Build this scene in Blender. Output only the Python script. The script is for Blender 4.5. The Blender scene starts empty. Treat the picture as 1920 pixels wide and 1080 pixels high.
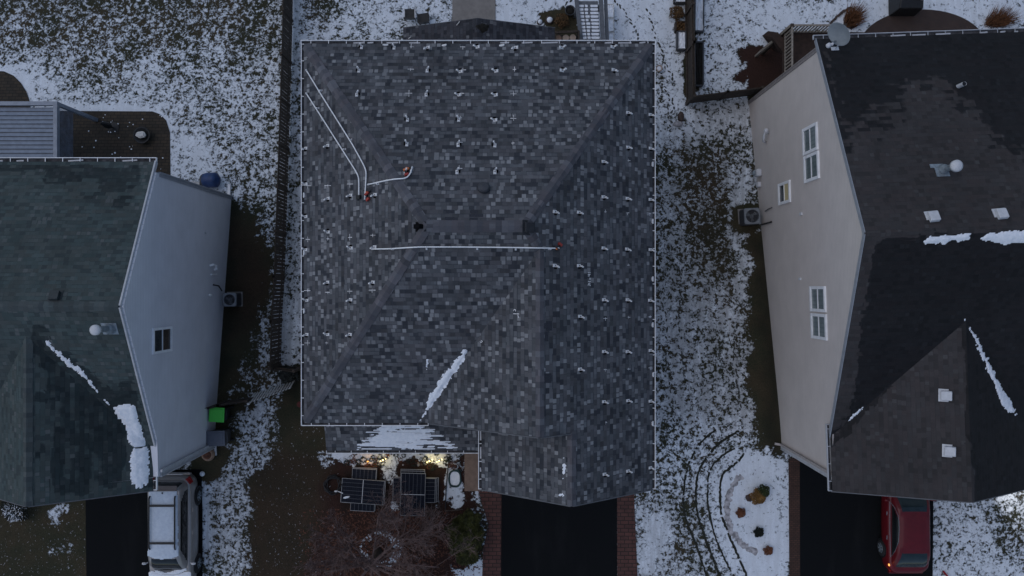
import bpy, bmesh, math, random
import numpy as np
from mathutils import Vector, Matrix
random.seed(11)
RNG = np.random.default_rng(5)
R = math.radians
S = bpy.context.scene
COL = S.collection

# ------------------------------------------------------------------ frame of the place
F, CZ = 1550.0, 34.4            # focal length in photo pixels, camera height (drone looking straight down)
def W(px, py, z):
    d = CZ - z
    return Vector(((px - 960) * d / F, -(py - 540) * d / F, z))
def gz(y):
    s = lambda t: 0.5 * (t + math.sqrt(t * t + 1.0))
    return -0.21 * (s(y + 6.0) - s(y - 13.5))
def gz_np(y):
    s = lambda t: 0.5 * (t + np.sqrt(t * t + 1.0))
    return -0.21 * (s(y + 6.0) - s(y - 13.5))
def G(px, py, h=0.0):
    z = -1.0
    for _ in range(12):
        p = W(px, py, z + h); z = gz(p.y)
    return Vector((p.x, p.y, z + h))
def TOPX(x, y, z):
    d = CZ - z
    return 960 + x * F / d, 540 - y * F / d

# ------------------------------------------------------------------ mesh helpers
class MB:
    def __init__(s): s.v = []; s.f = []; s.uv = []; s.mi = []
    def face(s, pts, uv=None, mi=0):
        b = len(s.v); s.v += [tuple(p) for p in pts]
        s.f.append(tuple(range(b, b + len(pts)))); s.uv.append(uv); s.mi.append(mi)
    def raw(s, vs, fs, mi=0):
        b = len(s.v); s.v += [tuple(p) for p in vs]
        for f in fs: s.f.append(tuple(i + b for i in f)); s.uv.append(None); s.mi.append(mi)
    def box(s, c, size, rz=0.0, M=None, mi=0):
        hx, hy, hz = size[0]/2, size[1]/2, size[2]/2
        vs = [Vector((x, y, z)) for z in (-hz, hz) for y in (-hy, hy) for x in (-hx, hx)]
        m = (M if M is not None else Matrix.Rotation(rz, 3, 'Z'))
        c = Vector(c)
        s.raw([m @ v + c for v in vs], [(0,2,3,1),(4,5,7,6),(0,1,5,4),(2,6,7,3),(0,4,6,2),(1,3,7,5)], mi)
    def beam(s, a, b, w, h, up=(0,0,1), mi=0):
        a, b = Vector(a), Vector(b); d = (b - a); L = d.length; d.normalize()
        u = Vector(up); sd = d.cross(u)
        if sd.length < 1e-4: sd = d.cross(Vector((1,0,0)))
        sd.normalize(); u = sd.cross(d).normalized()
        M = Matrix((d, sd, u)).transposed()
        s.box((a + b) / 2, (L, w, h), M=M, mi=mi)
    def tube(s, pts, rad, n=8, cap=True, mi=0):
        pts = [Vector(p) for p in pts]; m = len(pts)
        rs = rad if isinstance(rad, (list, tuple)) else [rad] * m
        vs = []; ref = Vector((0.13, 0.27, 0.95))
        for i, p in enumerate(pts):
            d = (pts[min(i+1, m-1)] - pts[max(i-1, 0)]).normalized()
            a = d.cross(ref)
            if a.length < 0.05: a = d.cross(Vector((1, 0.1, 0)))
            a.normalize(); b = d.cross(a)
            for k in range(n):
                t = 2*math.pi*k/n
                vs.append(p + (a*math.cos(t) + b*math.sin(t)) * rs[i])
        fs = [(i*n+k, i*n+(k+1) % n, (i+1)*n+(k+1) % n, (i+1)*n+k) for i in range(m-1) for k in range(n)]
        if cap: fs += [tuple(range(n-1, -1, -1)), tuple((m-1)*n + k for k in range(n))]
        s.raw(vs, fs, mi)
    def lathe(s, c, prof, n=24, M=None, mi=0, cap=True):
        c = Vector(c); vs = []
        for r, z in prof:
            for k in range(n):
                t = 2*math.pi*k/n; v = Vector((r*math.cos(t), r*math.sin(t), z))
                vs.append((M @ v if M is not None else v) + c)
        m = len(prof)
        fs = [(i*n+k, i*n+(k+1) % n, (i+1)*n+(k+1) % n, (i+1)*n+k) for i in range(m-1) for k in range(n)]
        if cap: fs += [tuple(range(n-1, -1, -1)), tuple((m-1)*n + k for k in range(n))]
        s.raw(vs, fs, mi)
    def prism(s, poly, z0, z1, mi=0):
        n = len(poly)
        vs = [(p[0], p[1], z0) for p in poly] + [(p[0], p[1], z1) for p in poly]
        fs = [tuple(range(n-1, -1, -1)), tuple(range(n, 2*n))] + [(i, (i+1) % n, n+(i+1) % n, n+i) for i in range(n)]
        s.raw(vs, fs, mi)
    def build(s, name, mat, parent=None, smooth=False, bevel=0):
        me = bpy.data.meshes.new(name); me.from_pydata(s.v, [], s.f)
        for m in (mat if isinstance(mat, (list, tuple)) else [mat]): me.materials.append(m)
        if any(s.mi): me.polygons.foreach_set('material_index', s.mi)
        if any(u is not None for u in s.uv):
            ul = me.uv_layers.new(name='UVMap'); k = 0
            for f, u in zip(s.f, s.uv):
                for j in range(len(f)):
                    if u is not None: ul.data[k].uv = u[j]
                    k += 1
        return finish(me, name, parent, smooth, bevel)
def finish(me, name, parent=None, smooth=False, bevel=0, fixn=True):
    if fixn:
        bm = bmesh.new(); bm.from_mesh(me)
        bmesh.ops.recalc_face_normals(bm, faces=bm.faces); bm.to_mesh(me); bm.free()
    if smooth: me.polygons.foreach_set('use_smooth', [True]*len(me.polygons))
    o = bpy.data.objects.new(name, me); COL.objects.link(o)
    if parent is not None:
        o.parent = parent
        p = parent; off = Vector((0, 0, 0))
        while p is not None: off += p.location; p = p.parent
        o.location = -off
    if bevel:
        b = o.modifiers.new('bevel', 'BEVEL'); b.width = bevel; b.segments = 2; b.limit_method = 'ANGLE'
    return o
def tag(o, label=None, cat=None, group=None, kind=None):
    for k, v in (('label', label), ('category', cat), ('group', group), ('kind', kind)):
        if v: o[k] = v
    return o
def thing(name, label, cat, loc=(0, 0, 0), group=None):
    o = bpy.data.objects.new(name, None); COL.objects.link(o); o.location = loc
    o.empty_display_size = 0.2
    return tag(o, label, cat, group)
def copy_tree(o, parent=None):
    c = o.copy(); COL.objects.link(c); c.parent = parent
    for ch in list(o.children): copy_tree(ch, c)
    return c

# ------------------------------------------------------------------ numpy noise / polygons
def vnoise(x, y, seed=0):
    xi = np.floor(x).astype(np.int64); yi = np.floor(y).astype(np.int64); fx = x - xi; fy = y - yi
    fx = fx*fx*(3-2*fx); fy = fy*fy*(3-2*fy)
    def h(a, b):
        n = (a*374761393 + b*668265263 + seed*974711) & 0x7fffffff
        n = ((n ^ (n >> 13)) * 1274126177) & 0x7fffffff
        return ((n ^ (n >> 16)) & 0xffff) / 65535.0
    return (h(xi, yi)*(1-fx) + h(xi+1, yi)*fx)*(1-fy) + (h(xi, yi+1)*(1-fx) + h(xi+1, yi+1)*fx)*fy
def fbm(x, y, seed=0, o=4):
    t = 0; a = 0.5
    for i in range(o): t = t + a*vnoise(x*2**i, y*2**i, seed+i*17); a *= 0.5
    return t/(1 - 0.5**o)
def sd_poly(px, py, poly):
    """signed distance, positive inside"""
    d = np.full(px.shape, 1e9); inside = np.zeros(px.shape, bool); n = len(poly)
    for i in range(n):
        x0, y0 = poly[i]; x1, y1 = poly[(i+1) % n]
        ex, ey = x1-x0, y1-y0; wx, wy = px-x0, py-y0
        t = np.clip((wx*ex + wy*ey)/(ex*ex + ey*ey + 1e-9), 0, 1)
        d = np.minimum(d, (wx-ex*t)**2 + (wy-ey*t)**2)
        c = (y0 <= py) != (y1 <= py)
        if y1 != y0: inside ^= c & (px < (x1-x0)*(py-y0)/(y1-y0) + x0)
    d = np.sqrt(d)
    return np.where(inside, d, -d)
def sstep(a, b, x):
    t = np.clip((x-a)/(b-a), 0, 1); return t*t*(3-2*t)

# ------------------------------------------------------------------ materials
class NT:
    def __init__(s, name):
        s.m = bpy.data.materials.new(name); s.m.use_nodes = True
        s.t = s.m.node_tree; s.t.nodes.clear()
        s.out = s.t.nodes.new('ShaderNodeOutputMaterial')
        s.b = s.t.nodes.new('ShaderNodeBsdfPrincipled'); s.t.links.new(s.b.outputs[0], s.out.inputs[0])
    def n(s, t, **kw):
        nd = s.t.nodes.new(t)
        for k, v in kw.items(): setattr(nd, k, v)
        return nd
    def set(s, inp, v):
        if isinstance(v, bpy.types.NodeSocket): s.t.links.new(v, inp)
        elif v is not None: inp.default_value = v
    def math(s, op, a, b=None, c=None, clamp=False):
        nd = s.n('ShaderNodeMath', operation=op); nd.use_clamp = clamp
        s.set(nd.inputs[0], a)
        if b is not None: s.set(nd.inputs[1], b)
        if c is not None: s.set(nd.inputs[2], c)
        return nd.outputs[0]
    def ss(s, x, a, b):
        nd = s.n('ShaderNodeMapRange', interpolation_type='SMOOTHSTEP')
        s.set(nd.inputs[0], x); s.set(nd.inputs[1], a); s.set(nd.inputs[2], b)
        return nd.outputs[0]
    def mix(s, f, a, b, bt='MIX'):
        nd = s.n('ShaderNodeMix', data_type='RGBA', blend_type=bt)
        s.set(nd.inputs[0], f)
        for i, v in ((6, a), (7, b)):
            s.set(nd.inputs[i], v if isinstance(v, bpy.types.NodeSocket) else (*v[:3], 1))
        return nd.outputs[2]
    def noise(s, vec, scale, detail=4, rough=0.55, dist=0.0):
        nd = s.n('ShaderNodeTexNoise'); s.set(nd.inputs['Vector'], vec)
        nd.inputs['Scale'].default_value = scale; nd.inputs['Detail'].default_value = detail
        nd.inputs['Roughness'].default_value = rough; nd.inputs['Distortion'].default_value = dist
        return nd.outputs[0]
    def white(s, vec):
        nd = s.n('ShaderNodeTexWhiteNoise', noise_dimensions='3D'); s.set(nd.inputs[0], vec); return nd.outputs[0]
    def comb(s, x, y, z=0.0):
        nd = s.n('ShaderNodeCombineXYZ'); s.set(nd.inputs[0], x); s.set(nd.inputs[1], y); s.set(nd.inputs[2], z); return nd.outputs[0]
    def sep(s, v):
        nd = s.n('ShaderNodeSeparateXYZ'); s.set(nd.inputs[0], v); return nd.outputs
    def obj(s): return s.n('ShaderNodeTexCoord').outputs['Object']
    def pos(s): return s.n('ShaderNodeNewGeometry').outputs['Position']
    def uv(s): return s.n('ShaderNodeTexCoord').outputs['UV']
    def attr(s, name): return s.n('ShaderNodeAttribute', attribute_name=name)
    def scale(s, v, k):
        nd = s.n('ShaderNodeVectorMath', operation='MULTIPLY'); s.set(nd.inputs[0], v); nd.inputs[1].default_value = k; return nd.outputs[0]
    def bump(s, h, strength=0.3, dist=0.01):
        nd = s.n('ShaderNodeBump'); nd.inputs['Strength'].default_value = strength; nd.inputs['Distance'].default_value = dist
        s.set(nd.inputs['Height'], h); s.t.links.new(nd.outputs[0], s.b.inputs['Normal'])
    def bs(s, **kw):
        for k, v in kw.items():
            s.set(s.b.inputs[k.replace('_', ' ')], (*v, 1) if isinstance(v, tuple) and len(v) == 3 else v)
        return s.m

def mat(name, c, rough=0.7, var=0.18, scale=6.0, metal=0.0, bump=0.0, spec=0.4, detail=5, coat=0.0):
    t = NT(name); n = t.noise(t.pos(), scale, detail, 0.6)
    f = t.ss(n, 0.3, 0.7)
    col = t.mix(f, tuple(x*(1-var) for x in c), tuple(min(1, x*(1+var)) for x in c))
    t.bs(Base_Color=col, Roughness=rough, Metallic=metal, Specular_IOR_Level=spec, Coat_Weight=coat)
    if bump: t.bump(n, bump, 0.02)
    return t.m
def emis(name, c, k):
    t = NT(name); t.bs(Base_Color=c, Emission_Color=c, Emission_Strength=k, Roughness=0.4); return t.m

def shingle(name, base, light, dark, p_light=0.12, tab=0.17, row=0.143, var=0.35, wet=False, wetf=0.36, soft=1.0, warm=(1.06, 0.97, 0.95)):
    t = NT(name); u, v, _ = t.sep(t.uv())
    vr = t.math('DIVIDE', v, row); r = t.math('FLOOR', vr); fr = t.math('FRACT', vr)
    rr = t.white(t.comb(r, 3.3, 0.7))
    ur = t.math('ADD', t.math('DIVIDE', u, tab), t.math('MULTIPLY', rr, 13.7))
    c1 = t.math('FLOOR', ur); h1 = t.white(t.comb(c1, r, 1.5))
    h3 = t.white(t.comb(c1, r, 9.1))
    c2 = t.math('FLOOR', t.math('MULTIPLY', t.math('ADD', ur, t.math('MULTIPLY', t.white(t.comb(r, 8.8, 2.2)), 9.0)), 0.41)); h2 = t.white(t.comb(c2, r, 4.2))
    h4 = t.white(t.comb(c2, r, 17.2)); h5 = t.white(t.comb(c1, r, 23.7))
    islight = t.math('GREATER_THAN', h1, 1 - p_light)
    isdark = t.math('LESS_THAN', h1, 0.13)
    # light tabs a bit narrower than their cell
    fu = t.math('FRACT', ur)
    inner = t.math('MULTIPLY', t.math('GREATER_THAN', fu, t.math('MULTIPLY', h3, 0.25)), t.math('LESS_THAN', fu, t.math('SUBTRACT', 1.0, t.math('MULTIPLY', h2, 0.22))))
    tone = t.math('ADD', 1 - var, t.math('ADD', t.math('MULTIPLY', h2, 1.1*var), t.math('MULTIPLY', h5, 1.0*var)))
    b0 = t.mix(h4, tuple(a*b for a, b in zip(base, warm)), base)
    b1 = t.mix(1.0, b0, t.comb(tone, tone, tone), 'MULTIPLY')
    b2 = t.mix(t.math('MULTIPLY', t.math('MULTIPLY', islight, inner), t.math('ADD', 0.45, t.math('MULTIPLY', h3, 0.55))), b1, light)
    b3 = t.mix(t.math('MULTIPLY', isdark, 0.75), b2, dark)
    edge = t.math('MULTIPLY', t.math('LESS_THAN', fr, t.math('ADD', 0.08, t.math('MULTIPLY', h4, 0.16))), t.math('MULTIPLY', t.math('MULTIPLY', t.math('GREATER_THAN', h3, 0.35), t.math('ADD', 0.10, t.math('MULTIPLY', h2, 0.75))), soft))      # shadow line of each course edge, painted into the colour
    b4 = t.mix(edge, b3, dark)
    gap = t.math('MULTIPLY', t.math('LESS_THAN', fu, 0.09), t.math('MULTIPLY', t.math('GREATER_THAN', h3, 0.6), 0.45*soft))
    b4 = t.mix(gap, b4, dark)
    big = t.noise(t.pos(), 0.5, 5, 0.6); gr = t.noise(t.pos(), 60, 2, 0.7)
    k = t.math('ADD', t.math('MULTIPLY', t.math('SUBTRACT', big, 0.5), 0.7), t.math('ADD', 0.75, t.math('MULTIPLY', gr, 0.5)))
    b5 = t.mix(1.0, b4, t.comb(k, k, k), 'MULTIPLY')
    rough = 0.85
    if wet:
        a = t.attr('wet').outputs['Fac']
        wn = t.math('ADD', a, t.math('ADD', t.math('MULTIPLY', t.math('SUBTRACT', h2, 0.5), 0.75), t.math('MULTIPLY', t.math('SUBTRACT', t.noise(t.pos(), 3.0, 4, 0.6), 0.5), 0.5)))
        wm = t.ss(wn, 0.38, 0.62)
        b5 = t.mix(wm, b5, t.mix(1.0, b5, (wetf, wetf*1.06, wetf*1.12), 'MULTIPLY'))
        rough = t.math('SUBTRACT', 0.85, t.math('MULTIPLY', wm, 0.25))
    t.bs(Base_Color=b5, Roughness=rough, Specular_IOR_Level=0.12)
    hgt = t.math('ADD', t.math('MULTIPLY', fr, -0.6), t.math('ADD', t.math('MULTIPLY', h2, 0.4), t.math('MULTIPLY', gr, 0.25)))
    t.bump(hgt, 0.45, 0.012)
    return t.m

def ground_mat():
    t = NT('snowy_lawn'); p = t.pos(); at = t.attr('cover')
    cov, soil, dk = t.sep(at.outputs['Color'])
    n1 = t.noise(t.scale(p, (1, 1, 0.2)), 3.7, 6, 0.64, 0.35)
    n2 = t.noise(t.scale(p, (1, 1, 0.2)), 9.6, 5, 0.70, 0.5)
    n3 = t.noise(p, 0.7, 4, 0.55)
    n4 = t.noise(p, 38, 3, 0.7)
    n5 = t.noise(t.scale(p, (1, 1, 0.2)), 5.8, 2, 0.5, 0.9)
    n = t.math('ADD', t.math('MULTIPLY', n1, 0.36), t.math('ADD', t.math('MULTIPLY', n2, 0.44), t.math('MULTIPLY', n5, 0.20)))
    n = t.math('ADD', n, t.math('MULTIPLY', t.math('SUBTRACT', n3, 0.5), 0.10))
    fa = at.outputs['Alpha']; st = t.noise(t.scale(p, (3.2, .5, .2)), 1.6, 4, .6)
    n = t.math('ADD', n, t.math('MULTIPLY', t.math('MULTIPLY', fa, t.math('SUBTRACT', st, .5)), .22))
    th = t.math('SUBTRACT', 0.686, t.math('MULTIPLY', cov, 0.338))
    d = t.math('SUBTRACT', n, th)
    sm = t.ss(d, -0.008, 0.020)
    thin = t.ss(d, 0.0, 0.085)
    g1 = t.mix(t.ss(n4, 0.3, 0.7), (0.015, 0.019, 0.013), (0.054, 0.052, 0.030))
    g1 = t.mix(t.ss(n3, 0.35, 0.7), g1, t.mix(t.ss(n4, 0.3, 0.7), (0.032, 0.025, 0.015), (0.078, 0.062, 0.038)))
    m1 = t.mix(t.ss(n4, 0.32, 0.68), (0.016, 0.009, 0.007), (0.060, 0.030, 0.023))
    gr = t.mix(soil, g1, m1)
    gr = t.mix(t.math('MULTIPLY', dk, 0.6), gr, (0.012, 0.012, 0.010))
    snow = t.mix(thin, (0.27, 0.30, 0.33), (0.76, 0.81, 0.87))
    snow = t.mix(t.math('MULTIPLY', t.ss(n4, 0.55, 0.75), 0.25), snow, (0.34, 0.35, 0.36))
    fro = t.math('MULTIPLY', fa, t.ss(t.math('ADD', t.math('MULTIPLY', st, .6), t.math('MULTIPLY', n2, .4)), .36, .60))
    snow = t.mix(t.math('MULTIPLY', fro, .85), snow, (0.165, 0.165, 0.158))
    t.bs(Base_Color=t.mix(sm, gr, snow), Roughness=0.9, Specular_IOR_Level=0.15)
    t.bump(t.math('ADD', t.math('MULTIPLY', sm, 0.5), t.math('ADD', t.math('MULTIPLY', n4, 0.35), t.math('MULTIPLY', n2, 0.6))), 0.55, 0.05)
    return t.m

def siding(name, c):
    t = NT(name); p = t.pos(); x, y, z = t.sep(p)
    fr = t.math('FRACT', t.math('DIVIDE', z, 0.118))
    n = t.noise(p, 1.1, 5, 0.6); n2 = t.noise(t.scale(p, (1, 0.3, 9)), 3.0, 3, 0.6)
    k = t.math('ADD', 0.76, t.math('ADD', t.math('MULTIPLY', n, 0.30), t.math('MULTIPLY', n2, 0.18)))
    col = t.mix(1.0, c, t.comb(k, k, k), 'MULTIPLY')
    col = t.mix(t.math('MULTIPLY', t.math('LESS_THAN', fr, 0.14), 0.42), col, tuple(a*0.5 for a in c))
    t.bs(Base_Color=col, Roughness=0.62, Specular_IOR_Level=0.3)
    t.bump(t.math('MULTIPLY', fr, -1.0), 0.5, 0.012)
    return t.m
def brickmat(name, c1, c2, mortar, sc=5.0, rot=0):
    t = NT(name); mp = t.n('ShaderNodeMapping'); t.set(mp.inputs[0], t.pos()); mp.inputs['Rotation'].default_value = (0, 0, rot)
    b = t.n('ShaderNodeTexBrick'); t.set(b.inputs['Vector'], mp.outputs[0])
    b.inputs['Scale'].default_value = sc; b.inputs['Color1'].default_value = (*c1, 1); b.inputs['Color2'].default_value = (*c2, 1)
    b.inputs['Mortar'].default_value = (*mortar, 1); b.inputs['Mortar Size'].default_value = 0.025; b.inputs['Bias'].default_value = -0.2
    n = t.noise(t.pos(), 3, 5, 0.65); k = t.math('ADD', 0.45, t.math('MULTIPLY', n, 1.1))
    t.bs(Base_Color=t.mix(1.0, b.outputs[0], t.comb(k, k, k), 'MULTIPLY'), Roughness=0.8, Specular_IOR_Level=0.3)
    t.bump(b.outputs['Fac'], -0.3, 0.01)
    return t.m
def asphaltmat():
    t = NT('wet_asphalt'); n = t.noise(t.pos(), 70, 3, 0.7); b = t.noise(t.scale(t.pos(), (1, .22, 1)), 1.1, 5, 0.6)
    c = t.mix(t.ss(n, 0.3, 0.75), (0.005, 0.006, 0.007), (0.012, 0.013, 0.0145))
    c = t.mix(t.ss(b, 0.5, 0.75), c, (0.0125, 0.0135, 0.015))
    t.bs(Base_Color=c, Roughness=t.math('ADD', 0.7, t.math('MULTIPLY', b, 0.2)), Specular_IOR_Level=0.06); t.bump(n, 0.3, 0.01)
    return t.m
def cellmat():
    t = NT('solar_cells'); u, v, _ = t.sep(t.uv())       # uv in metres on the panel
    fu = t.math('FRACT', t.math('DIVIDE', u, 0.163)); fv = t.math('FRACT', t.math('DIVIDE', v, 0.0855))
    l1 = t.math('LESS_THAN', fu, 0.05); l2 = t.math('LESS_THAN', fv, 0.045)
    bb = t.math('MULTIPLY', t.math('LESS_THAN', t.math('FRACT', t.math('DIVIDE', u, 0.0163)), 0.14), 0.05)
    f = t.math('MAXIMUM', t.math('MULTIPLY', l1, 0.75), t.math('MAXIMUM', t.math('MULTIPLY', l2, 0.10), bb))
    n = t.white(t.comb(t.math('FLOOR', t.math('DIVIDE', u, 0.163)), t.math('FLOOR', t.math('DIVIDE', v, 0.0855)), 1.0))
    base = t.mix(n, (0.006, 0.008, 0.015), (0.009, 0.012, 0.021))
    t.bs(Base_Color=t.mix(f, base, (0.20, 0.21, 0.23)), Roughness=0.3, Specular_IOR_Level=0.07)
    return t.m
def snowmat(name, lo, hi):
    t = NT(name); n = t.noise(t.pos(), 9, 6, 0.65); n2 = t.noise(t.pos(), 45, 3, 0.6)
    c = t.mix(t.ss(n, 0.3, 0.7), lo, hi)
    t.bs(Base_Color=c, Roughness=0.85, Specular_IOR_Level=0.2)
    t.bump(t.math('ADD', n, t.math('MULTIPLY', n2, 0.4)), 0.5, 0.03)
    return t.m
def glassmat(name, c, rough=0.08, spec=0.5):
    t = NT(name); n = t.noise(t.pos(), 1.6, 3, 0.5)
    t.bs(Base_Color=t.mix(t.ss(n, 0.35, 0.65), tuple(x*0.75 for x in c), tuple(x*1.25 for x in c)), Roughness=rough, Specular_IOR_Level=spec)
    return t.m

def blinds():
    t = NT('window_glass_over_blinds'); x, y, z = t.sep(t.pos()); f = t.math('FRACT', t.math('DIVIDE', y, 0.16)); n = t.noise(t.pos(), 1.3, 3, .5)
    c = t.mix(t.ss(n, .35, .65), (0.12, 0.155, 0.16), (0.20, 0.245, 0.245)); c = t.mix(t.math('MULTIPLY', t.math('LESS_THAN', f, .3), .35), c, (0.08, 0.10, 0.105))
    t.bs(Base_Color=c, Roughness=.12, Specular_IOR_Level=.5); return t.m
M = {}
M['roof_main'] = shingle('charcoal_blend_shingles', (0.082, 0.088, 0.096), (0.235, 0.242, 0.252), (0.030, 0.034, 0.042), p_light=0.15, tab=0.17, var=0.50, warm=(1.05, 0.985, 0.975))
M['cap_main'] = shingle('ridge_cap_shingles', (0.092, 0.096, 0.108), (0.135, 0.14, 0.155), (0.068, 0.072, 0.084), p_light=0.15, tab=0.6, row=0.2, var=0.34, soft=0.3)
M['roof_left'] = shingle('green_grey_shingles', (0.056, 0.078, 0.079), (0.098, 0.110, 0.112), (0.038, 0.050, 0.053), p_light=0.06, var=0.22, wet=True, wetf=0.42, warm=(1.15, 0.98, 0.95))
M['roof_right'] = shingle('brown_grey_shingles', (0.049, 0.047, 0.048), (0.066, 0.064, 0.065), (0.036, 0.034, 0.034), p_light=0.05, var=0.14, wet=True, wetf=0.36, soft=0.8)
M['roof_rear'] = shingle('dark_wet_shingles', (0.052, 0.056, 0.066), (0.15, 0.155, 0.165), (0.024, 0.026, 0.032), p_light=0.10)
M['snow'] = snowmat('snow', (0.72, 0.765, 0.825), (0.86, 0.885, 0.92)); M['snow_thin'] = snowmat('thin_snow', (0.50, 0.57, 0.66), (0.60, 0.67, 0.745))
M['ground'] = ground_mat()
M['siding_main'] = siding('grey_lap_siding', (0.36, 0.37, 0.39))
M['siding_left'] = siding('blue_grey_lap_siding', (0.65, 0.66, 0.70))
M['siding_right'] = siding('taupe_lap_siding', (0.60, 0.545, 0.505))
M['white'] = mat('white_painted_trim', (0.80, 0.81, 0.82), 0.5, 0.08, 4)
M['offwhite'] = mat('grey_white_trim', (0.46, 0.47, 0.49), 0.5, 0.10, 4)
M['greytrim'] = mat('grey_trim', (0.27, 0.29, 0.32), 0.55, 0.1, 4)
M['dark_trim'] = mat('dark_grey_trim', (0.10, 0.105, 0.115), 0.6, 0.15, 4)
M['trough'] = mat('gutter_debris', (0.05, 0.05, 0.055), 0.9, 0.6, 5)
M['silver'] = mat('brushed_aluminium', (0.66, 0.67, 0.68), 0.5, 0.08, 20, metal=0.0)
M['galv'] = mat('galvanised_steel', (0.24, 0.28, 0.31), 0.5, 0.2, 9, metal=0.3)
M['matte_black'] = mat('matte_black_finish', (0.006, 0.006, 0.007), 0.95, 0.3, 20, spec=0.05)
M['black'] = mat('black_plastic', (0.012, 0.013, 0.015), 0.5, 0.3, 8)
M['darkgrey'] = mat('dark_grey_plastic', (0.05, 0.053, 0.06), 0.55, 0.2, 8)
M['grey'] = mat('grey_painted_metal', (0.17, 0.185, 0.20), 0.5, 0.12, 6)
M['lightgrey'] = mat('light_grey_plastic', (0.55, 0.56, 0.58), 0.5, 0.08, 6)
M['asphalt'] = asphaltmat()
M['brick'] = brickmat('red_brick_pavers', (0.105, 0.045, 0.036), (0.075, 0.036, 0.030), (0.024, 0.016, 0.014), 1.55)
M['brick_dark'] = brickmat('brown_brick_pavers', (0.070, 0.035, 0.024), (0.045, 0.025, 0.019), (0.02, 0.015, 0.013), 3.2)
M['patio'] = brickmat('brown_patio_pavers', (0.046, 0.034, 0.023), (0.026, 0.022, 0.017), (0.013, 0.012, 0.010), 1.7)
M['patio_warm'] = brickmat('round_patio_pavers', (0.065, 0.042, 0.034), (0.048, 0.034, 0.030), (0.02, 0.016, 0.015), 3.5, 0.6)
M['concrete'] = mat('tan_concrete', (0.215, 0.150, 0.112), 0.85, 0.14, 5, bump=0.2)
M['concrete_grey'] = mat('grey_beige_concrete', (0.20, 0.185, 0.172), 0.85, 0.12, 4, bump=0.2)
M['wood'] = mat('weathered_dark_wood', (0.042, 0.031, 0.023), 0.8, 0.5, 9, bump=0.3)
M['wood_light'] = mat('grey_wood_rail', (0.25, 0.22, 0.185), 0.8, 0.25, 9)
M['wood_grey'] = mat('silver_grey_wood', (0.50, 0.50, 0.49), 0.8, 0.3, 9)
M['deck'] = mat('brown_deck_stain', (0.030, 0.016, 0.011), 0.75, 0.35, 6)
M['composite'] = mat('grey_composite_board', (0.115, 0.125, 0.14), 0.7, 0.15, 8)
M['pergola'] = mat('grey_blue_aluminium', (0.19, 0.225, 0.28), 0.45, 0.12, 5, metal=0.2)
M['pergola_dark'] = mat('grey_blue_louvre', (0.115, 0.14, 0.18), 0.4, 0.35, 3, metal=0.2)
M['glass'] = glassmat('dark_window_glass', (0.035, 0.042, 0.045), 0.1, 0.5)
M['glass_pale'] = blinds()
M['glass_brown'] = glassmat('brown_window_glass', (0.040, 0.026, 0.016), 0.15, 0.35)
M['carglass'] = glassmat('car_glass', (0.010, 0.012, 0.013), 0.06, 0.5)
M['carglass_teal'] = glassmat('tinted_car_glass', (0.016, 0.028, 0.032), 0.1, 0.5)
M['suvpaint'] = mat('silver_car_paint', (0.30, 0.285, 0.275), 0.32, 0.08, 3, metal=0.35, coat=0.3)
M['redpaint'] = mat('red_car_paint', (0.105, 0.006, 0.010), 0.4, 0.12, 3, coat=0.25, spec=0.3)
M['rubber'] = mat('tyre_rubber', (0.012, 0.012, 0.013), 0.9, 0.2, 20)
M['taillight'] = mat('red_tail_lamp', (0.28, 0.012, 0.014), 0.25, 0.1, 6)
M['green_lid'] = mat('bright_green_plastic', (0.075, 0.53, 0.065), 0.45, 0.05, 5)
M['blue'] = mat('blue_plastic', (0.014, 0.040, 0.125), 0.5, 0.2, 5)
M['red'] = mat('red_plastic', (0.30, 0.035, 0.025), 0.45, 0.2, 20)
M['orange'] = mat('orange_plastic', (0.60, 0.16, 0.04), 0.45, 0.2, 20)
M['solar'] = cellmat()
M['bark'] = mat('grey_brown_bark', (0.075, 0.060, 0.052), 0.9, 0.4, 14)
M['twig'] = mat('reddish_twigs', (0.145, 0.100, 0.092), 0.9, 0.45, 3)
M['mulch'] = mat('reddish_mulch', (0.05, 0.022, 0.017), 0.95, 0.5, 14, bump=0.5)
M['soil'] = mat('dark_wet_soil', (0.012, 0.011, 0.009), 0.95, 0.5, 9, bump=0.5)
M['stone'] = mat('pale_garden_stone', (0.30, 0.29, 0.30), 0.85, 0.35, 12)
M['stone_dark'] = mat('brown_wet_stone', (0.055, 0.036, 0.030), 0.7, 0.4, 12)
M['edging'] = mat('grey_stone_edging', (0.34, 0.33, 0.34), 0.9, 0.55, 5, bump=0.5)
M['chalk'] = mat('white_chalk', (0.62, 0.62, 0.63), 0.95, 0.35, 14)
M['log'] = mat('pale_cut_wood', (0.40, 0.31, 0.25), 0.85, 0.15, 10)
M['tan'] = mat('tan_terracotta', (0.26, 0.17, 0.12), 0.8, 0.2, 8)
M['hose'] = mat('dark_teal_hose', (0.014, 0.045, 0.046), 0.5, 0.3, 8)
M['leaf_evergreen'] = mat('evergreen_leaves', (0.050, 0.054, 0.013), 0.7, 0.6, 5)
M['leaf_brown'] = mat('dry_brown_leaves', (0.095, 0.052, 0.020), 0.8, 0.5, 8)
M['leaf_rust'] = mat('rusty_grass', (0.135, 0.058, 0.024), 0.85, 0.4, 8)
M['leaf_red'] = mat('rust_red_leaves', (0.095, 0.036, 0.020), 0.85, 0.4, 8)
M['leaf_rusty'] = mat('rust_orange_leaves', (0.16, 0.062, 0.030), .85, .4, 8)
M['leaf_gold'] = mat('golden_green_leaves', (0.20, 0.105, 0.026), 0.8, 0.4, 4)
M['leaf_dark'] = mat('blackish_leaves', (0.014, 0.018, 0.013), 0.8, 0.5, 8)
M['lamp_warm'] = emis('lit_garden_lens', (1.0, 0.80, 0.34), 5.0)
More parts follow.
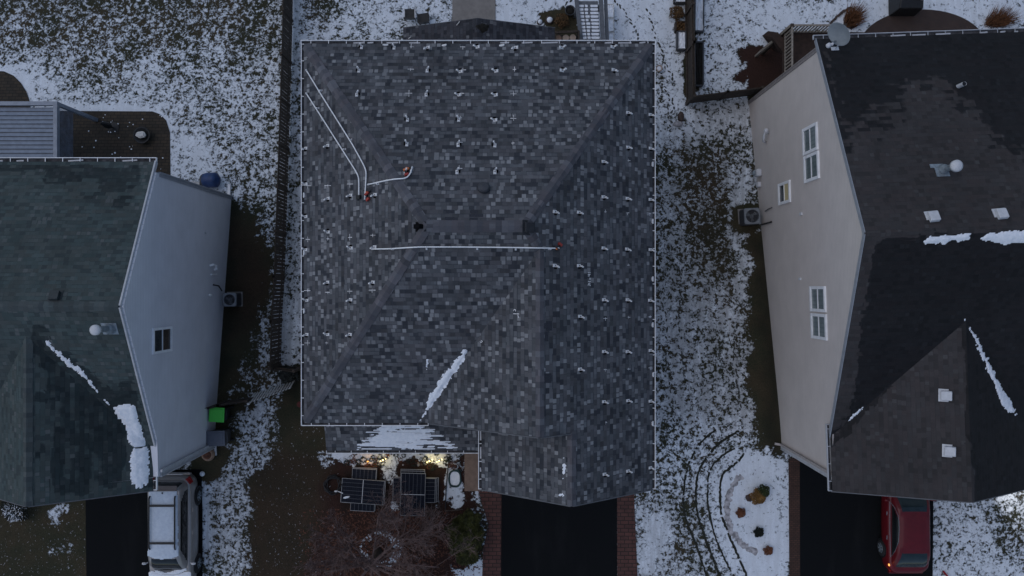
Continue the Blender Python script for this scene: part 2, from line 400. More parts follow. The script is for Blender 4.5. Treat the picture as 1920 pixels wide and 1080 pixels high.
M['lamp_white'] = emis('lit_wall_lens', (1.0, 0.93, 0.82), 6.0)
M['lamp_amber'] = emis('lit_amber_lens', (1.0, 0.40, 0.09), 2.2)
M['lit_window'] = emis('lit_curtain', (0.42, 0.36, 0.20), 0.10)

# ------------------------------------------------------------------ generic builders
def tess(poly, step, zf, name, mtl, parent=None, kind=None, attr=None, uvf=None, smooth=False):
    """a flat outline cut into a fine grid and laid on the surface z = zf(x, y)"""
    bm = bmesh.new(); f = bm.faces.new([bm.verts.new((p[0], p[1], 0)) for p in poly])
    xs = [p[0] for p in poly]; ys = [p[1] for p in poly]
    for ax, lo, hi in ((0, min(xs), max(xs)), (1, min(ys), max(ys))):
        k = math.floor(lo/step)*step + step
        while k < hi - 1e-4:
            co = [0, 0, 0]; co[ax] = k; no = [0, 0, 0]; no[ax] = 1
            bmesh.ops.bisect_plane(bm, geom=bm.verts[:]+bm.edges[:]+bm.faces[:], dist=1e-5, plane_co=co, plane_no=no)
            k += step
    for v in bm.verts: v.co.z = zf(v.co.x, v.co.y)
    if uvf:
        ul = bm.loops.layers.uv.new('UVMap')
        for fc in bm.faces:
            for l in fc.loops: l[ul].uv = uvf(l.vert.co)
    for fc in bm.faces:
        fc.normal_update()
        if fc.normal.z < 0: fc.normal_flip()
    me = bpy.data.meshes.new(name); bm.to_mesh(me); bm.free(); me.materials.append(mtl)
    if attr:
        co = np.empty(len(me.vertices)*3, np.float32); me.vertices.foreach_get('co', co); co = co.reshape(-1, 3)
        a = me.attributes.new(attr[0], 'FLOAT', 'POINT'); a.data.foreach_set('value', attr[1](co).astype(np.float32))
    o = finish(me, name, parent, smooth, fixn=False)
    if kind: o['kind'] = kind
    return o
def sheet(name, pxpoly, mtl, h=0.006, step=0.5, kind='structure', **kw):
    poly = [G(*p) for p in pxpoly]
    return tess([(p.x, p.y) for p in poly], step, lambda x, y: gz(y)+h, name, mtl, kind=kind, **kw)

def roof_plane(mb, pts, eave_dir, seed):
    """add a planar roof polygon with uv in metres: u along the eave, v up the slope"""
    pts = [Vector(p) for p in pts]
    n = Vector((0, 0, 0))
    for i in range(len(pts)): n += pts[i].cross(pts[(i+1) % len(pts)])
    n.normalize()
    if n.z < 0: n = -n
    u = Vector(eave_dir).normalized(); u = (u - n*u.dot(n)).normalized(); v = n.cross(u)
    if v.z < 0: v = -v
    o = min(pts, key=lambda p: p.z)
    uv = [((p-o).dot(u) + seed*37.31, (p-o).dot(v) + seed*14.3) for p in pts]
    mb.face(pts, uv)
    return n
def fine_roof(name, pts, eave_dir, seed, mtl, parent, wetf, step=0.16):
    pts = [Vector(p) for p in pts]
    a, b, c = pts[0], pts[1], pts[2]
    n = Vector((0, 0, 0))
    for i in range(len(pts)): n += pts[i].cross(pts[(i+1) % len(pts)])
    n.normalize()
    if n.z < 0: n = -n
    u = Vector(eave_dir).normalized(); u = (u - n*u.dot(n)).normalized(); v = n.cross(u)
    if v.z < 0: v = -v
    o = min(pts, key=lambda p: p.z)
    zf = lambda x, y: a.z - (n.x*(x-a.x) + n.y*(y-a.y))/n.z
    def wa(co):
        d = CZ - co[:, 2]; px = 960 + co[:, 0]*F/d; py = 540 - co[:, 1]*F/d
        return wetf(px, py)
    return tess([(p.x, p.y) for p in pts], step, zf, name, mtl, parent, attr=('wet', wa),
                uvf=lambda co: ((co-o).dot(u) + seed*37.31, (co-o).dot(v) + seed*14.3))
def ridge_caps(par, mtl, a, b, na, nb, w=0.17, seed=0, lift=0.018, piece=0.19):
    mb = MB()
    a, b = Vector(a), Vector(b); d = b-a; L = d.length; d.normalize()
    wings = []
    for nrm in (na, nb):
        t = nrm.cross(d).normalized()
        if t.z > 0: t = -t
        wings.append((t, nrm))
    k = 0; s = 0.0
    up = (na+nb).normalized()
    while s < L-0.02:
        e = min(L, s+piece+0.04)
        for side, (t, nrm) in enumerate(wings):
            jw = w + random.uniform(-0.012, 0.012)
            p0 = a+d*s+up*lift*1.9; p1 = a+d*e+up*lift
            q1 = a+d*e+t*jw+nrm*lift*0.6; q0 = a+d*s+t*jw+nrm*lift*1.5
            uv = [(seed*11.7+0.1, k*0.2+0.05+seed*5), (seed*11.7+0.1, k*0.2+0.15+seed*5), (seed*11.7+0.4, k*0.2+0.15+seed*5), (seed*11.7+0.4, k*0.2+0.05+seed*5)]
            mb.face([p0, p1, q1, q0], uv)
            mb.face([p0, q0, q0-nrm*lift*1.3, p0-up*lift*1.3], [uv[0]]*4)
        s += piece; k += 1
    return mb.build('ridge_cap', mtl, par)
def gutter(name, a, b, out, parent, w=0.125, h=0.11, debris=0.5, hang=0.61, mtl=None, caps=True):
    """U-shaped eave gutter from a to b; `out` points away from the roof, a/b lie on the roof edge"""
    a, b, out = Vector(a), Vector(b), Vector(out).normalized(); up = Vector((0, 0, 1))
    d = (b-a).normalized(); mb = MB()
    lip = 0.022
    mb.beam(a+out*(w-lip/2)-up*h*0.5, b+out*(w-lip/2)-up*h*0.5, lip, h)
    mb.beam(a+out*(w/2)-up*(h-0.01), b+out*(w/2)-up*(h-0.01), w-lip*1.1, 0.012)
    for e in ((a, 1), (b, -1)):
        if caps: mb.beam(e[0]+d*e[1]*0.012-up*h*0.5, e[0]+d*e[1]*0.012+out*(w-lip)-up*h*0.5, 0.02, h-0.014)
    L = (b-a).length; s = 0.35
    while s < L-0.1:
        mb.beam(a+d*s-up*0.012, a+d*s+out*(w-lip)-up*0.012, 0.022, 0.01); s += hang
    o = mb.build(name, mtl or M['white'], parent)
    mb = MB(); mb.beam(a+out*((w-lip)/2)-up*(h-0.02), b+out*((w-lip)/2)-up*(h-0.02), w-lip-.004, 0.008); mb.build('trough', M['trough'], o)
    if debris:
        mb = MB(); s = 0.05
        while s < L-0.3:
            l = random.uniform(0.15, 0.9); l = min(l, L-s-0.05)
            if random.random() < 0.85:
                mb.beam(a+d*s+out*0.045-up*(h-0.035), a+d*(s+l)+out*0.045-up*(h-0.035), 0.075, 0.028)
            s += l+0.01
        r = mb.build('gutter_debris', M['trough'], o); r['kind'] = 'stuff'
        if debris > 0.6:
            mb = MB(); s = 0.6
            while s < L-0.5:
                l = random.uniform(0.1, 0.55)
                if random.random() < debris-0.25 and s > L*0.12:
                    mb.beam(a+d*s+out*0.03-up*(h-0.062-random.uniform(0,.012)), a+d*(s+l)+out*random.uniform(0.03,0.06)-up*(h-0.062), 0.05, 0.03)
                s += l+random.uniform(0.02, 0.5)
            mb.build('gutter_snow', M['offwhite'], o)['kind'] = 'stuff'
    return o
def window(parent, c, nrm, w, h, glass, frame=None, rail='v', lit=None, fw=0.075):
    """a framed window on a wall: c centre, nrm outward normal"""
    c = Vector(c); n = Vector(nrm).normalized(); up = Vector((0, 0, 1)); s = up.cross(n).normalized()
    frame = frame or M['white']
    P = lambda a, b, o: c + s*a + up*b + n*o
    mb = MB()
    mb.beam(P(-w/2, h/2-fw/2, 0.03), P(w/2, h/2-fw/2, 0.03), fw, 0.07, n) ; mb.beam(P(-w/2, -h/2+fw/2, 0.034), P(w/2, -h/2+fw/2, 0.034), fw, 0.078, n)
    for e in (-1, 1): mb.beam(P(e*(w/2-fw/2), -h/2+fw, 0.03), P(e*(w/2-fw/2), h/2-fw, 0.03), fw, 0.066, n)
    fr = mb.build('window', frame, parent)
    g = MB(); q = [P(-w/2+fw, -h/2+fw, 0.022), P(w/2-fw, -h/2+fw, 0.022), P(w/2-fw, 0, 0.022), P(-w/2+fw, 0, 0.022)]
    q2 = [P(-w/2+fw, 0, 0.026), P(w/2-fw, 0, 0.026), P(w/2-fw, h/2-fw, 0.026), P(-w/2+fw, h/2-fw, 0.026)]
    g.face(q); g.build('pane', lit[0] if lit else glass, fr)
    g = MB(); g.face(q2); g.build('pane', lit[1] if lit else glass, fr)
    mb = MB(); mb.beam(P(-w/2+fw, 0, 0.035), P(w/2-fw, 0, 0.035), 0.04, 0.03, n); mb.build('sash_bar', frame, fr)
    return fr
def mound(name, zf, bounds, maskf, t=0.035, res=0.035, mtl=None, parent=None, base=0.004):
    """a ragged thin snow bank: maskf gives metres inside (+) / outside (-)"""
    x0, y0, x1, y1 = bounds
    xs = np.arange(x0, x1+res, res); ys = np.arange(y0, y1+res, res)
    X, Y = np.meshgrid(xs, ys); m = maskf(X, Y)
    Z = np.vectorize(zf)(X, Y) + base
    hh = t*np.sqrt(np.clip(m, 0, 0.14)/0.14) * (0.7+0.6*fbm(X*9, Y*9, 3))
    Z2 = Z + np.where(m > 0, hh, -0.006)
    idx = -np.ones(X.shape, int); vs = []; fs = []
    ins = m > 0
    cell = ins[:-1, :-1] | ins[1:, :-1] | ins[:-1, 1:] | ins[1:, 1:]
    for j, i in zip(*np.nonzero(cell)):
        q = []
        for dj, di in ((0, 0), (0, 1), (1, 1), (1, 0)):
            a, b = j+dj, i+di
            if idx[a, b] < 0: idx[a, b] = len(vs); vs.append((X[a, b], Y[a, b], Z2[a, b]))
            q.append(int(idx[a, b]))
        fs.append(q)
    if not vs: return None
    me = bpy.data.meshes.new(name); me.from_pydata(vs, [], fs); me.materials.append(mtl or M['snow'])
    return finish(me, name, parent, True, fixn=False)
def snow_on(name, label, zf, pxpoly, zguess, t=0.035, rag=0.10, stretch=(1, 1), nscale=6.0, res=0.035, thr=0.0, cat='snow'):
    pts = []
    for p in pxpoly:
        z = zguess
        for _ in range(15): w = W(p[0], p[1], z); z = zf(w.x, w.y)
        pts.append((w.x, w.y))
    xs = [p[0] for p in pts]; ys = [p[1] for p in pts]
    f = lambda X, Y: sd_poly(X, Y, pts) - thr + (fbm(X*nscale*stretch[0], Y*nscale*stretch[1], 21, 4)-0.5)*2*rag + (fbm(X*24*stretch[0], Y*24*stretch[1], 5, 2)-0.5)*0.06
    o = mound(name, zf, (min(xs)-0.1, min(ys)-0.1, max(xs)+0.1, max(ys)+0.1), f, t, res)
    return tag(o, label, cat) if o else None
def clump(mb, c, r, h, n, leaf, squash=1.0, up=0.3, rnd=random):
    """many leaf-sized faces through a mound-shaped volume"""
    c = Vector(c)
    for _ in range(n):
        a = rnd.uniform(0, 2*math.pi); u = rnd.random(); rr = r*(rnd.random()**0.55)
        lob = 0.78 + 0.22*math.sin(3*a+c.x) * math.cos(2*a+1.3)
        rr *= lob
        top = h*math.sqrt(max(0.02, 1-(rr/(r*1.02))**2))
        z = top*(1 - 0.45*rnd.random()**2)
        p = c + Vector((rr*math.cos(a), rr*math.sin(a)*squash, z))
        d = Vector((math.cos(a)+rnd.uniform(-.7, .7), math.sin(a)+rnd.uniform(-.7, .7), up+rnd.uniform(-.5, .6))).normalized()
        s = d.cross(Vector((rnd.uniform(-1, 1), rnd.uniform(-1, 1), 1))).normalized()
        l = leaf*rnd.uniform(0.6, 1.4); w = l*0.32
        mb.face([p-d*l*.5, p+s*w*.5, p+d*l*.5, p-s*w*.5])

# ================================================================== camera and light
cam = bpy.data.cameras.new('camera'); camo = bpy.data.objects.new('camera', cam); COL.objects.link(camo)
camo.location = (0, 0, CZ); camo.rotation_euler = (0, 0, 0); cam.sensor_width = 36; cam.lens = F/1920*36; cam.clip_end = 2000; cam.clip_start = 0.5
S.camera = camo
wd = bpy.data.worlds.new('World'); S.world = wd; wd.use_nodes = True
wn = wd.node_tree; bg = wn.nodes['Background']; sky = wn.nodes.new('ShaderNodeTexSky'); sky.sky_type = 'NISHITA'; sky.sun_disc = False
SUN_EL, SUN_AZ = R(60), R(282)      # from the west, veiled by cloud
sky.sun_elevation = SUN_EL; sky.sun_rotation = SUN_AZ; sky.air_density = 1.0; sky.dust_density = 1.2; sky.ozone_density = 1.0
wn.links.new(sky.outputs[0], bg.inputs[0]); bg.inputs[1].default_value = 0.15
sl = bpy.data.lights.new('sun', 'SUN'); slo = bpy.data.objects.new('sun', sl); COL.objects.link(slo)
sl.energy = 0.6; sl.angle = R(80); sl.color = (1.0, 0.97, 0.94)
sd = Vector((math.sin(SUN_AZ)*math.cos(SUN_EL), math.cos(SUN_AZ)*math.cos(SUN_EL), math.sin(SUN_EL)))
slo.rotation_euler = sd.to_track_quat('Z', 'Y').to_euler()
S.view_settings.view_transform = 'Standard'; S.view_settings.look = 'None'; S.view_settings.exposure = -0.45; S.view_settings.gamma = 1.0
S.view_settings.use_curve_mapping = False

# ================================================================== ground
def cover(px, py):
    nx = (fbm(px/38, py/38, 3, 4)-0.5)*34; ny = (fbm(px/38, py/38, 9, 4)-0.5)*34
    X = px+nx; Y = py+ny
    cov = np.full(px.shape, 0.60); soil = np.zeros(px.shape); dk = np.zeros(px.shape)
    def put(a, v, soft, poly, jit=True):
        w = sstep(-soft, soft, sd_poly(X if jit else px, Y if jit else py, poly)); return a*(1-w) + v*w
    big = fbm(px/150, py/150, 31, 3)-0.5
    cov = cov + big*0.35
    # --- rear yard on the left
    cov = put(cov, 0.52, 60, [(-200, -200), (520, -200), (520, 110), (-200, 110)])
    cov = put(cov, 0.76, 40, [(-200, 100), (60, 110), (180, 175), (300, 185), (345, 250), (335, 330), (250, 330), (250, 200), (-200, 190)])
    cov = put(cov, 0.92, 10, [(-100, 122), (20, 128), (50, 150), (75, 192), (140, 196), (290, 200), (322, 232), (326, 320), (312, 320), (300, 240), (280, 212), (130, 208), (60, 195), (40, 160), (-100, 135)], False)
    cov = put(cov, 0.64, 40, [(340, 120), (525, 120), (525, 390), (430, 390), (330, 330)])
    cov = put(cov, 0.80, 22, [(325, 250), (380, 250), (450, 390), (425, 390), (390, 330), (325, 330)])
    # --- between the grey-blue house and the board fence
    cov = put(cov, 0.55, 30, [(430, 380), (530, 380), (530, 470), (440, 470)])
    cov = put(cov, 0.02, 26, [(425, 385), (470, 420), (505, 460), (500, 560), (480, 620), (450, 690), (400, 760), (380, 760), (395, 560)])
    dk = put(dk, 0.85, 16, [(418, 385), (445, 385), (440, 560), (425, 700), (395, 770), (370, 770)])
    soil = put(soil, 0.5, 26, [(430, 430), (500, 440), (500, 600), (430, 640)])
    cov = put(cov, 0.46, 22, [(485, 590), (515, 560), (512, 690), (495, 745), (430, 760), (440, 690)])
    cov = put(cov, 0.62, 12, [(495, 620), (512, 600), (508, 690), (492, 690)])
    cov = put(cov, 0.02, 12, [(380, 760), (470, 755), (480, 770), (440, 785), (440, 830), (380, 840)])
    cov = put(cov, 0.63, 26, [(440, 770), (530, 745), (520, 830), (480, 1000), (460, 1100), (370, 1100), (375, 920), (430, 850)])
    cov = put(cov, 0.85, 8, [(378, 900), (388, 900), (394, 1020), (380, 1030)], False)
    cov = put(cov, 0.03, 10, [(372, 840), (432, 845), (415, 895), (380, 905), (360, 880)])
    # --- strip between fence and the main house
    cov = put(cov, 0.66, 8, [(538, -60), (565, -60), (560, 680), (525, 680)], False)
    cov = put(cov, 0.80, 10, [(530, 560), (560, 560), (560, 685), (525, 685)], False)
    # --- rear yard in the middle
    cov = put(cov, 0.72, 40, [(560, -200), (860, -200), (860, 90), (560, 90)])
    cov = put(cov, 0.50, 25, [(570, -60), (640, -60), (640, 30), (575, 40)])
    cov = put(cov, 0.84, 30, [(920, -200), (1290, -200), (1290, 90), (920, 90)])
    cov = put(cov, 0.92, 14, [(545, -60), (556, -60), (556, 80), (545, 80)], False)
    cov = put(cov, 0.05, 10, [(1008, 30), (1085, 20), (1085, 75), (1040, 75)])
    cov = put(cov, 0.80, 25, [(1240, 60), (1290, 60), (1290, 260), (1240, 260)])
    # --- side yard on the right
    cov = put(cov, 0.74, 45, [(1240, 190), (1400, 195), (1405, 250), (1240, 270)])
    cov = put(cov, 0.63, 40, [(1240, 270), (1400, 270), (1420, 560), (1240, 560)])
    cov = put(cov, 0.47, 40, [(1275, 280), (1360, 290), (1375, 400), (1370, 520), (1290, 470)])
    soil = put(soil, 0.25, 30, [(1275, 280), (1360, 290), (1375, 400), (1370, 520), (1290, 470)])
    cov = put(cov, 0.74, 14, [(1360, 320), (1395, 320), (1408, 400), (1395, 450), (1410, 560), (1385, 560), (1370, 420)])
    cov = put(cov, 0.66, 45, [(1240, 560), (1400, 560), (1420, 800), (1240, 800)])
    cov = put(cov, 0.03, 15, [(1412, 440), (1450, 440), (1470, 860), (1425, 850), (1412, 700)])
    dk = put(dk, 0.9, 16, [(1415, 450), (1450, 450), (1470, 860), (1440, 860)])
    cov = put(cov, 0.10, 9, [(1375, 392), (1415, 380), (1412, 435), (1380, 430)])
    cov = put(cov, 0.63, 40, [(1200, 790), (1420, 790), (1420, 1140), (1200, 1140)])
    cov = put(cov, 0.55, 30, [(1268, 940), (1300, 930), (1330, 980), (1300, 1040), (1262, 1040)])
    cov = put(cov, 0.86, 18, [(1205, 960), (1250, 965), (1255, 1010), (1235, 1060), (1200, 1080)])
    cov = put(cov, 0.78, 20, [(1310, 900), (1380, 850), (1380, 1100), (1340, 1000)])
    cov = put(cov, 0.90, 16, [(1385, 850), (1440, 845), (1478, 870), (1480, 1140), (1400, 1140), (1365, 990), (1360, 900)])
    cov = put(cov, 0.80, 10, [(1455, 870), (1478, 870), (1478, 1000), (1462, 1000)])
    # --- right rear yard
    cov = put(cov, 0.74, 30, [(1300, -200), (1700, -200), (1700, 60), (1540, 90), (1400, 180), (1310, 185)])
    cov = put(cov, 0.86, 30, [(1420, 20), (1620, 10), (1620, 60), (1480, 50), (1420, 80)])
    cov = put(cov, 0.86, 40, [(1620, -200), (2200, -200), (2200, 60), (1620, 60)])
    cov = put(cov, 0.02, 5, [(1402, 86), (1440, 90), (1500, 60), (1540, 60), (1540, 120), (1405, 190)], False)
    soil = put(soil, 1.0, 8, [(1380, 80), (1440, 82), (1500, 60), (1540, 60), (1540, 120), (1380, 190)])
    cov = put(cov, 0.20, 9, [(1378, 95), (1404, 90), (1404, 115), (1385, 118)])
    cov = put(cov, 0.15, 7, [(1382, 145), (1404, 125), (1404, 150), (1384, 152)])
    cov = put(cov, 0.02, 6, [(1300, 80), (1314, 80), (1314, 165), (1300, 165)])
    cov = put(cov, 0.05, 4, [(1288, -40), (1300, -40), (1300, 185), (1288, 185)])
    # --- front yards
    cov = put(cov, 0.04, 14, [(-200, 930), (165, 930), (165, 1200), (-200, 1200)])
    cov = put(cov, 0.70, 10, [(88, 955), (132, 940), (130, 965), (105, 985), (88, 975)])
    cov = put(cov, 0.50, 12, [(78, 1010), (135, 1005), (140, 1035), (85, 1055)])
    cov = put(cov, 0.32, 10, [(95, 1055), (155, 1060), (165, 1120), (95, 1120)])
    cov = put(cov, 0.04, 18, [(560, 690), (620, 800), (640, 850), (870, 848), (880, 1010), (850, 1200), (465, 1200), (485, 1000), (520, 850), (530, 750)])
    cov = put(cov, 0.14, 12, [(470, 900), (520, 860), (500, 1000), (470, 1010)])
    soil = put(soil, 0.45, 25, [(470, 850), (640, 850), (640, 1200), (450, 1200)])
    soil = put(soil, 1.0, 18, [(625, 845), (900, 845), (900, 1130), (560, 1130), (600, 950)])
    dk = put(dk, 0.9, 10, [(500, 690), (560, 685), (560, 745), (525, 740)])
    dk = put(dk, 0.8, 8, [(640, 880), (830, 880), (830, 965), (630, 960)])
    # snow left lying in the front bed
    cov = put(cov, 0.84, 5, [(612, 838), (700, 842), (870, 846), (864, 862), (840, 876), (812, 874), (790, 868), (770, 866), (745, 876), (700, 873), (672, 875), (650, 872), (632, 862)])
    cov = put(cov, 0.62, 5, [(600, 848), (622, 852), (625, 865), (612, 878), (600, 860)])
    cov = put(cov, 0.66, 5, [(712, 872), (748, 870), (742, 895), (728, 905), (714, 888)])
    cov = put(cov, 0.86, 5, [(852, 862), (870, 852), (872, 880), (868, 900), (868, 950), (850, 962), (836, 950), (838, 870)])
    cov = put(cov, 0.25, 4, [(866, 868), (874, 866), (873, 905), (866, 905)])
    cov = put(cov, 0.66, 4, [(722, 938), (735, 936), (752, 950), (748, 962), (726, 958)])
    cov = put(cov, 0.40, 6, [(815, 940), (850, 935), (848, 958), (812, 960)])
    cov = put(cov, 0.36, 6, [(725, 975), (745, 972), (745, 985), (725, 985)])
    r = np.hypot((X*.35+px*.65-713)/40, (Y*.35+py*.65-1030)/34)
    ring = sstep(0.52, 0.66, r)*(1-sstep(0.92, 1.10, r))
    cov = np.maximum(cov, ring*(0.60 + 0.25*sstep(690, 750, px)))
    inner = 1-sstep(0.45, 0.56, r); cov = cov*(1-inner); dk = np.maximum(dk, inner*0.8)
    cov = put(cov, 0.62, 6, [(706, 1052), (735, 1050), (730, 1070), (708, 1072)])
    cov = put(cov, 0.90, 6, [(850, 1066), (868, 1060), (890, 1042), (902, 1050), (902, 1110), (850, 1110)])
    # right of the red car
    cov = put(cov, 0.72, 18, [(1745, 930), (2100, 930), (2100, 1200), (1745, 1200)])
    cov = put(cov, 0.58, 16, [(1840, 960), (1920, 950), (1920, 1060), (1880, 1040)])
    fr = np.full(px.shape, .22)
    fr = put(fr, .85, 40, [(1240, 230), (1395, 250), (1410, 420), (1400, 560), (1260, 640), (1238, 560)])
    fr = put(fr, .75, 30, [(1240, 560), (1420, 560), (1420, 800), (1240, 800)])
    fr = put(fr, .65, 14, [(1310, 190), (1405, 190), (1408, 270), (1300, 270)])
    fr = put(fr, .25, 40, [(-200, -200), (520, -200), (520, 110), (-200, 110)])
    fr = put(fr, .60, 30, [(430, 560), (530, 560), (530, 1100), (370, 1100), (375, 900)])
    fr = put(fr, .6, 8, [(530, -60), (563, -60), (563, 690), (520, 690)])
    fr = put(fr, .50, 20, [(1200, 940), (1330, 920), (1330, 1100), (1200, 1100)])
    return np.clip(cov, 0, 1), np.clip(soil, 0, 1), np.clip(dk, 0, 1), np.clip(fr, 0, 1)
def build_ground():
    x0, x1, y0, y1, st = -26.0, 26.0, -15.0, 15.6, 0.085
    xs = np.concatenate([[-600, -200, -80, -40], np.arange(x0, x1, st), [40, 80, 200, 600]])
    ys = np.concatenate([[-600, -200, -80, -35], np.arange(y0, y1, st), [35, 80, 200, 600]])
    X, Y = np.meshgrid(xs, ys); Z = gz_np(Y)
    d = CZ-Z; cv, so, dk, fr = cover(960+X*F/d, 540-Y*F/d)
    inside = (np.abs(X) < 26.5) & (np.abs(Y) < 16)
    Z = Z + np.where(inside, (fbm(X*2.2, Y*2.2, 77, 3)-0.5)*0.006, 0)
    n, m = X.shape; vs = np.stack([X, Y, Z], -1).reshape(-1, 3)
    i = np.arange((n-1)*(m-1)); r_, c_ = i//(m-1), i % (m-1); a = r_*m+c_
    fs = np.stack([a, a+1, a+m+1, a+m], -1)
    me = bpy.data.meshes.new('ground'); me.vertices.add(len(vs)); me.vertices.foreach_set('co', vs.astype(np.float32).ravel())
    me.loops.add(fs.size); me.loops.foreach_set('vertex_index', fs.astype(np.int32).ravel())
    me.polygons.add(len(fs)); me.polygons.foreach_set('loop_start', np.arange(0, fs.size, 4, dtype=np.int32))
    me.update(calc_edges=True); me.validate()
    at = me.color_attributes.new('cover', 'FLOAT_COLOR', 'POINT')
    at.data.foreach_set('color', np.stack([cv, so, dk, fr], -1).astype(np.float32).ravel())
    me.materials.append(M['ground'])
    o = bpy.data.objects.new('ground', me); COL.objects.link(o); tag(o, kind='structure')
build_ground()

# paved areas, each a sheet on the ground with a small step
sheet('driveway', [(940, 860), (1157, 860), (1157, 1140), (938, 1140)], M['asphalt'], 0.010)
sheet('driveway', [(160, 880), (378, 880), (380, 960), (380, 1140), (163, 1140)], M['asphalt'], 0.010)
sheet('driveway', [(1499, 850), (1720, 850), (1750, 930), (1748, 1140), (1500, 1140)], M['asphalt'], 0.010)
sheet('brick_border', [(1157, 890), (1188, 890), (1190, 960), (1198, 1140), (1157.5, 1140)], M['brick'], 0.016)
sheet('brick_border', [(897, 921), (940, 921), (939, 1140), (902, 1140), (906, 1030), (916, 985)], M['brick'], 0.016)
sheet('brick_border', [(1478, 860), (1499, 855), (1500, 1140), (1480, 1140)], M['brick_dark'], 0.016)
sheet('walkway', [(871, 815), (900, 815), (900, 920.5), (871, 920.5)], M['concrete'], 0.030)
sheet('walkway', [(848, -60), (929, -60), (929, 60), (848, 60)], M['concrete_grey'], 0.030)
sheet('patio', [(-60, 207), (286, 209), (300, 214), (312, 226), (319, 248), (320, 340), (-60, 340)], M['patio'], 0.020)
sheet('patio', [(-60, 131), (8, 134), (26, 142), (40, 156), (50, 172), (57, 192), (57, 215), (-60, 215)], M['patio'], 0.022)
cr = [(1730 + 121*math.cos(t), 92 + 74*math.sin(t)) for t in [2*math.pi*k/48 for k in range(48)]]
sheet('round_patio', cr, M['patio_warm'], 0.03)

# joints scored across the tan walkway are real grooves: thin dark strips
def ribbon(name, pts, w, mtl, h=0.012, jag=0.3, kind='structure', label=None):
    mb = MB(); pts = [G(*p) for p in pts]; out = []
    for i in range(len(pts)-1):                                     # resample
        n = max(1, int((pts[i+1]-pts[i]).length/0.07))
        for k in range(n): out.append(pts[i].lerp(pts[i+1], k/n))
    out.append(pts[-1]); L = []
    for i, p in enumerate(out):
        d = (out[min(i+1, len(out)-1)]-out[max(i-1, 0)]); d.z = 0; d.normalize(); s = Vector((-d.y, d.x, 0))
        a = w/2*(1+random.uniform(-jag, jag)); b = w/2*(1+random.uniform(-jag, jag)); o = s*random.uniform(-1, 1)*w*jag*0.4
        q0 = p+o+s*a; q1 = p+o-s*b; q0.z = gz(q0.y)+h; q1.z = gz(q1.y)+h; L.append((q0, q1))
    for (a, b), (c, d) in zip(L, L[1:]):
        mb.face([a, b, d, c])
    return mb, (lambda: tag(mb.build(name, mtl), label=label, kind=kind))
def smooth_px(pts, n=10):
    out = []
    P = [pts[0]]+list(pts)+[pts[-1]]
    for i in range(1, len(P)-2):
        p0, p1, p2, p3 = P[i-1:i+3]
        for k in range(n):
            t = k/n
            out.append(tuple(0.5*((2*p1[j]) + (-p0[j]+p2[j])*t + (2*p0[j]-5*p1[j]+4*p2[j]-p3[j])*t*t + (-p0[j]+3*p1[j]-3*p2[j]+p3[j])*t**3) for j in (0, 1)))
    out.append(tuple(pts[-1])); return out
M['bare'] = mat('bare_wet_turf', (0.022, 0.023, 0.017), 0.95, 0.5, 12)
tracks = MB()
for tr in ([(1342, 806), (1312, 832), (1292, 868), (1284, 905), (1281, 945), (1290, 985), (1308, 1030), (1328, 1090)],
           [(1386, 808), (1352, 828), (1322, 862), (1307, 895), (1305, 940), (1312, 980), (1330, 1030), (1352, 1085)],
           [(1378, 840), (1350, 858), (1330, 885), (1327, 925), (1330, 965), (1348, 1025), (1378, 1085)],
           [(1395, 850), (1380, 868), (1354, 892), (1350, 930), (1353, 965), (1370, 1010), (1402, 1085)]):
    w = random.uniform(0.075, 0.095); mb, _ = ribbon('x', smooth_px(tr), w, None, jag=0.45)
    for f in mb.f:
        if random.random() > 0.05: tracks.face([mb.v[i] for i in f])
tag(tracks.build('snow_tracks', M['bare']), label='thin curved dark tracks in the snow beside the round bed', kind='stuff')
prints = MB()
fp = []
for line, sp in (([(1150, -5), (1165, 15), (1183, 40), (1192, 58), (1194, 72)], 6.5), ([(1210, 12), (1222, 40), (1228, 68), (1238, 92), (1246, 112), (1252, 130)], 7), ([(1238, 75), (1240, 95), (1250, 128), (1261, 138), (1260, 158)], 9), ([(1241, 150), (1243, 160), (1252, 175), (1254, 190), (1252, 215), (1247, 235)], 7.5), ([(1262, 178), (1264, 200), (1256, 214), (1258, 240)], 8), ([(1046, 18), (1060, 8), (1072, 0)], 7), ([(1272, 470), (1278, 540), (1274, 620), (1280, 700)], 13), ([(1380, 600), (1376, 660), (1384, 720), (1386, 770)], 8), ([(1243, 560), (1250, 640), (1256, 740), (1262, 800)], 11), ([(1320, 100), (1336, 110), (1338, 128), (1322, 142)], 8)):
    ln = smooth_px(line, 12); acc = 0; last = ln[0]
    for p in ln:
        acc += math.hypot(p[0]-last[0], p[1]-last[1])
        if acc > sp: fp.append((p, math.atan2(-(p[1]-last[1]), p[0]-last[0]))); acc = 0
        last = p
for k, (p, a) in enumerate(fp):
    c = G(p[0]+random.uniform(-3.2, 3.2), p[1]+random.uniform(-1.5, 1.5)); L = random.uniform(0.06, 0.12); wv = random.uniform(0.028, 0.05)
    aa = a+random.uniform(-0.4, 0.4); vs = []
    for q in range(12):
        t = 2*math.pi*q/12; rr = 1+random.uniform(-0.22, 0.22)
        x = c.x+rr*(L*math.cos(t)*math.cos(aa)-wv*math.sin(t)*math.sin(aa)); y = c.y+rr*(L*math.cos(t)*math.sin(aa)+wv*math.sin(t)*math.cos(aa))
        vs.append((x, y, gz(y)+0.010))
    prints.face(vs)
tag(prints.build('footprints', mat('trodden_turf', (0.050, 0.052, 0.048), .95, .6, 14)), label='chains of dark footprints trodden through the snow', kind='stuff')

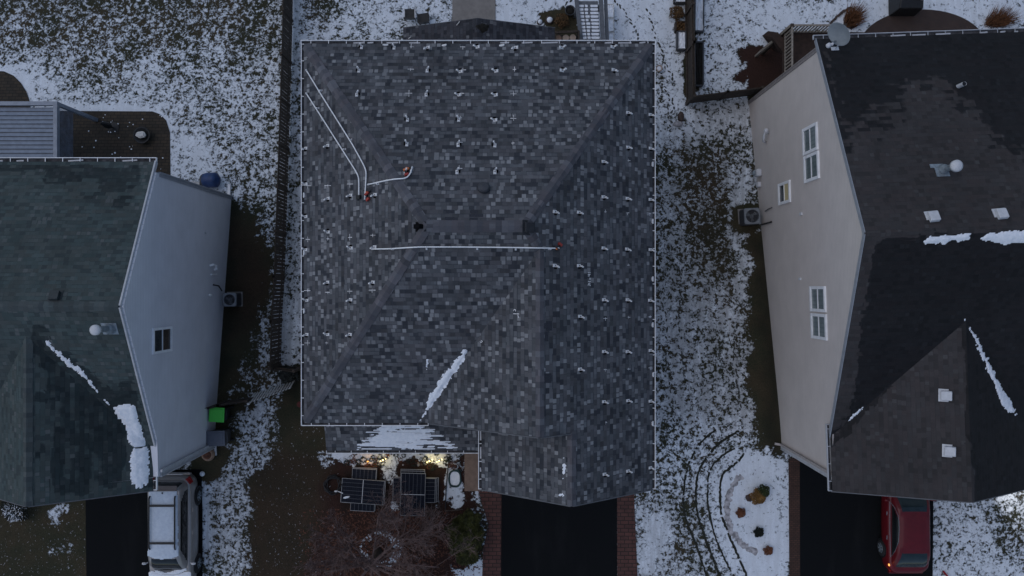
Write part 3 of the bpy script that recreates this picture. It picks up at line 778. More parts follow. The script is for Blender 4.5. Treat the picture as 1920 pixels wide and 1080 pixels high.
# ================================================================== main house
XL, XR, YB, YF, ZE, ZR, YM = -7.15, 4.83, 8.40, -4.64, 6.0, 9.30, 1.88
KF = (ZR-ZE)/(YM-YF); KB = (ZR-ZE)/(YB-YM); RX0, RX1 = -2.59, 0.40; KL = (ZR-ZE)/(RX0-XL); KR = (ZR-ZE)/(XR-RX1)
AX, AZ = 0.86, ZE+KR*(XR-0.86); AL = -3.20; KA = (AZ-ZE)/(AX-AL); AY = YF+(AZ-ZE)/KF; AF = -4.60
BX = 1.90; BZ = ZE+KR*(XR-BX); BL = -1.05; BF = -6.92; KBL = (BZ-ZE)/(BX-BL)
def zmain(x, y):
    r = ZE+KR*(XR-x)
    z = min(ZE+KF*(y-YF), ZE+KB*(YB-y), ZE+KL*(x-XL), r)
    if y > AF: z = max(z, min(ZE+KA*(x-AL), r))
    else: z = max(ZE-1, min(ZE+KBL*(x-BL), r))
    return z
def PR(px, py, lift=0.0):
    z = 7.0
    for _ in range(25): w = W(px, py, z); z = zmain(w.x, w.y)+lift
    w.z = z; return w
def nrm_at(x, y):
    e = 0.01; return Vector((-(zmain(x+e, y)-zmain(x-e, y))/(2*e), -(zmain(x, y+e)-zmain(x, y-e))/(2*e), 1)).normalized()
mh = thing('suburban_house', 'grey shingled hip roofed house with roof mounts and white conduits, between its two neighbours', 'house', (0, 0, 0))
mb = MB(); X, Y = (1, 0, 0), (0, 1, 0)
nB = roof_plane(mb, [(XL, YB, ZE), (XR, YB, ZE), (RX1, YM, ZR), (RX0, YM, ZR)], X, 1)
nL = roof_plane(mb, [(XL, YB, ZE), (RX0, YM, ZR), (XL, YF, ZE)], Y, 2)
nF = roof_plane(mb, [(XL, YF, ZE), (RX0, YM, ZR), (RX1, YM, ZR), (AX, AY, AZ), (AL, YF, ZE)], X, 3)
nR = roof_plane(mb, [(XR, YB, ZE), (RX1, YM, ZR), (AX, AY, AZ), (AX, AF, AZ), (BX, AF, BZ), (BX, BF, BZ), (XR, BF, ZE)], Y, 4)
nA = roof_plane(mb, [(AL, YF, ZE), (AX, AY, AZ), (AX, AF, AZ), (AL+0.02, AF, ZE+0.015)], Y, 5)
nBL = roof_plane(mb, [(BL, AF, ZE), (BL, BF, ZE), (BX, BF, BZ), (BX, AF, BZ)], Y, 6)
rf = mb.build('roof', M['roof_main'], mh)
ridge_caps(rf, M['cap_main'], (XL+0.05, YB-0.07, ZE+0.035), (RX0, YM, ZR), nL, nB, seed=1)
ridge_caps(rf, M['cap_main'], (XL+0.05, YF+0.07, ZE+0.035), (RX0, YM, ZR), nL, nF, seed=2)
ridge_caps(rf, M['cap_main'], (XR-0.05, YB-0.07, ZE+0.035), (RX1, YM, ZR), nR, nB, seed=3)
ridge_caps(rf, M['cap_main'], (RX0, YM, ZR), (RX1, YM, ZR), nB, nF, w=0.20, seed=4)
ridge_caps(rf, M['cap_main'], (RX1, YM, ZR), (AX, AY, AZ), nF, nR, seed=5)
ridge_caps(rf, M['cap_main'], (AX, AF, AZ), (AX, AY, AZ), nA, nR, w=0.15, seed=6)
ridge_caps(rf, M['cap_main'], (BX, BF, BZ), (BX, AF+0.05, BZ), nBL, nR, w=0.16, seed=7)
# roof edges: rakes, fascia and the gable wall between the two front gables
mb = MB()
def rake(par, a, b, t=0.03, h=0.17, off=(0, -1, 0), mtl=None):
    mb = MB(); o = Vector(off)*t*0.5; mb.beam(Vector(a)+o-Vector((0, 0, h/2+0.004)), Vector(b)+o-Vector((0, 0, h/2+0.004)), t, h); return mb.build('rake_board', mtl or M['dark_trim'], par)
rake(rf, (BL, BF, ZE), (BX, BF, BZ)); rake(rf, (XR, BF, ZE), (BX, BF, BZ)); rake(rf, (AL+0.4, AF-0.01, ZE+0.28), (AX, AF-0.01, AZ)); rake(rf, (BX, AF-0.01, BZ), (AX, AF-0.01, AZ))
mb = MB(); WX0, WX1, WY0, WY1 = -6.8, 4.5, -4.25, 8.0; GX0, GY0 = -0.72, -6.55
mb.prism([(WX0, WY0), (GX0, WY0), (GX0, GY0), (WX1, GY0), (WX1, WY1), (WX0, WY1)], -4.2, ZE-0.05)
y = -4.4; mb.face([(AL+0.4, y, ZE), (AX, y, AZ-0.12), (XR-0.4, y, ZE)])
y = BF+0.35; mb.face([(BL+0.2, y, ZE), (BX, y, BZ-0.15), (XR-0.2, y, ZE)])
wl = mb.build('wall', M['siding_main'], mh)
mb = MB()
for (a, b, c, d) in ((XL, YF, WX0, WY1), (WX1, BF, XR, YB)): pass
mb.prism([(XL+0.03, YF+0.02), (AL+1.2, YF+0.02), (AL+1.2, WY0+0.001), (WX0-0.001, WY0+0.001), (WX0-0.001, WY1+0.001), (WX1+0.001, WY1+0.001), (WX1+0.001, BF+0.05), (XR-0.03, BF+0.05), (XR-0.03, YB-0.03), (XL+0.03, YB-0.03)], ZE-0.10, ZE-0.055)
mb.build('soffit', M['white'], mh)
gutter('gutter', (XL-0.115, YB, ZE-0.01), (XR+0.115, YB, ZE-0.01), (0, 1, 0), mh, debris=0.85)
gutter('gutter', (XL, YF-0.1, ZE-0.01), (XL, YB, ZE-0.01), (-1, 0, 0), mh, w=0.105, debris=0.4)
gutter('gutter', (XL-0.1, YF, ZE-0.01), (-2.87, YF, ZE-0.01), (0, -1, 0), mh, w=0.10, debris=0.4)
gutter('gutter', (XR, BF, ZE-0.01), (XR, YB, ZE-0.01), (1, 0, 0), mh, w=0.105, debris=0.4)
gutter('gutter', (BL, BF, ZE-0.01), (BL, AF, ZE-0.01), (-1, 0, 0), mh, w=0.11, debris=0.7)
# downspouts and openings on the walls
mb = MB(); mb.beam((WX0-0.06, WY1-0.2, ZE-0.15), (WX0-0.06, WY1-0.2, -3), 0.08, 0.06); mb.build('downspout', M['white'], mh)
mb = MB(); mb.beam((WX1+0.06, GY0+0.2, ZE-0.15), (WX1+0.06, GY0+0.2, 0.1), 0.08, 0.06); mb.build('downspout', M['white'], mh)
gd = MB(); gd.box((1.89, GY0-0.03, 1.25), (4.3, 0.05, 2.4))
for k in range(1, 4): gd.box((1.89, GY0-0.058, 0.05+k*0.6), (4.3, 0.01, 0.02))
gd.build('garage_door', M['offwhite'], mh)
for (c, n, w, h) in (((WX0, 5.2, 4.6), (-1, 0, 0), .9, 1.4), ((WX0, 0.5, 4.6), (-1, 0, 0), .9, 1.4), ((WX0, 2.8, 1.4), (-1, 0, 0), .9, 1.4), ((WX1, 4.4, 4.6), (1, 0, 0), .9, 1.4), ((WX1, -1.5, 4.6), (1, 0, 0), .9, 1.4), ((WX1, 2.0, 1.4), (1, 0, 0), .9, 1.4),
                     ((-5.2, WY0, 4.7), (0, -1, 0), 1.5, 1.3), ((-2.4, WY0, 4.9), (0, -1, 0), 1.2, 1.1), ((-4.9, WY0, 1.4), (0, -1, 0), 1.8, 1.4), ((1.9, GY0, 4.8), (0, -1, 0), 1.6, 1.2), ((-4, WY1, 4.6), (0, 1, 0), 1.2, 1.3), ((2.5, WY1, 4.6), (0, 1, 0), 1.2, 1.3)):
    window(mh, c, n, w, h, M['glass'])
mb = MB(); mb.box((-2.0, WY0-0.03, 1.05), (0.95, 0.05, 2.05)); dr = mb.build('front_door', M['red'], mh)
mb = MB(); mb.lathe((-1.65, WY0-0.085, 1.0), [(0.03, -0.02), (0.035, 0.0), (0.02, 0.02)], 10); mb.build('handle', M['silver'], dr)
# porch roof in front
PZ = 3.0; PY = -6.18; pk = 0.36
mb = MB(); p0 = [(-7.05, PY, PZ), (BL-0.12, PY, PZ), (BL-0.12, WY0, PZ+pk*(WY0-PY)), (-7.05, WY0, PZ+pk*(WY0-PY))]
zporch = lambda x, y: PZ+pk*(y-PY)
roof_plane(mb, p0, X, 8)
for f in ((-7.05, 1), ): mb.face([(-7.05, PY, PZ-0.14), (-7.05, PY, PZ), (-7.05, WY0, PZ+pk*(WY0-PY)), (-7.05, WY0, PZ-0.14)], [(0, 0)]*4)
pr = mb.build('porch_roof', M['roof_main'], mh)
mb = MB(); mb.prism([(-7.0, PY+0.05), (BL-0.15, PY+0.05), (BL-0.15, WY0-0.01), (-7.0, WY0-0.01)], PZ-0.2, PZ-0.03); mb.build('porch_ceiling', M['white'], mh)
gutter('gutter', (-7.07, PY, PZ-0.01), (BL-0.12, PY, PZ-0.01), (0, -1, 0), mh, w=0.11, debris=0.35)
for x in (-6.7, -4.5, -1.6):
    mb = MB(); mb.box((x, PY+0.25, PZ/2-0.1), (0.14, 0.14, PZ-0.2)); mb.box((x, PY+0.25, 0.1), (0.2, 0.2, 0.18)); mb.build('porch_post', M['white'], mh)
# vents and chalk on the roof
dkp = MB()
for (x0, y0, x1, y1) in ((836, 394, 852, 400), (834, 407, 852, 414), (881, 394, 896, 400), (880, 401, 906, 407), (880, 408, 896, 414), (930, 407, 946, 414), (1024, 602, 1035, 620), (1017, 700, 1034, 718), (1078, 870, 1090, 884), (1021, 622, 1028, 640)):
    q = [PR(a, b) for a, b in ((x0, y0), (x1, y0), (x1, y1), (x0, y1))]; c = sum(q, Vector())/4; n = nrm_at(c.x, c.y)
    dkp.face([v+n*.005 for v in q])
o = dkp.build('dark_replacement_shingles', mat('dark_shingle_granules', (0.030, 0.033, 0.042), .9, .25, 30), rf); o['kind'] = 'stuff'
for i, (px, py, dw) in enumerate(((789, 425, (0.14, 0.24, 0.20)), (991, 427, (0.30, 0.32, 0.10)))):
    p = PR(px, py); n = nrm_at(p.x, p.y); mt = n.to_track_quat('Z', 'Y').to_matrix()
    mb = MB(); mb.box(p+n*dw[2]/2, dw, M=mt); mb.box(p+n*0.008, (dw[0]+0.16, dw[1]+0.16, 0.012), M=mt)
    mb.build('roof_vent', M['matte_black'] if i == 0 else mat('charcoal_vent_metal', (0.035, 0.037, 0.042), .8, .2, 8, spec=.15), rf, bevel=0.015)
p = PR(907, 354); n = nrm_at(p.x, p.y); mb = MB(); mb.lathe(p, [(0.19, 0.0), (0.19, 0.10), (0.16, 0.15), (0.05, 0.17), (0.0, 0.172)], 20, M=n.to_track_quat('Z', 'Y').to_matrix()); mb.box(p+n*0.008+Vector((0, -0.12, -0.06)), (0.42, 0.5, 0.012), M=n.to_track_quat('Z', 'Y').to_matrix())
mb.build('roof_vent', mat('dark_shingle_grey_metal', (0.045, 0.048, 0.056), 0.6), rf)
chalk = MB()
def stroke(mb, pxs, w=0.022):
    pts = [PR(*p) for p in pxs]
    for a, b in zip(pts, pts[1:]):
        n = nrm_at((a.x+b.x)/2, (a.y+b.y)/2); d = (b-a).normalized(); s = n.cross(d).normalized()*w*random.uniform(0.35, 0.6); o = n*0.006
        mb.face([a+s+o, a-s+o, b-s+o, b+s+o])
for (x, y) in ((771, 88), (868, 88), (770, 130), (868, 131), (965, 130), (767, 175), (866, 175), (963, 176), (863, 221), (963, 222), (862, 267), (962, 268), (861, 316), (615, 348), (656, 345), (615, 448), (656, 445), (699, 441), (615, 548), (656, 546), (698, 544), (612, 643), (655, 647), (577, 348), (577, 449), (577, 545), (577, 643), (1178, 301), (1135, 397), (1176, 399), (1218, 401), (1135, 597), (1178, 595), (1219, 594), (1135, 693), (1178, 692), (1220, 690), (1136, 792), (1179, 787), (1178, 497)):
    a = random.uniform(2, 8); b = random.uniform(3, 8); c = random.uniform(1, 8); d = random.uniform(2, 8)
    k = 0.55 if x > 1030 else 0.85
    stroke(chalk, [(x-a*k, y+random.uniform(-.4, .4)), (x+b*k, y)], 0.020); stroke(chalk, [(x, y-c*k), (x+random.uniform(-.4, .4), y+d*k)], 0.016)
for pts in ([(573, 776), (571.5, 780), (573.5, 783.5), (571, 785)], [(612, 716), (614.5, 717.5), (612.5, 719)], [(699, 586), (701, 586.8), (699.5, 588.2)], [(902, 638), (905, 640.2), (902, 642.4), (900, 640)]):
    if len(pts) > 2: stroke(chalk, pts, 0.02)
chalk.build('chalk_marks', M['chalk'], rf)['kind'] = 'stuff'
ct = MB()     # chalk figures 21 x 41, written up the slope
for g in ([(1102.2, 535.8), (1103.4, 532.0), (1105.4, 530.2), (1106.3, 532.0), (1104.8, 533.2), (1106.8, 535.9)], [(1102.4, 527.6), (1107.0, 527.8)], [(1104.0, 524.0), (1107.6, 521.4)], [(1105.0, 520.6), (1107.0, 524.4)], [(1102.0, 517.4), (1105.0, 517.6)], [(1102.0, 514.4), (1107.0, 514.4)], [(1104.6, 517.4), (1104.6, 514.4)], [(1101.8, 511.2), (1107.8, 511.4)],
          [(962.8, 583.4), (964.2, 580.0), (967.2, 581.2), (966.8, 584.0)], [(962.5, 588.2), (968.5, 588.4)], [(969, 588.4), (973.5, 588.6)], [(971.0, 590.5), (972.6, 596.0)]):
    stroke(ct, g, 0.028)
ct.build('chalk_writing', M['chalk'], rf)

# ------------------------------------------------------------------ solar roof mounts, rail clips, conduits, drills
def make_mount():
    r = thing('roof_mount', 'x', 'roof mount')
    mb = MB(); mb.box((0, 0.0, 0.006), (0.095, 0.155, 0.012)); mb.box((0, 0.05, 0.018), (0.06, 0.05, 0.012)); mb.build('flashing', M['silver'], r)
    mb = MB(); mb.box((0.077, -0.03, 0.006), (0.055, 0.11, 0.012)); mb.box((0.062, -0.02, 0.03), (0.026, 0.05, 0.05)); mb.build('shadow_shoe', M['matte_black'], r)  # black flashing beside the plate, also standing in for the mount's shadow
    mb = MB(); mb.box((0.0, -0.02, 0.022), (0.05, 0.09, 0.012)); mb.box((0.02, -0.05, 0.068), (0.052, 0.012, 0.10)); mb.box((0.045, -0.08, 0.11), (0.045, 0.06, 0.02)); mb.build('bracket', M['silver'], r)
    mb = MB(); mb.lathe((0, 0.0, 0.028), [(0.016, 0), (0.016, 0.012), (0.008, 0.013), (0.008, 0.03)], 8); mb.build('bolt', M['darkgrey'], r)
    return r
def place(o, p, n, upslope, flip=1, yaw=0.0):
    u = (upslope - n*upslope.dot(n)).normalized(); x = u.cross(n)*flip
    m = Matrix((x, u if flip > 0 else u, n)).transposed().to_4x4() @ Matrix.Rotation(yaw, 4, 'Z')
    if flip < 0: m = Matrix((u.cross(n), u, n)).transposed().to_4x4() @ Matrix.Rotation(yaw, 4, 'Z') @ Matrix.Diagonal((-1, 1, 1, 1))
    o.matrix_world = Matrix.Translation(p + n*0.004) @ m
    return o
ORD = ['first', 'second', 'third', 'fourth', 'fifth', 'sixth', 'seventh', 'eighth']
rear_rows = [[(678, 89), (739, 90), (803, 89), (896, 88), (968, 89), (1052, 89), (1148, 88)], [(673, 133), (801, 133), (864, 134), (931, 133), (1053, 132), (1150, 131)],
             [(669, 178), (799, 178), (861, 178), (930, 178)], [(764, 225), (860, 225), (929, 225)], [(763, 271), (859, 272), (928, 273)], [(760, 324), (857, 323), (928, 323)]]
left_cols = [[(574, 278), (574, 345), (574, 406), (574, 468), (576, 563), (576, 627)], [(615, 273), (616, 372), (616, 435), (615, 529), (615, 627)], [(658, 366), (659, 465), (658, 562), (657, 627)], [(704, 365), (703, 463), (700, 529)]]
right_cols = [[(1219, 215), (1219, 278), (1219, 374), (1219, 468), (1218, 563), (1219, 657), (1219, 752), (1219, 877)], [(1177, 211), (1177, 276), (1176, 372), (1175, 467), (1176, 562), (1176, 659), (1177, 751), (1177, 883)],
              [(1131, 303), (1131, 369), (1131, 465), (1132, 562), (1132, 659), (1132, 753), (1133, 889)], [(1085, 398), (1085, 498), (1087, 593), (1087, 692)], [(1040, 397), (1040, 498)]]
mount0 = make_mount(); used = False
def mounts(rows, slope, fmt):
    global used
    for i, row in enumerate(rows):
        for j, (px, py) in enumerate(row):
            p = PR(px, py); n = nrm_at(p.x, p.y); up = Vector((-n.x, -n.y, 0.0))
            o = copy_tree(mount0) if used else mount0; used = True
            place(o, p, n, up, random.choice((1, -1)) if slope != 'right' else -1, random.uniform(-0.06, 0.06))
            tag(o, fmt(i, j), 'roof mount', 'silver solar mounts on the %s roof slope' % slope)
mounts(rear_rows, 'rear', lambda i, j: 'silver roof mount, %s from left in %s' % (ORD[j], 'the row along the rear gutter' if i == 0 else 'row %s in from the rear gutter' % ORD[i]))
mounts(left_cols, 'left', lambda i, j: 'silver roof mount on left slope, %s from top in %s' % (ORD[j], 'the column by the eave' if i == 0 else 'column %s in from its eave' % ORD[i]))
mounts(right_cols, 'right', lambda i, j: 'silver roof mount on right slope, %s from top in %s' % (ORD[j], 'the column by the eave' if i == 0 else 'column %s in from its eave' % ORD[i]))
def rail_clip(px, py, along, label, grp, L=0.19):
    p = PR(px, py); n = nrm_at(p.x, p.y); mt = n.to_track_quat('Z', 'Y').to_matrix(); d = Vector(along); d = (d-n*d.dot(n)).normalized()
    mb = MB(); mb.beam(p+n*0.03-d*L/2, p+n*0.03+d*L/2, 0.045, 0.03, n); mb.beam(p+n*0.01-d*L/3, p+n*0.01+d*L/3, 0.07, 0.012, n)
    tag(mb.build('rail_clip', M['silver']), label, 'rail clip', grp)
for j, (px, py) in enumerate(((723, 85), (834, 85), (942, 85))): rail_clip(px, py, (1, 0, 0), 'short silver rail clip, %s from left along the rear gutter' % ORD[j], 'rail clips along the gutters')
for j, (px, py) in enumerate(((571, 366), (571, 474), (571, 583))): rail_clip(px, py, (0, 1, 0), 'short silver rail clip, %s from top by the left gutter' % ORD[j], 'rail clips along the gutters', 0.17)
for j, (px, py) in enumerate(((1223, 308), (1223, 415), (1223, 523), (1223, 609), (1224, 702), (1223, 794))): rail_clip(px, py, (0, 1, 0), 'short silver rail clip, %s from top by the right gutter' % ORD[j], 'rail clips along the gutters', 0.17)
def conduit(px, label, clamps=(), r=0.021):
    pts = []
    for a, b in zip(px, px[1:]):
        n = max(2, int(math.hypot(a[0]-b[0], a[1]-b[1])/7))
        pts += [PR(a[0]+(b[0]-a[0])*k/n, a[1]+(b[1]-a[1])*k/n, 0.075) for k in range(n)]
    pts.append(PR(*px[-1], 0.075))
    for _ in range(2): pts = [pts[0]]+[(pts[i-1]+pts[i]*2+pts[i+1])/4 for i in range(1, len(pts)-1)]+[pts[-1]]
    t = thing('conduit', label, 'conduit', pts[0], 'white conduits across the roof')
    mb = MB(); mb.tube(pts, r, 10); mb.build('pipe', M['white'], t, True)
    for c in clamps:
        p = PR(*c); n = nrm_at(p.x, p.y); mb = MB(); mb.box(p+n*0.04, (0.035, 0.06, 0.085), M=n.to_track_quat('Z', 'Y').to_matrix()); mb.box(p+n*0.01, (0.06, 0.11, 0.015), M=n.to_track_quat('Z', 'Y').to_matrix()); mb.build('clamp', M['lightgrey'], t)
    for e, q in ((pts[0], pts[1]), (pts[-1], pts[-2])):
        d = (q-e).normalized(); mb = MB(); mb.tube([e-d*0.01, e+d*0.07], r*1.45, 10); mb.build('end_fitting', M['lightgrey'], t, True)
    return t
conduit([(574, 131), (600, 174), (661, 271), (683, 311), (687, 322), (686.5, 330), (684, 374)], 'long bent white conduit running from the upper left corner, ending at a drill', ((603, 170), (658, 262)))
conduit([(574, 174.5), (600, 215), (668, 322), (672.5, 331), (673, 340), (673, 368)], 'long bent white conduit ending in a black coupling, lower of the two diagonal ones', ((597, 203), (647, 280)))
conduit([(690, 346), (716, 340), (742, 335), (755, 335.5), (764, 333), (770, 325), (773, 313)], 'short white conduit curling up at its end, between the two red drills', ((709, 345), (771, 322)))
conduit([(697, 467), (730, 466.5), (785, 463), (860, 463), (960, 464), (1048, 465.5)], 'long straight white conduit crossing below the ridge from left slope to right', ((737, 467), (800, 465), (895, 465), (967, 466), (1030, 467)))
p = PR(674.5, 370); n = nrm_at(p.x, p.y); mb = MB(); mb.box(p+n*0.05, (0.13, 0.17, 0.10), M=n.to_track_quat('Z', 'Y').to_matrix()); tag(mb.build('junction_box', M['black'], bevel=0.01), 'small black junction box at the end of the lower diagonal conduit', 'junction box')
def drill(px, py, ang, label, body):
    p = PR(px, py); n = nrm_at(p.x, p.y); m = n.to_track_quat('Z', 'Y').to_matrix() @ Matrix.Rotation(ang, 3, 'Z')
    t = thing('power_drill', label, 'drill', p, 'cordless drills lying on the roof'); q = lambda x, y, z=0.05: p + m @ Vector((x, y, z))
    mb = MB(); mb.tube([q(-0.10, 0), q(-0.08, 0), q(0.06, 0), q(0.10, 0)], [0.03, 0.045, 0.045, 0.034], 10); mb.build('body', body, t, True)
    mb = MB(); mb.tube([q(0.10, 0), q(0.15, 0), q(0.17, 0), q(0.25, 0)], [0.03, 0.026, 0.012, 0.008], 8); mb.build('chuck', M['black'], t, True)
    mb = MB(); mb.tube([q(-0.05, -0.03), q(-0.07, -0.15)], [0.03, 0.028], 8); mb.build('handle', M['black'], t, True)
    mb = MB(); mb.box(q(-0.06, -0.185, 0.045), (0.14, 0.08, 0.085), M=m); mb.build('battery', M['red'], t, bevel=0.01)
    mb = MB(); mb.lathe(q(0.02, 0.03, 0.075), [(0.028, 0), (0.022, 0.018), (0, 0.02)], 8, M=m); mb.build('gear_cap', M['orange'], t)
drill(762, 319, R(205), 'red and orange cordless drill lying beside a mount on the rear slope', M['orange'])
drill(690, 363, R(120), 'dark red cordless drill lying at the foot of the longest diagonal conduit', M['red'])
drill(1042, 466, R(60), 'dark cordless drill lying at the right end of the straight conduit', M['stone_dark'])

# ------------------------------------------------------------------ snow left on the main roof
snow_on('snow_bank', 'long white wedge of snow lying in the front valley of the house roof', zmain,
        [(779, 797), (787, 789), (804, 768), (815, 757), (830, 731), (845, 710), (858, 693), (868, 677), (878, 658), (870, 654), (864, 664), (852, 676), (846, 686), (832, 698), (822, 716), (814, 728), (806, 742), (802, 756), (797, 772), (786, 788)], 7, 0.05, 0.09, nscale=9, res=.028, thr=.02)
snow_on('snow_bank', 'broad streaked patch of snow on the front porch roof', zporch,
        [(668, 838), (672, 832), (690, 824), (694, 816), (704, 806), (716, 800), (796, 800), (812, 806), (822, 816), (834, 824), (846, 832), (858, 839), (800, 838), (790, 843), (756, 841), (740, 839)], 3.3, 0.016, 0.50, (0.40, 6.5), 3.2, thr=0.10, res=0.026)
snow_on('snow_bank', 'thin sliver of snow beside the lower front ridge', zmain, [(1055, 857), (1060, 856), (1060, 880), (1059, 899), (1055, 899), (1056, 880)], 7, 0.04, 0.06, nscale=12, res=0.022, thr=.02)
snow_on('snow_bank', 'small scrap of snow near the front peak of the garage roof', zmain, [(1044, 929), (1053, 922), (1062, 929), (1058, 932), (1048, 932)], 7, 0.03, 0.05, nscale=13, res=0.022, thr=.03)
snow_on('snow_bank', 'tiny crumbs of snow scattered beside the valley wedge on the front slope', zmain, [(797, 674), (803, 672), (803, 682), (801, 698), (798, 698), (799, 684)], 7, 0.02, 0.06, nscale=16, res=0.02, thr=.035)

# ------------------------------------------------------------------ low rear roof (sunroom) behind the main house
sr = thing('sunroom', 'low dark shingled sunroom roof behind the main house', 'sunroom', (0, 0, 0))
e0, e1, ra, zr_, ze_ = -4.53, 1.78, -1.40, 1.2, 0.0
mb = MB(); yb = 10.83; yf = 8.02
n1 = roof_plane(mb, [(e0, yf, ze_), (e0, yb, ze_), (ra, yb, zr_), (ra, yf, zr_)], Y, 11)
n2 = roof_plane(mb, [(e1, yf, ze_), (e1, yb, ze_), (ra, yb, zr_), (ra, yf, zr_)], Y, 12)
srf = mb.build('roof', M['roof_rear'], sr)
ridge_caps(srf, M['roof_rear'], (ra, yb, zr_), (ra, yf, zr_), n1, n2, seed=9)
mb = MB(); mb.prism([(e0+.3, yf), (e1-.3, yf), (e1-.3, yb-.3), (e0+.3, yb-.3)], -4.2, ze_-0.02); mb.face([(e0+.3, yb-.3, ze_-.02), (e1-.3, yb-.3, ze_-.02), (ra, yb-.3, zr_-.1)]); mb.build('wall', M['siding_main'], sr)
rake(srf, (e0, yb, ze_), (ra, yb, zr_), 0.02, 0.14, (0, 1, 0)); rake(srf, (e1, yb, ze_), (ra, yb, zr_), 0.02, 0.14, (0, 1, 0))
for x in (-3.2, -1.4, 0.4): window(sr, (x, yb-.3, -1.3), (0, 1, 0), 1.2, 1.5, M['glass'])
zs = lambda x, y: ze_+min((zr_-ze_)/(ra-e0)*(x-e0), (zr_-ze_)/(e1-ra)*(e1-x))
t = [(891+26*math.cos(a)*(1+.2*math.sin(3*a)), 52+8*math.sin(a)*(1+.25*math.cos(2*a))) for a in [2*math.pi*k/20 for k in range(20)]]
o = snow_on('leaf_pile', 'dark heap of wet leaves caught on the sunroom roof', zs, [(889, 52), (893, 45), (903, 44), (918, 47), (914, 56), (904, 60), (892, 58)], 0.8, 0.05, 0.06, nscale=6, cat='leaves'); o.data.materials[0] = M['soil']
for k, (a, b, lb) in enumerate((((857, 52), (863, 45), 'pale stick lying near the ridge of the sunroom roof'), ((763, 66), (768, 63), 'short pale twig lying on the left edge of the sunroom roof'))):
    A = W(*a, 0.6); B = W(*b, 0.6); A.z = zs(A.x, A.y)+.03; B.z = zs(B.x, B.y)+.03
    mb = MB(); mb.tube([A, A.lerp(B, .5)+Vector((0.01, 0, 0.01)), B], 0.02, 6); tag(mb.build('stick', M['wood_grey']), lb, 'stick')

# ================================================================== house on the left (grey-blue siding)
lh = thing('suburban_house', 'grey-blue sided house with green-grey roof, left of the main house', 'house')
LX, LW = -12.50, -12.38; LRY, LRZ = -0.59, 8.15; LBY, LEZ = 4.42, 5.5; LFY = -5.6; LGX, LGZ, LGF, LGE = -15.72, 7.63, -7.08, -12.55
sl_f = (LRZ-LEZ)/(LRY-LFY); vy = LRY-(LRZ-LGZ)/sl_f; sl_g = (LGZ-LEZ)/(LGE-LGX); GLW = 2*LGX-LGE
def wet_none(px, py): return np.zeros(px.shape)
def wet_polys(polys, soft=5):
    def f(px, py):
        a = np.zeros(px.shape)
        for val, poly in polys:
            w = sstep(-soft, soft, sd_poly(px, py, poly)); a = a*(1-w)+val*w
        return a
    return f
wl_rear = wet_polys([(0.75, [(-50, 309), (262, 309), (255, 350), (200, 350), (180, 340), (82, 345), (78, 318), (-50, 318)]), (0.42, [(120, 345), (250, 350), (242, 400), (140, 380)])])
wl_front = wet_polys([(0.82, [(60, 605), (84, 608), (100, 640), (160, 690), (214, 735), (222, 720), (250, 716), (270, 800), (262, 850), (230, 800), (60, 640)])])
wl_gr = wet_polys([(0.80, [(58, 600), (72, 640), (150, 690), (205, 750), (240, 800), (236, 870), (230, 905), (160, 925), (95, 932), (92, 880), (100, 800), (104, 742), (84, 738), (80, 720), (86, 708), (70, 672), (60, 668)]),
                   (0.95, [(66, 735), (88, 735), (88, 752), (66, 752)]), (0.95, [(66, 835), (88, 835), (88, 853), (66, 853)]), (0.30, [(120, 830), (140, 830), (140, 900), (120, 900)]), (0.30, [(175, 850), (190, 850), (190, 910), (175, 910)]), (0.40, [(252, 800), (290, 800), (290, 918), (252, 918)])])
lrf = thing('roof', None, None); lrf.parent = lh
fine_roof('rear_slope', [(LX, LBY, LEZ), (-24, LBY, LEZ), (-24, LRY, LRZ), (LX, LRY, LRZ)], X, 21, M['roof_left'], lrf, wl_rear)
fine_roof('front_slope', [(LX, LRY, LRZ), (-24, LRY, LRZ), (-24, LFY, LEZ), (GLW, LFY, LEZ), (LGX, vy, LGZ), (LGE, LFY, LEZ), (LX, LFY, LEZ)], X, 22, M['roof_left'], lrf, wl_front)
fine_roof('gable_slope', [(LGE, LGF, LEZ), (LGE, LFY, LEZ), (LGX, vy, LGZ), (LGX, LGF, LGZ)], Y, 23, M['roof_left'], lrf, wl_gr)
fine_roof('gable_slope', [(GLW, LGF, LEZ), (GLW, LFY, LEZ), (LGX, vy, LGZ), (LGX, LGF, LGZ)], Y, 24, M['roof_left'], lrf, wet_none)
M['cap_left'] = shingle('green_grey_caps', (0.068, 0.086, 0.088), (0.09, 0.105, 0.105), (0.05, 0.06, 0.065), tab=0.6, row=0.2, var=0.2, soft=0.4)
mb = MB(); nr = Vector((0, (LRZ-LEZ)/(LBY-LRY), 1)).normalized(); nf = Vector((0, -sl_f, 1)).normalized(); ng = Vector((sl_g, 0, 1)).normalized(); ng2 = Vector((-sl_g, 0, 1)).normalized()
ridge_caps(lrf, M['cap_left'], (-24, LRY, LRZ), (LX, LRY, LRZ), nr, nf, seed=11, piece=0.16); ridge_caps(lrf, M['cap_left'], (LGX, LGF, LGZ), (LGX, vy, LGZ), ng2, ng, seed=12, piece=0.16)
mb = MB()
for a, b in (((LX, LBY, LEZ), (LX, LRY, LRZ)), ((LX, LRY, LRZ), (LX, LFY+0.1, LEZ+0.05))):
    mb = MB(); mb.beam(Vector(a)+Vector((0.03, 0, -0.075)), Vector(b)+Vector((0.03, 0, -0.075)), 0.055, 0.17); mb.build('rake_board', M['offwhite'], lrf)
rake(lrf, (LGE, LGF, LEZ), (LGX, LGF, LGZ)); rake(lrf, (GLW, LGF, LEZ), (LGX, LGF, LGZ))
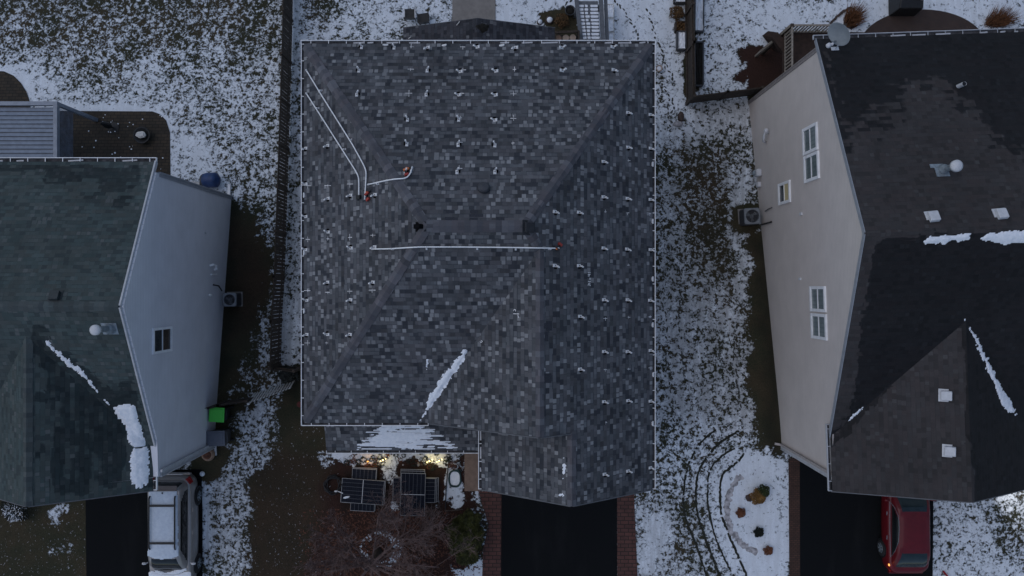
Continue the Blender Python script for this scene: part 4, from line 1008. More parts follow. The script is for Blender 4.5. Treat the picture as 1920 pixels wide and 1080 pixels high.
def gable_prism(mb, x0, x1, prof):
    n = len(prof); vs = [(x0, y, z) for y, z in prof]+[(x1, y, z) for y, z in prof]
    mb.raw(vs, [tuple(range(n)), tuple(range(2*n-1, n-1, -1))]+[(i, (i+1) % n, n+(i+1) % n, n+i) for i in range(n)])
mb = MB(); gable_prism(mb, -24, LW, [(4.02, -4.5), (4.02, LEZ+0.12), (LRY, LRZ-0.09), (LFY+0.3, LEZ+0.06), (-6.60, LEZ-0.02), (-6.60, -1)])
mb.face([(LGE+.1, -6.62, LEZ), (GLW, -6.62, LEZ), (LGX, -6.62, LGZ-0.1)])
mb.build('wall', M['siding_left'], lh)
mb = MB(); mb.box((LW-0.035, 4.045, 0.7), (0.19, 0.05, 9.4)); mb.box((LW+0.017, 3.965, 0.7), (0.032, 0.11, 9.4)); mb.build('corner_board', M['greytrim'], lh)
mb = MB(); mb.box((LW-0.035, -6.625, 2.4), (0.19, 0.05, 5.8)); mb.box((LW+0.018, -6.545, 2.4), (0.032, 0.13, 5.8)); mb.build('corner_board', M['offwhite'], lh)
mb = MB(); mb.beam((LW+0.07, -6.42, LEZ-0.1), (LW+0.07, -6.42, 0.15), 0.09, 0.08); mb.beam((LW+0.07, -6.42, 0.12), (LW+0.07, -6.95, 0.06), 0.09, 0.08); mb.build('downspout', M['offwhite'], lh)
gutter('gutter', (-24, LBY, LEZ-0.01), (LX+0.06, LBY, LEZ-0.01), (0, 1, 0), lh, debris=0.9, w=0.15)
gutter('gutter', (LGE, LGF, LEZ-0.01), (LGE, -4.80, LEZ-0.01), (1, 0, 0), lh, w=0.12, debris=0.5)
window(lh, (LW, -1.836, 5.2), (1, 0, 0), .90, 1.55, None, lit=(M['glass_brown'], M['glass']), fw=0.085)
lgd = MB(); lgd.box((-15.2, -6.64, 1.25), (4.6, 0.05, 2.4)); lgd.build('garage_door', M['offwhite'], lh)
for yy in (2.2, -2.2): window(lh, (LW-6, LBY-0.4, 4.2), (0, 1, 0), 1.2, 1.3, M['glass'])
# the wall things: white vent hood, small tap, black hose
def wallp(px, py, xw):           # a pixel on the plane x = xw
    d = xw*F/(px-960); return Vector((xw, -(py-540)*d/F, CZ-d))
p = wallp(399, 503, LW); mb = MB(); mb.tube([p+Vector((0.0, 0.10, 0.35)), p+Vector((0.10, 0.14, 0.25)), p+Vector((0.14, 0.10, 0.0)), p+Vector((0.12, -0.02, -0.1)), p+Vector((0.02, -0.06, -0.12))], 0.05, 8); mb.beam(p+Vector((0.03, -0.26, 0.25)), p+Vector((0.03, -0.24, -0.35)), 0.05, 0.06); mb.build('dryer_vent', M['white'], lh)
p = wallp(391, 553, LW); mb = MB(); mb.lathe(p+Vector((0.06, 0, 0)), [(0.05, -0.12), (0.06, 0), (0.03, 0.1), (0, 0.12)], 10); mb.build('wall_tap', M['white'], lh)
p = wallp(385, 437, LW); mb = MB(); mb.box(p+Vector((0.02, 0, 0)), (0.04, 0.06, 0.15)); mb.build('wall_outlet', M['lightgrey'], lh)
# roof vents
zl_r = lambda x, y: LEZ+(LRZ-LEZ)/(LBY-LRY)*(LBY-y)
zl_f = lambda x, y: LEZ+sl_f*(y-LFY)
zl_g = lambda x, y: LEZ+sl_g*(LGE-x)
def on(px, py, zf, z=7.0):
    for _ in range(20): w = W(px, py, z); z = zf(w.x, w.y)
    w.z = z; return w
p = on(104, 556, zl_r); mt = nr.to_track_quat('Z', 'Y').to_matrix(); mb = MB(); mb.box(p+nr*0.07, (0.30, 0.30, 0.14), M=mt); mb.box(p+nr*0.01, (0.44, 0.44, 0.015), M=mt); mb.build('roof_vent', mat('green_black_metal', (0.030, 0.038, 0.040), 0.6), lrf, bevel=0.02)
p = on(206, 616, zl_f); mt = nf.to_track_quat('Z', 'Y').to_matrix(); fl = MB(); fl.box(p+nf*0.012, (0.50, 0.42, 0.012), M=mt); fl.lathe(p, [(0.20, 0), (0.15, 0.14), (0.10, 0.22), (0.10, 0.85)], 16); cp = fl.build('flue_pipe', M['galv'], lrf)
mb = MB(); mb.lathe(p+Vector((0, 0, 0.85)), [(0.10, 0.0), (0.165, 0.02), (0.165, 0.12), (0.10, 0.17), (0, 0.18)], 20); mb.build('cap', M['lightgrey'], cp, True)
# snow on the left house
snow_on('snow_bank', 'narrow jagged line of snow in the valley of the green-grey roof', lambda x, y: max(zl_f(x, y), zl_g(x, y)), [(75, 631), (84, 640), (108, 666), (132, 690), (152, 703), (170, 722), (190, 746), (206, 760), (186, 738), (172, 716), (160, 702), (146, 688), (128, 672), (104, 654), (86, 638)], 6.5, 0.05, 0.12, nscale=9, thr=0.03, res=.025)
snow_on('snow_bank', 'thick white snow heap where the green-grey valley meets the eave', lambda x, y: max(zl_f(x, y), zl_g(x, y)), [(214, 766), (236, 758), (252, 760), (256, 776), (266, 812), (271, 834), (262, 838), (246, 836), (241, 828), (241, 808), (228, 786), (216, 772)], 6, 0.08, 0.07, (0.7, 2.2), nscale=5)
snow_on('snow_bank', 'lower white snow heap ending in drips above the silver car', zl_g, [(250, 840), (262, 842), (274, 838), (277, 850), (278, 890), (276, 912), (270, 906), (266, 916), (261, 910), (257, 916), (253, 906), (248, 908), (246, 880), (247, 856)], 6, 0.08, 0.05, nscale=7)

# pergola, patio things behind the left house
pg = thing('pergola', 'grey-blue louvred pergola standing on the dark patio behind the left house', 'pergola')
pz = 0.55; A = W(107, 190, pz); fr = MB(); x0 = -24.0
zb = lambda y: gz(y)
yN, yS = A.y, 5.15
fr.beam((x0, yN-0.08, pz-.10), (A.x-0.005, yN-0.08, pz-.10), 0.16, 0.2); fr.beam((x0, yS+.08, pz-.10), (A.x-0.005, yS+.08, pz-.10), 0.16, 0.2); fr.beam((A.x-0.08, yN, pz-.097), (A.x-0.08, yS, pz-.097), 0.16, 0.206)
fr.build('frame', M['pergola'], pg)
mb = MB(); k = yN-0.30
while k > yS+0.2:
    mb.beam((x0, k, pz-.12), (A.x-0.17, k, pz-.12), 0.165, 0.02, (0, 0.32, 1)); k -= 0.172
lv = mb.build('louvre_roof', M['pergola'], pg)
mb = MB(); k = pz-0.3
while k > pz-1.35: mb.beam((A.x-0.06, yN-0.1, k), (A.x-0.06, yS+0.1, k), 0.02, 0.09, (0.5, 0, 1)); k -= 0.085
mb.build('side_screen', M['pergola_dark'], pg)
for xx in (A.x-0.08, -22):
    for yy in (yN-0.08, yS+0.08):
        mb = MB(); mb.beam((xx, yy, pz-0.2), (xx, yy, gz(yy)-.05), 0.15, 0.15); mb.build('post', M['pergola'], pg)
c = G(272, 256); fp_ = thing('fire_bowl', 'black round fire bowl with a white cover bundled on it, on the dark patio', 'fire bowl', c)
mb = MB(); mb.lathe(c, [(0.18, 0), (0.2, 0.08), (0.36, 0.30), (0.38, 0.36), (0.33, 0.35), (0.2, 0.22), (0, 0.2)], 24); mb.build('bowl', M['black'], fp_, True)
mb = MB(); pts = [(0.25*math.cos(a)*random.uniform(.75, 1.05), 0.17*math.sin(a)*random.uniform(.75, 1.05)) for a in [2*math.pi*k/14 for k in range(14)]]
mb.prism([(c.x+x-.02, c.y+y+.02) for x, y in pts], c.z+0.30, c.z+0.42); mb.box(c+Vector((0.03, 0, 0.44)), (0.22, 0.16, 0.06), 0.3); mb.build('cover', mat('white_cloth', (0.58, 0.57, 0.55), 0.9, .15, 8), fp_, bevel=0.03)
mb = MB(); mb.tube([c+Vector((0.5*math.cos(a), 0.42*math.sin(a)-.06, 0.03)) for a in [math.pi*(1.15+0.7*k/10) for k in range(11)]], 0.018, 6); mb.build('base_ring', M['lightgrey'], fp_)
c = G(213, 240); ch = thing('folded_parasol', 'short black folded parasol standing on the dark patio beside the pergola', 'parasol', c)
mb = MB(); mb.tube([c+Vector((0, 0, 0.05)), c+Vector((0, 0, .6)), c+Vector((-0.02, 0.02, 1.12))], 0.03, 8); mb.build('pole', M['black'], ch)
mb = MB(); mb.lathe(c+Vector((-0.01, 0.01, 0)), [(0.11, 0.35), (0.14, 0.5), (0.12, .8), (0.07, 1.05), (0.02, 1.12)], 9); mb.build('canopy', M['black'], ch)
mb = MB(); mb.lathe(c, [(0.26, 0.0), (0.26, 0.06), (0.06, 0.09)], 16); mb.build('base', M['black'], ch)
crumbs = MB()
for k in range(38):
    px, py = random.uniform(145, 310), random.uniform(215, 318)
    if math.hypot(px-272, py-256) < 25: continue
    q = G(px, py); s_ = random.uniform(0.015, 0.045); crumbs.lathe((q.x, q.y, q.z+0.02), [(s_, 0), (s_*.8, s_*.6), (0, s_*.8)], 6)
tag(crumbs.build('snow_crumbs', M['snow']), label='tiny snow crumbs sprinkled over the dark patio', kind='stuff')

# ================================================================== house on the right (taupe siding), turned two degrees
rh = thing('suburban_house', 'taupe sided house with dark brown-grey roof, right of the main house', 'house')
TH = R(2.0); cT, sT = math.cos(TH), math.sin(TH)
def RL(x, y, z): return Vector((10.95+x*cT-y*sT, 1.69+x*sT+y*cT, z))
ex, ey = Vector((cT, sT, 0)), Vector((-sT, cT, 0))
RRZ, REZ, RBY, RFY, RE = 8.95, 5.5, 7.02, -6.9, -0.06
GX_, GZ_, GF_, GW_ = 3.72, 7.50, -8.80, 7.5
kf = (RRZ-REZ)/(-RFY); kb = (RRZ-REZ)/RBY; gv = -(RRZ-GZ_)/kf; kg = (GZ_-REZ)/(GX_-RE)
dry_rear = [(1578, 240), (1600, 240), (1640, 258), (1672, 245), (1692, 232), (1690, 175), (1712, 158), (1740, 160), (1775, 165), (1806, 198), (1838, 220), (1850, 240), (1888, 292), (1940, 310), (1940, 440), (1600, 450)]
dry_front = [(1610, 430), (1940, 415), (1940, 430), (1880, 434), (1800, 442), (1700, 444), (1662, 447), (1645, 460), (1634, 500), (1622, 560), (1614, 620), (1608, 700), (1600, 760), (1580, 800), (1560, 810), (1540, 800)]
dry_g = [(1796, 560), (1800, 620), (1806, 690), (1812, 750), (1814, 810), (1821, 850), (1830, 920), (1836, 970), (1540, 970), (1540, 845), (1588, 815), (1640, 760), (1700, 690), (1740, 650)]
def inv(poly, extra=(), soft=4):
    def f(px, py):
        a = 1-sstep(-soft, soft, sd_poly(px, py, poly)+(fbm(px/30, py/30, 8, 3)-.5)*soft*2.4)
        for v, q in extra:
            w = sstep(-5, 5, sd_poly(px, py, q)); a = a*(1-w)+v*w
        return a
    return f
rrf = thing('roof', None, None); rrf.parent = rh
fine_roof('rear_slope', [RL(RE, RBY, REZ), RL(13.5, RBY, REZ), RL(13.5, 0, RRZ), RL(RE, 0, RRZ)], ex, 31, M['roof_right'], rrf, inv(dry_rear, [(0.42, [(1630, 195), (1690, 180), (1690, 240), (1640, 262), (1590, 240)]), (0.40, [(1700, 150), (1760, 145), (1780, 165), (1700, 175)]), (0.45, [(1545, 95), (1552, 95), (1590, 235), (1580, 240)])], 24))
fine_roof('front_slope', [RL(RE, 0, RRZ), RL(13.5, 0, RRZ), RL(13.5, RFY, REZ), RL(GW_, RFY, REZ), RL(GX_, gv, GZ_), RL(RE, RFY, REZ)], ex, 32, M['roof_right'], rrf, inv(dry_front))
fine_roof('gable_slope', [RL(RE, GF_, REZ), RL(RE, RFY, REZ), RL(GX_, gv, GZ_), RL(GX_, GF_, GZ_)], ey, 33, M['roof_right'], rrf, inv(dry_g, [(0.6, [(1548, 805), (1585, 800), (1575, 825), (1552, 840)])]))
fine_roof('gable_slope', [RL(GW_, GF_, REZ), RL(GW_, RFY, REZ), RL(GX_, gv, GZ_), RL(GX_, GF_, GZ_)], ey, 34, M['roof_right'], rrf, inv(dry_g))
nrr = (Vector((0, 0, 1))+ey*kb).normalized(); nrf = (Vector((0, 0, 1))-ey*kf).normalized(); nrl = (Vector((0, 0, 1))-ex*kg).normalized()
nrl2 = (Vector((0, 0, 1))+ex*kg).normalized()
mb = MB()
for a, b in ((RL(RE, RBY, REZ), RL(RE, 0, RRZ)), (RL(RE, 0, RRZ), RL(RE, RFY, REZ))):
    mb = MB(); mb.beam(a-ex*0.012-Vector((0, 0, .09)), b-ex*0.012-Vector((0, 0, .09)), 0.024, 0.17); mb.build('rake_board', M['greytrim'], rrf)
mb = MB()
for a, b in ((RL(RE, GF_, REZ), RL(GX_, GF_, GZ_)), (RL(GW_, GF_, REZ), RL(GX_, GF_, GZ_))): rake(rrf, a, b)
mb = MB(); prof = [(6.72, -4.6), (6.72, REZ+0.08), (0, RRZ-0.1), (RFY+.3, REZ+.06), (-8.38, REZ-.02), (-8.38, -1)]
n = len(prof); vs = [RL(0, a, b) for a, b in prof]+[RL(13.5, a, b) for a, b in prof]
mb.raw(vs, [tuple(range(n)), tuple(range(2*n-1, n-1, -1))]+[(i, (i+1) % n, n+(i+1) % n, n+i) for i in range(n)])
mb.face([RL(0.1, -8.41, REZ), RL(GW_-.3, -8.41, REZ), RL(GX_, -8.41, GZ_-.1)])
mb.build('wall', M['siding_right'], rh)
def rbox(mb, x, y, z, sx, sy, sz): mb.box(RL(x, y, z), (sx, sy, sz), TH)
mb = MB(); rbox(mb, 0.045, 6.745, 0.6, 0.19, 0.05, 9.6); rbox(mb, -0.017, 6.665, 0.6, 0.032, 0.11, 9.6); mb.build('corner_board', mat('taupe_trim', (0.24, 0.215, 0.205), 0.6), rh)
mb = MB(); rbox(mb, 0.045, -8.405, 2.4, 0.19, 0.05, 6.0); rbox(mb, -0.018, -8.325, 2.4, 0.032, 0.11, 6.0); mb.build('corner_board', M['offwhite'], rh)
mb = MB(); mb.beam(RL(-0.07, -8.2, REZ-.1), RL(-0.07, -8.2, 0.12), 0.09, 0.07); mb.beam(RL(-.07, -8.2, .10), RL(-.32, -8.15, .06), .09, .07); mb.build('downspout', mat('taupe_downspout', (0.36, 0.325, 0.31), 0.6), rh)
gutter('gutter', RL(RE-.1, RBY, REZ-.01), RL(13.5, RBY, REZ-.01), ey, rh, w=0.15, debris=0.9, mtl=M['offwhite'])
gutter('gutter', RL(RE, GF_, REZ-.01), RL(RE, -6.45, REZ-.01), -ex, rh, w=0.12, debris=0.5, mtl=M['offwhite'])
gutter('gutter', RL(GW_, GF_, REZ-.01), RL(GW_, RFY, REZ-.01), ex, rh, w=0.12, debris=0.3, mtl=M['offwhite'])
def wallr(px, py):           # pixel on the taupe wall plane
    for_x = 11.0; d = 26.0
    for _ in range(30):
        X_, Y_ = (px-960)*d/F, -(py-540)*d/F
        yl = (Y_-1.69)/cT; xw = 10.95-yl*sT; d = xw*F/(px-960)
    return Vector((xw, -(py-540)*d/F, CZ-d))
for (px, py, w, h, gl) in ((1520.5, 261, 0.98, 1.42, None), (1523, 313.5, 0.98, 1.42, None), (1535, 560.5, 0.92, 1.45, None), (1537, 612, 0.92, 1.45, None), (1472, 361.5, 0.86, 1.35, 'lit')):
    c = wallr(px, py); pale = M['glass_pale']
    window(rh, c, -ex, w, h, None, lit=(pale, pale) if gl is None else (M['glass'], M['lit_window']), fw=0.105)
p = wallr(1441, 258); mb = MB(); mb.tube([p-ex*0.02+Vector((0, 0.2, .1)), p-ex*0.16+Vector((0, 0.2, .05)), p-ex*.18+Vector((0, .05, -.05)), p-ex*.16+Vector((0, -.10, -.2)), p-ex*.04+Vector((0, -.12, -.32))], 0.055, 10)
mb.lathe(p-ex*0.14+Vector((0, .27, .05)), [(.07, 0), (.09, .05), (.09, .14), (0, .15)], 12); mb.build('dryer_vent', M['lightgrey'], rh, True)
for (px, py, s) in ((1503, 401, .12), (1501, 523, .10)):
    p = wallr(px, py); mb = MB(); mb.box(p-ex*0.03, (0.06, 0.10, s*1.6), TH); mb.build('wall_outlet', M['lightgrey'], rh)
p = wallr(1424, 325); mb = MB(); mb.box(p-ex*.13+Vector((0, 0, .15)), (.22, .30, .5), TH); m0 = mb.build('electric_meter', M['lightgrey'], rh, bevel=.02)
mb = MB(); mb.lathe(p-ex*.25+Vector((0, .0, .15)), [(.11, 0), (.11, .05), (.07, .09), (0, .1)], 14, M=(-ex).to_track_quat('Z', 'Y').to_matrix()); mb.build('dial', M['galv'], m0)
p = wallr(1425, 346); mb = MB(); mb.box(p-ex*.07, (.14, .22, .3), TH); mb.build('cable_box', M['lightgrey'], rh, bevel=.015)
for pts, r in (([(1436, 396), (1442, 392), (1449, 389)], .02), ([(1430, 421), (1438, 419), (1448, 416)], .035)):
    mb = MB(); mb.tube([wallr(*q)-ex*.04 for q in pts], r, 7); mb.build('refrigerant_line', M['darkgrey'] if r < .03 else M['black'], rh)
for i in range(2): window(rh, RL(3+5*i, 6.72, 3.6), ey, 1.2, 1.4, M['glass'])
gd = MB(); gd.box(RL(3.7, -8.42, 1.25), (4.8, .05, 2.4), TH); gd.build('garage_door', M['offwhite'], rh)
zr_r = lambda x, y: REZ+kb*(RBY-((y-1.69)*cT-(x-10.95)*sT))
zr_f = lambda x, y: RRZ+kf*((y-1.69)*cT-(x-10.95)*sT)
zr_g = lambda x, y: REZ+kg*(((x-10.95)*cT+(y-1.69)*sT)-RE)
zr_g2 = lambda x, y: REZ+kg*(GW_-((x-10.95)*cT+(y-1.69)*sT))
# roof fittings
def box_vent(px, py, zf, nrm, yaw, label=None):
    p = on(px, py, zf); xd = Vector(yaw); xd = (xd-nrm*xd.dot(nrm)).normalized(); m = Matrix((xd, nrm.cross(xd), nrm)).transposed()
    mb = MB(); mb.box(p+nrm*.012, (.30, .42, .02), M=m); b = mb.build('box_vent', M['lightgrey'], rrf)
    mb = MB(); mb.box(p+nrm*.09+m @ Vector((.09, 0, 0)), (.33, .31, .15), M=m); mb.build('hood', M['lightgrey'], b, bevel=.025)
box_vent(1747, 404, zr_r, nrr, (.10, -1, 0)); box_vent(1874, 399, zr_r, nrr, (.10, -1, 0))
box_vent(1769, 741, zr_g, nrl, (1, 0, 0)); box_vent(1776, 845, zr_g, nrl, (1, 0, 0))
p = on(1768, 318, zr_r); m = nrr.to_track_quat('Z', 'Y').to_matrix(); mb = MB(); mb.box(p+nrr*.012+Vector((-.05, -.06, .03)), (.42, .40, .014), M=m); mb.box(p+nrr*.014+Vector((-.18, .12, -.06)), (.42, .14, .014), M=m)
mb.lathe(p, [(.19, -.05), (.16, .12), (.10, .25), (.10, .75)], 16); fl = mb.build('flue_pipe', M['galv'], rrf)
mb = MB(); mb.lathe(p+Vector((0, 0, .72)), [(.10, 0), (.185, .02), (.185, .13), (.11, .19), (0, .2)], 20); mb.build('cap', M['lightgrey'], fl, True)
p = on(1797, 162, zr_r); mb = MB(); mb.tube([p-Vector((0, 0, .1)), p+Vector((0, 0, .38))], .075, 14, cap=False); fl = mb.build('vent_pipe', M['lightgrey'], rrf, True)
mb = MB(); mb.lathe(p+Vector((0, 0, .36)), [(.06, 0), (.0, .001)], 12, cap=False); mb.build('opening', M['black'], fl)
# snow on the right roof
snow_on('snow_bank', 'ragged short snow strip just below the dark roof ridge, nearer the taupe wall', zr_f, [(1733, 453), (1742, 446), (1760, 447), (1772, 443), (1784, 445), (1796, 442), (1818, 440), (1817, 448), (1800, 450), (1786, 448), (1772, 456), (1757, 453), (1736, 457)], 8, .05, .05, nscale=7, thr=-.02)
snow_on('snow_bank', 'thick snow strip below the dark roof ridge at the photo edge', zr_f, [(1842, 447), (1852, 441), (1866, 440), (1884, 434), (1935, 434), (1935, 454), (1900, 452), (1884, 458), (1870, 452), (1850, 448)], 8, .06, .05, nscale=7, thr=-.02)
snow_on('snow_bank', 'long thin snow wedge lying in the far valley of the dark roof', lambda x, y: max(zr_f(x, y), zr_g2(x, y)), [(1809, 600), (1814, 603), (1830, 630), (1846, 660), (1862, 690), (1876, 722), (1892, 745), (1909, 778), (1890, 776), (1878, 760), (1868, 734), (1856, 706), (1846, 680), (1834, 656), (1820, 622)], 6.5, .05, .12, nscale=9, thr=.035, res=.025)
snow_on('snow_bank', 'small snow sliver in the near valley of the dark roof above the corner', lambda x, y: max(zr_f(x, y), zr_g(x, y)), [(1588, 790), (1596, 780), (1606, 772), (1620, 760), (1619, 765), (1608, 777), (1598, 786), (1592, 793)], 6, .04, .06, nscale=12, res=.02, thr=.02)
# satellite dish
p = on(1565, 92, zr_r); dt = thing('satellite_dish', 'grey satellite dish on an arm at the rear corner of the dark roof', 'satellite dish', p)
mb = MB(); mb.box(p+nrr*.02, (.26, .14, .03), M=nrr.to_track_quat('Z', 'Y').to_matrix()); C_ = W(1574, 63, 6.35); mb.tube([p, p+Vector((.02, .05, .25)), C_+Vector((.12, .10, -.16))], .035, 8); mb.build('mast', M['lightgrey'], dt)
dn = Vector((-.74, -.60, .28)).normalized(); mt = dn.to_track_quat('Z', 'Y').to_matrix()
mb = MB(); prof = [(0.0, 0.0), (.15, .010), (.28, .036), (.38, .07), (.43, .09), (.435, .088), (.38, .055), (.28, .02), (0, -.015)]
mb.lathe(C_-dn*.05, prof, 32, M=mt @ Matrix.Diagonal((1, 1.06, 1)), cap=False); mb.build('reflector', mat('dish_grey', (0.27, 0.30, 0.32), .5, .08, 4), dt, True)
L_ = C_+dn*.48+Vector((-.02, -.12, -.1)); mb = MB(); mb.tube([C_+Vector((.02, -.12, -.34)), L_], .022, 8); mb.tube([p+Vector((-.25, .06, .0)), C_+Vector((-.05, -.2, -.2))], .016, 6); mb.build('arm', M['galv'], dt)
mb = MB(); mb.lathe(L_, [(.03, -.1), (.075, -.06), (.085, .05), (.05, .08), (0, .085)], 14, M=mt); mb.lathe(L_+Vector((.13, .05, 0)), [(.03, -.05), (.05, 0), (.05, .06), (0, .08)], 12, M=mt); mb.build('feed_horn', M['lightgrey'], dt, True)
# wall lamp that lights the snow at the far right
q = RL(7.18, -8.46, 2.3); wl_ = thing('wall_lamp', 'lit lamp on the garage wall throwing bright light on the snow at right edge', 'lamp', q)
mb = MB(); mb.box(q, (.14, .08, .22), TH); mb.build('housing', M['black'], wl_, bevel=.01); mb = MB(); mb.lathe(q+Vector((0, -.09, -.02)), [(.03, -.08), (.055, 0), (.03, .07), (0, .08)], 12); mb.build('bulb', M['lamp_white'], wl_, True)
def point(name, loc, e, c, r=.05):
    l = bpy.data.lights.new(name, 'POINT'); l.energy = e; l.color = c; l.shadow_soft_size = r
    o = bpy.data.objects.new(name, l); COL.objects.link(o); o.location = loc; return o
spl = bpy.data.lights.new('wall_lamp_light', 'SPOT'); spl.energy = 900; spl.color = (1, .96, .92); spl.spot_size = R(46); spl.spot_blend = .8; spl.shadow_soft_size = .05
spo = bpy.data.objects.new('wall_lamp_light', spl); COL.objects.link(spo); spo.location = q+Vector((.25, -.22, -.1)); spo.rotation_euler = (Vector((21.7, -8.75, 0))-spo.location).to_track_quat('-Z', 'Y').to_euler()
# rear deck of the right house with slatted rails
dk = thing('rear_deck', 'dark brown raised deck with slatted rails behind the taupe house', 'deck')
d0 = W(1483, 128, 0.6); d1 = W(1483, 45, 0.6); d2 = W(1560, 50, 0.6); zd = -0.35
mb = MB(); pl = [(d1.x, d1.y), (d2.x+2.5, d1.y-.05), (d2.x+2.5, 8.45), (d1.x, 8.45)]; mb.prism(pl, zd-.15, zd); mb.build('floor_boards', M['deck'], dk)
def slat_rail(a, b, n, par, up=0.95, w=.03):
    mb = MB(); a, b = Vector(a), Vector(b); mb.beam(a+Vector((0, 0, up)), b+Vector((0, 0, up)), .07, .05); mb.beam(a+Vector((0, 0, .08)), b+Vector((0, 0, .08)), .05, .05)
    rl = mb.build('rail', M['wood_light'], par)
    mb = MB()
    for k in range(n+1):
        q = a.lerp(b, k/n); mb.beam(q+Vector((0, 0, .08)), q+Vector((0, 0, up-.02)), w, w)
    mb.build('balusters', M['wood_light'], rl)
slat_rail((d1.x+.05, d1.y-.05, zd), (d1.x+.05, 8.62, zd), 15, dk, w=.045); slat_rail((d1.x+.05, d1.y-.05, zd), (d1.x+2.1, d1.y-.05, zd), 15, dk, w=.045)
for (x, y) in ((d1.x+.05, d1.y-.05), (d1.x+2.2, d1.y-.05), (d1.x+.05, 8.6)):
    mb = MB(); mb.beam((x, y, gz(y)-.1), (x, y, zd+1.0), .12, .12); mb.build('post', M['wood'], dk)
st = MB(); e = G(1445, 78)
for k in range(9):
    t = k/8; st.box(Vector((d1.x-.1, d1.y-.5, zd)).lerp(e+Vector((0, 0, .1)), t), (.34, .9, .05), R(38))
st.build('steps', M['deck'], dk)
mb = MB(); a = Vector((d1.x, d1.y-.05, zd+.9)); b = G(1428, 95, .9); mb.beam(a, b, .09, .09); mb.beam(b, b-Vector((0, 0, .95)), .09, .09); mb.build('stair_rail', M['wood_light'], dk)

# ================================================================== fences
def board_fence(name, label, pts, h, side, boards=True, mtl=None, sp=2.2, lean=0.0, zoff=0.0, gap=0.012, bw=0.13, group=None):
    f = thing(name, label, 'fence', pts[0], group); mtl = mtl or M['wood']
    pts = [Vector(p) for p in pts]; bd = MB(); rl = MB(); k = 0
    for a, b in zip(pts, pts[1:]):
        d = b-a; L = Vector((d.x, d.y, 0)).length; u = Vector((d.x, d.y, 0)).normalized(); nn = Vector((-u.y, u.x, 0))*side
        n = max(1, round(L/sp))
        for i in range(n+1):
            q = a+u*(L*i/n); q.z = gz(q.y)
            mb = MB(); mb.box((q.x, q.y, q.z+h/2), (.11, .11, h+.06), math.atan2(u.y, u.x)); mb.build('post', mtl, f)
        for i in range(n):
            q0 = a+u*(L*i/n); q1 = a+u*(L*(i+1)/n)
            for zz in (.25, h-.25): rl.beam((q0.x-nn.x*.03, q0.y-nn.y*.03, gz(q0.y)+zz), (q1.x-nn.x*.03, q1.y-nn.y*.03, gz(q1.y)+zz), .05, .09)
        s = bw/2
        while s < L:
            q = a+u*s; z = gz(q.y); hh = h+random.uniform(-.015, .02); off = nn*(.02+random.uniform(-.004, .004))
            bd.beam(Vector((q.x, q.y, z+.04))+off, Vector((q.x, q.y, z+hh))+off+nn*lean*hh, bw-gap, .02, u if False else nn); s += bw
    bd.build('boards', mtl, f); rl.build('rails', mtl, f); return f
board_fence('board_fence', 'long dark board fence between the grey-blue house and the main house', [G(548, -40), G(541, 280), G(533, 520), G(528, 600), G(526, 684)], 1.62, 1, bw=.155, gap=.027)
board_fence('board_fence', 'short dark fence return from the long fence to the main house wall', [G(526, 686), G(566, 690)], 1.35, -1)
board_fence('board_fence', 'short dark fence from the grey-blue wall toward the pale gate', [G(392, 762), G(430, 752), G(481, 744)], 1.35, 1, bw=.12)
# the pale gate: pickets and rails, leaning outward
gt = thing('picket_gate', 'pale weathered picket gate leaning between dark fences beside the main house', 'gate')
a, b = G(481, 737), G(555, 711); u = Vector(((b-a).x, (b-a).y, 0)).normalized(); nn = Vector((u.y, -u.x, 0)); L = (b-a).length; mb = MB(); s = 0.05; pkts = []
up = (Vector((0, 0, 1))*0.97+nn*0.22).normalized()
while s < L:
    q = a+u*s; q.z = gz(q.y)+.05; mb = MB(); mb.beam(q, q+up*1.15, .075, .02, nn); mb.build('picket', M['wood_grey'], gt); s += 0.135
for hh in (.2, .95):
    mb = MB(); q0 = a+up*hh+nn*.03; q1 = b+up*hh+nn*.03; mb.beam(q0, q1, .03, .08, up); mb.build('rail', M['wood'], gt)
mb = MB(); mb.beam(a-u*.05, a-u*.05+up*1.3, .09, .09); mb.build('post', M['wood_grey'], gt)
board_fence('board_fence', 'dark board fence running back beside the planters, right of the main house', [G(1287, 196), G(1286, 100), G(1285, -40)], 1.75, -1)
board_fence('board_fence', 'short dark fence joining the taupe house wall across the side yard', [G(1287, 194), G(1350, 186), G(1412, 178)], 1.45, -1)
# raised beds by the fence
def planter(label, corners, h, mtl, fill, group=None, wall=.06, hump=.03):
    pts = [G(*c) for c in corners]; c = sum(pts, Vector())/len(pts); t = thing('raised_bed', label, 'planter', c, group)
    mb = MB(); n = len(pts)
    for i in range(n):
        a, b = pts[i], pts[(i+1) % n]; d = (b-a).normalized()
        mb.beam(a+Vector((0, 0, h/2-.03))+d*wall*.5, b+Vector((0, 0, h/2-.03))-d*wall*.5, wall, h+.06)
    mb.build('frame', mtl, t)
    mb = MB(); top = max(p.z for p in pts)
    m = 9; grid = [[None]*(m+1) for _ in range(m+1)]
    for i in range(m+1):
        for j in range(m+1):
            q = pts[0].lerp(pts[1], i/m).lerp(pts[3].lerp(pts[2], i/m), j/m); q = c+(q-c)*0.94; q.z += h-.04+random.uniform(-hump, hump)
            grid[i][j] = q
    for i in range(m):
        for j in range(m): mb.face([grid[i][j], grid[i+1][j], grid[i+1][j+1], grid[i][j+1]])
    mb.build('fill', fill, t, True); return t
planter('black planter box full of snow, upper one left of the dark fence', [(1263, -8), (1284, -8), (1283, 9), (1263, 9)], .35, M['black'], M['snow'])
planter('black planter box with a white strip of snow, lower one left of the dark fence', [(1268, 63), (1283, 63), (1283, 96), (1268, 96)], .35, M['darkgrey'], M['snow'])
planter('square brown planter of dry stems between the black planters', [(1265, 44), (1283, 44), (1283, 63), (1265, 63)], .3, M['wood'], M['leaf_brown'], hump=.1)
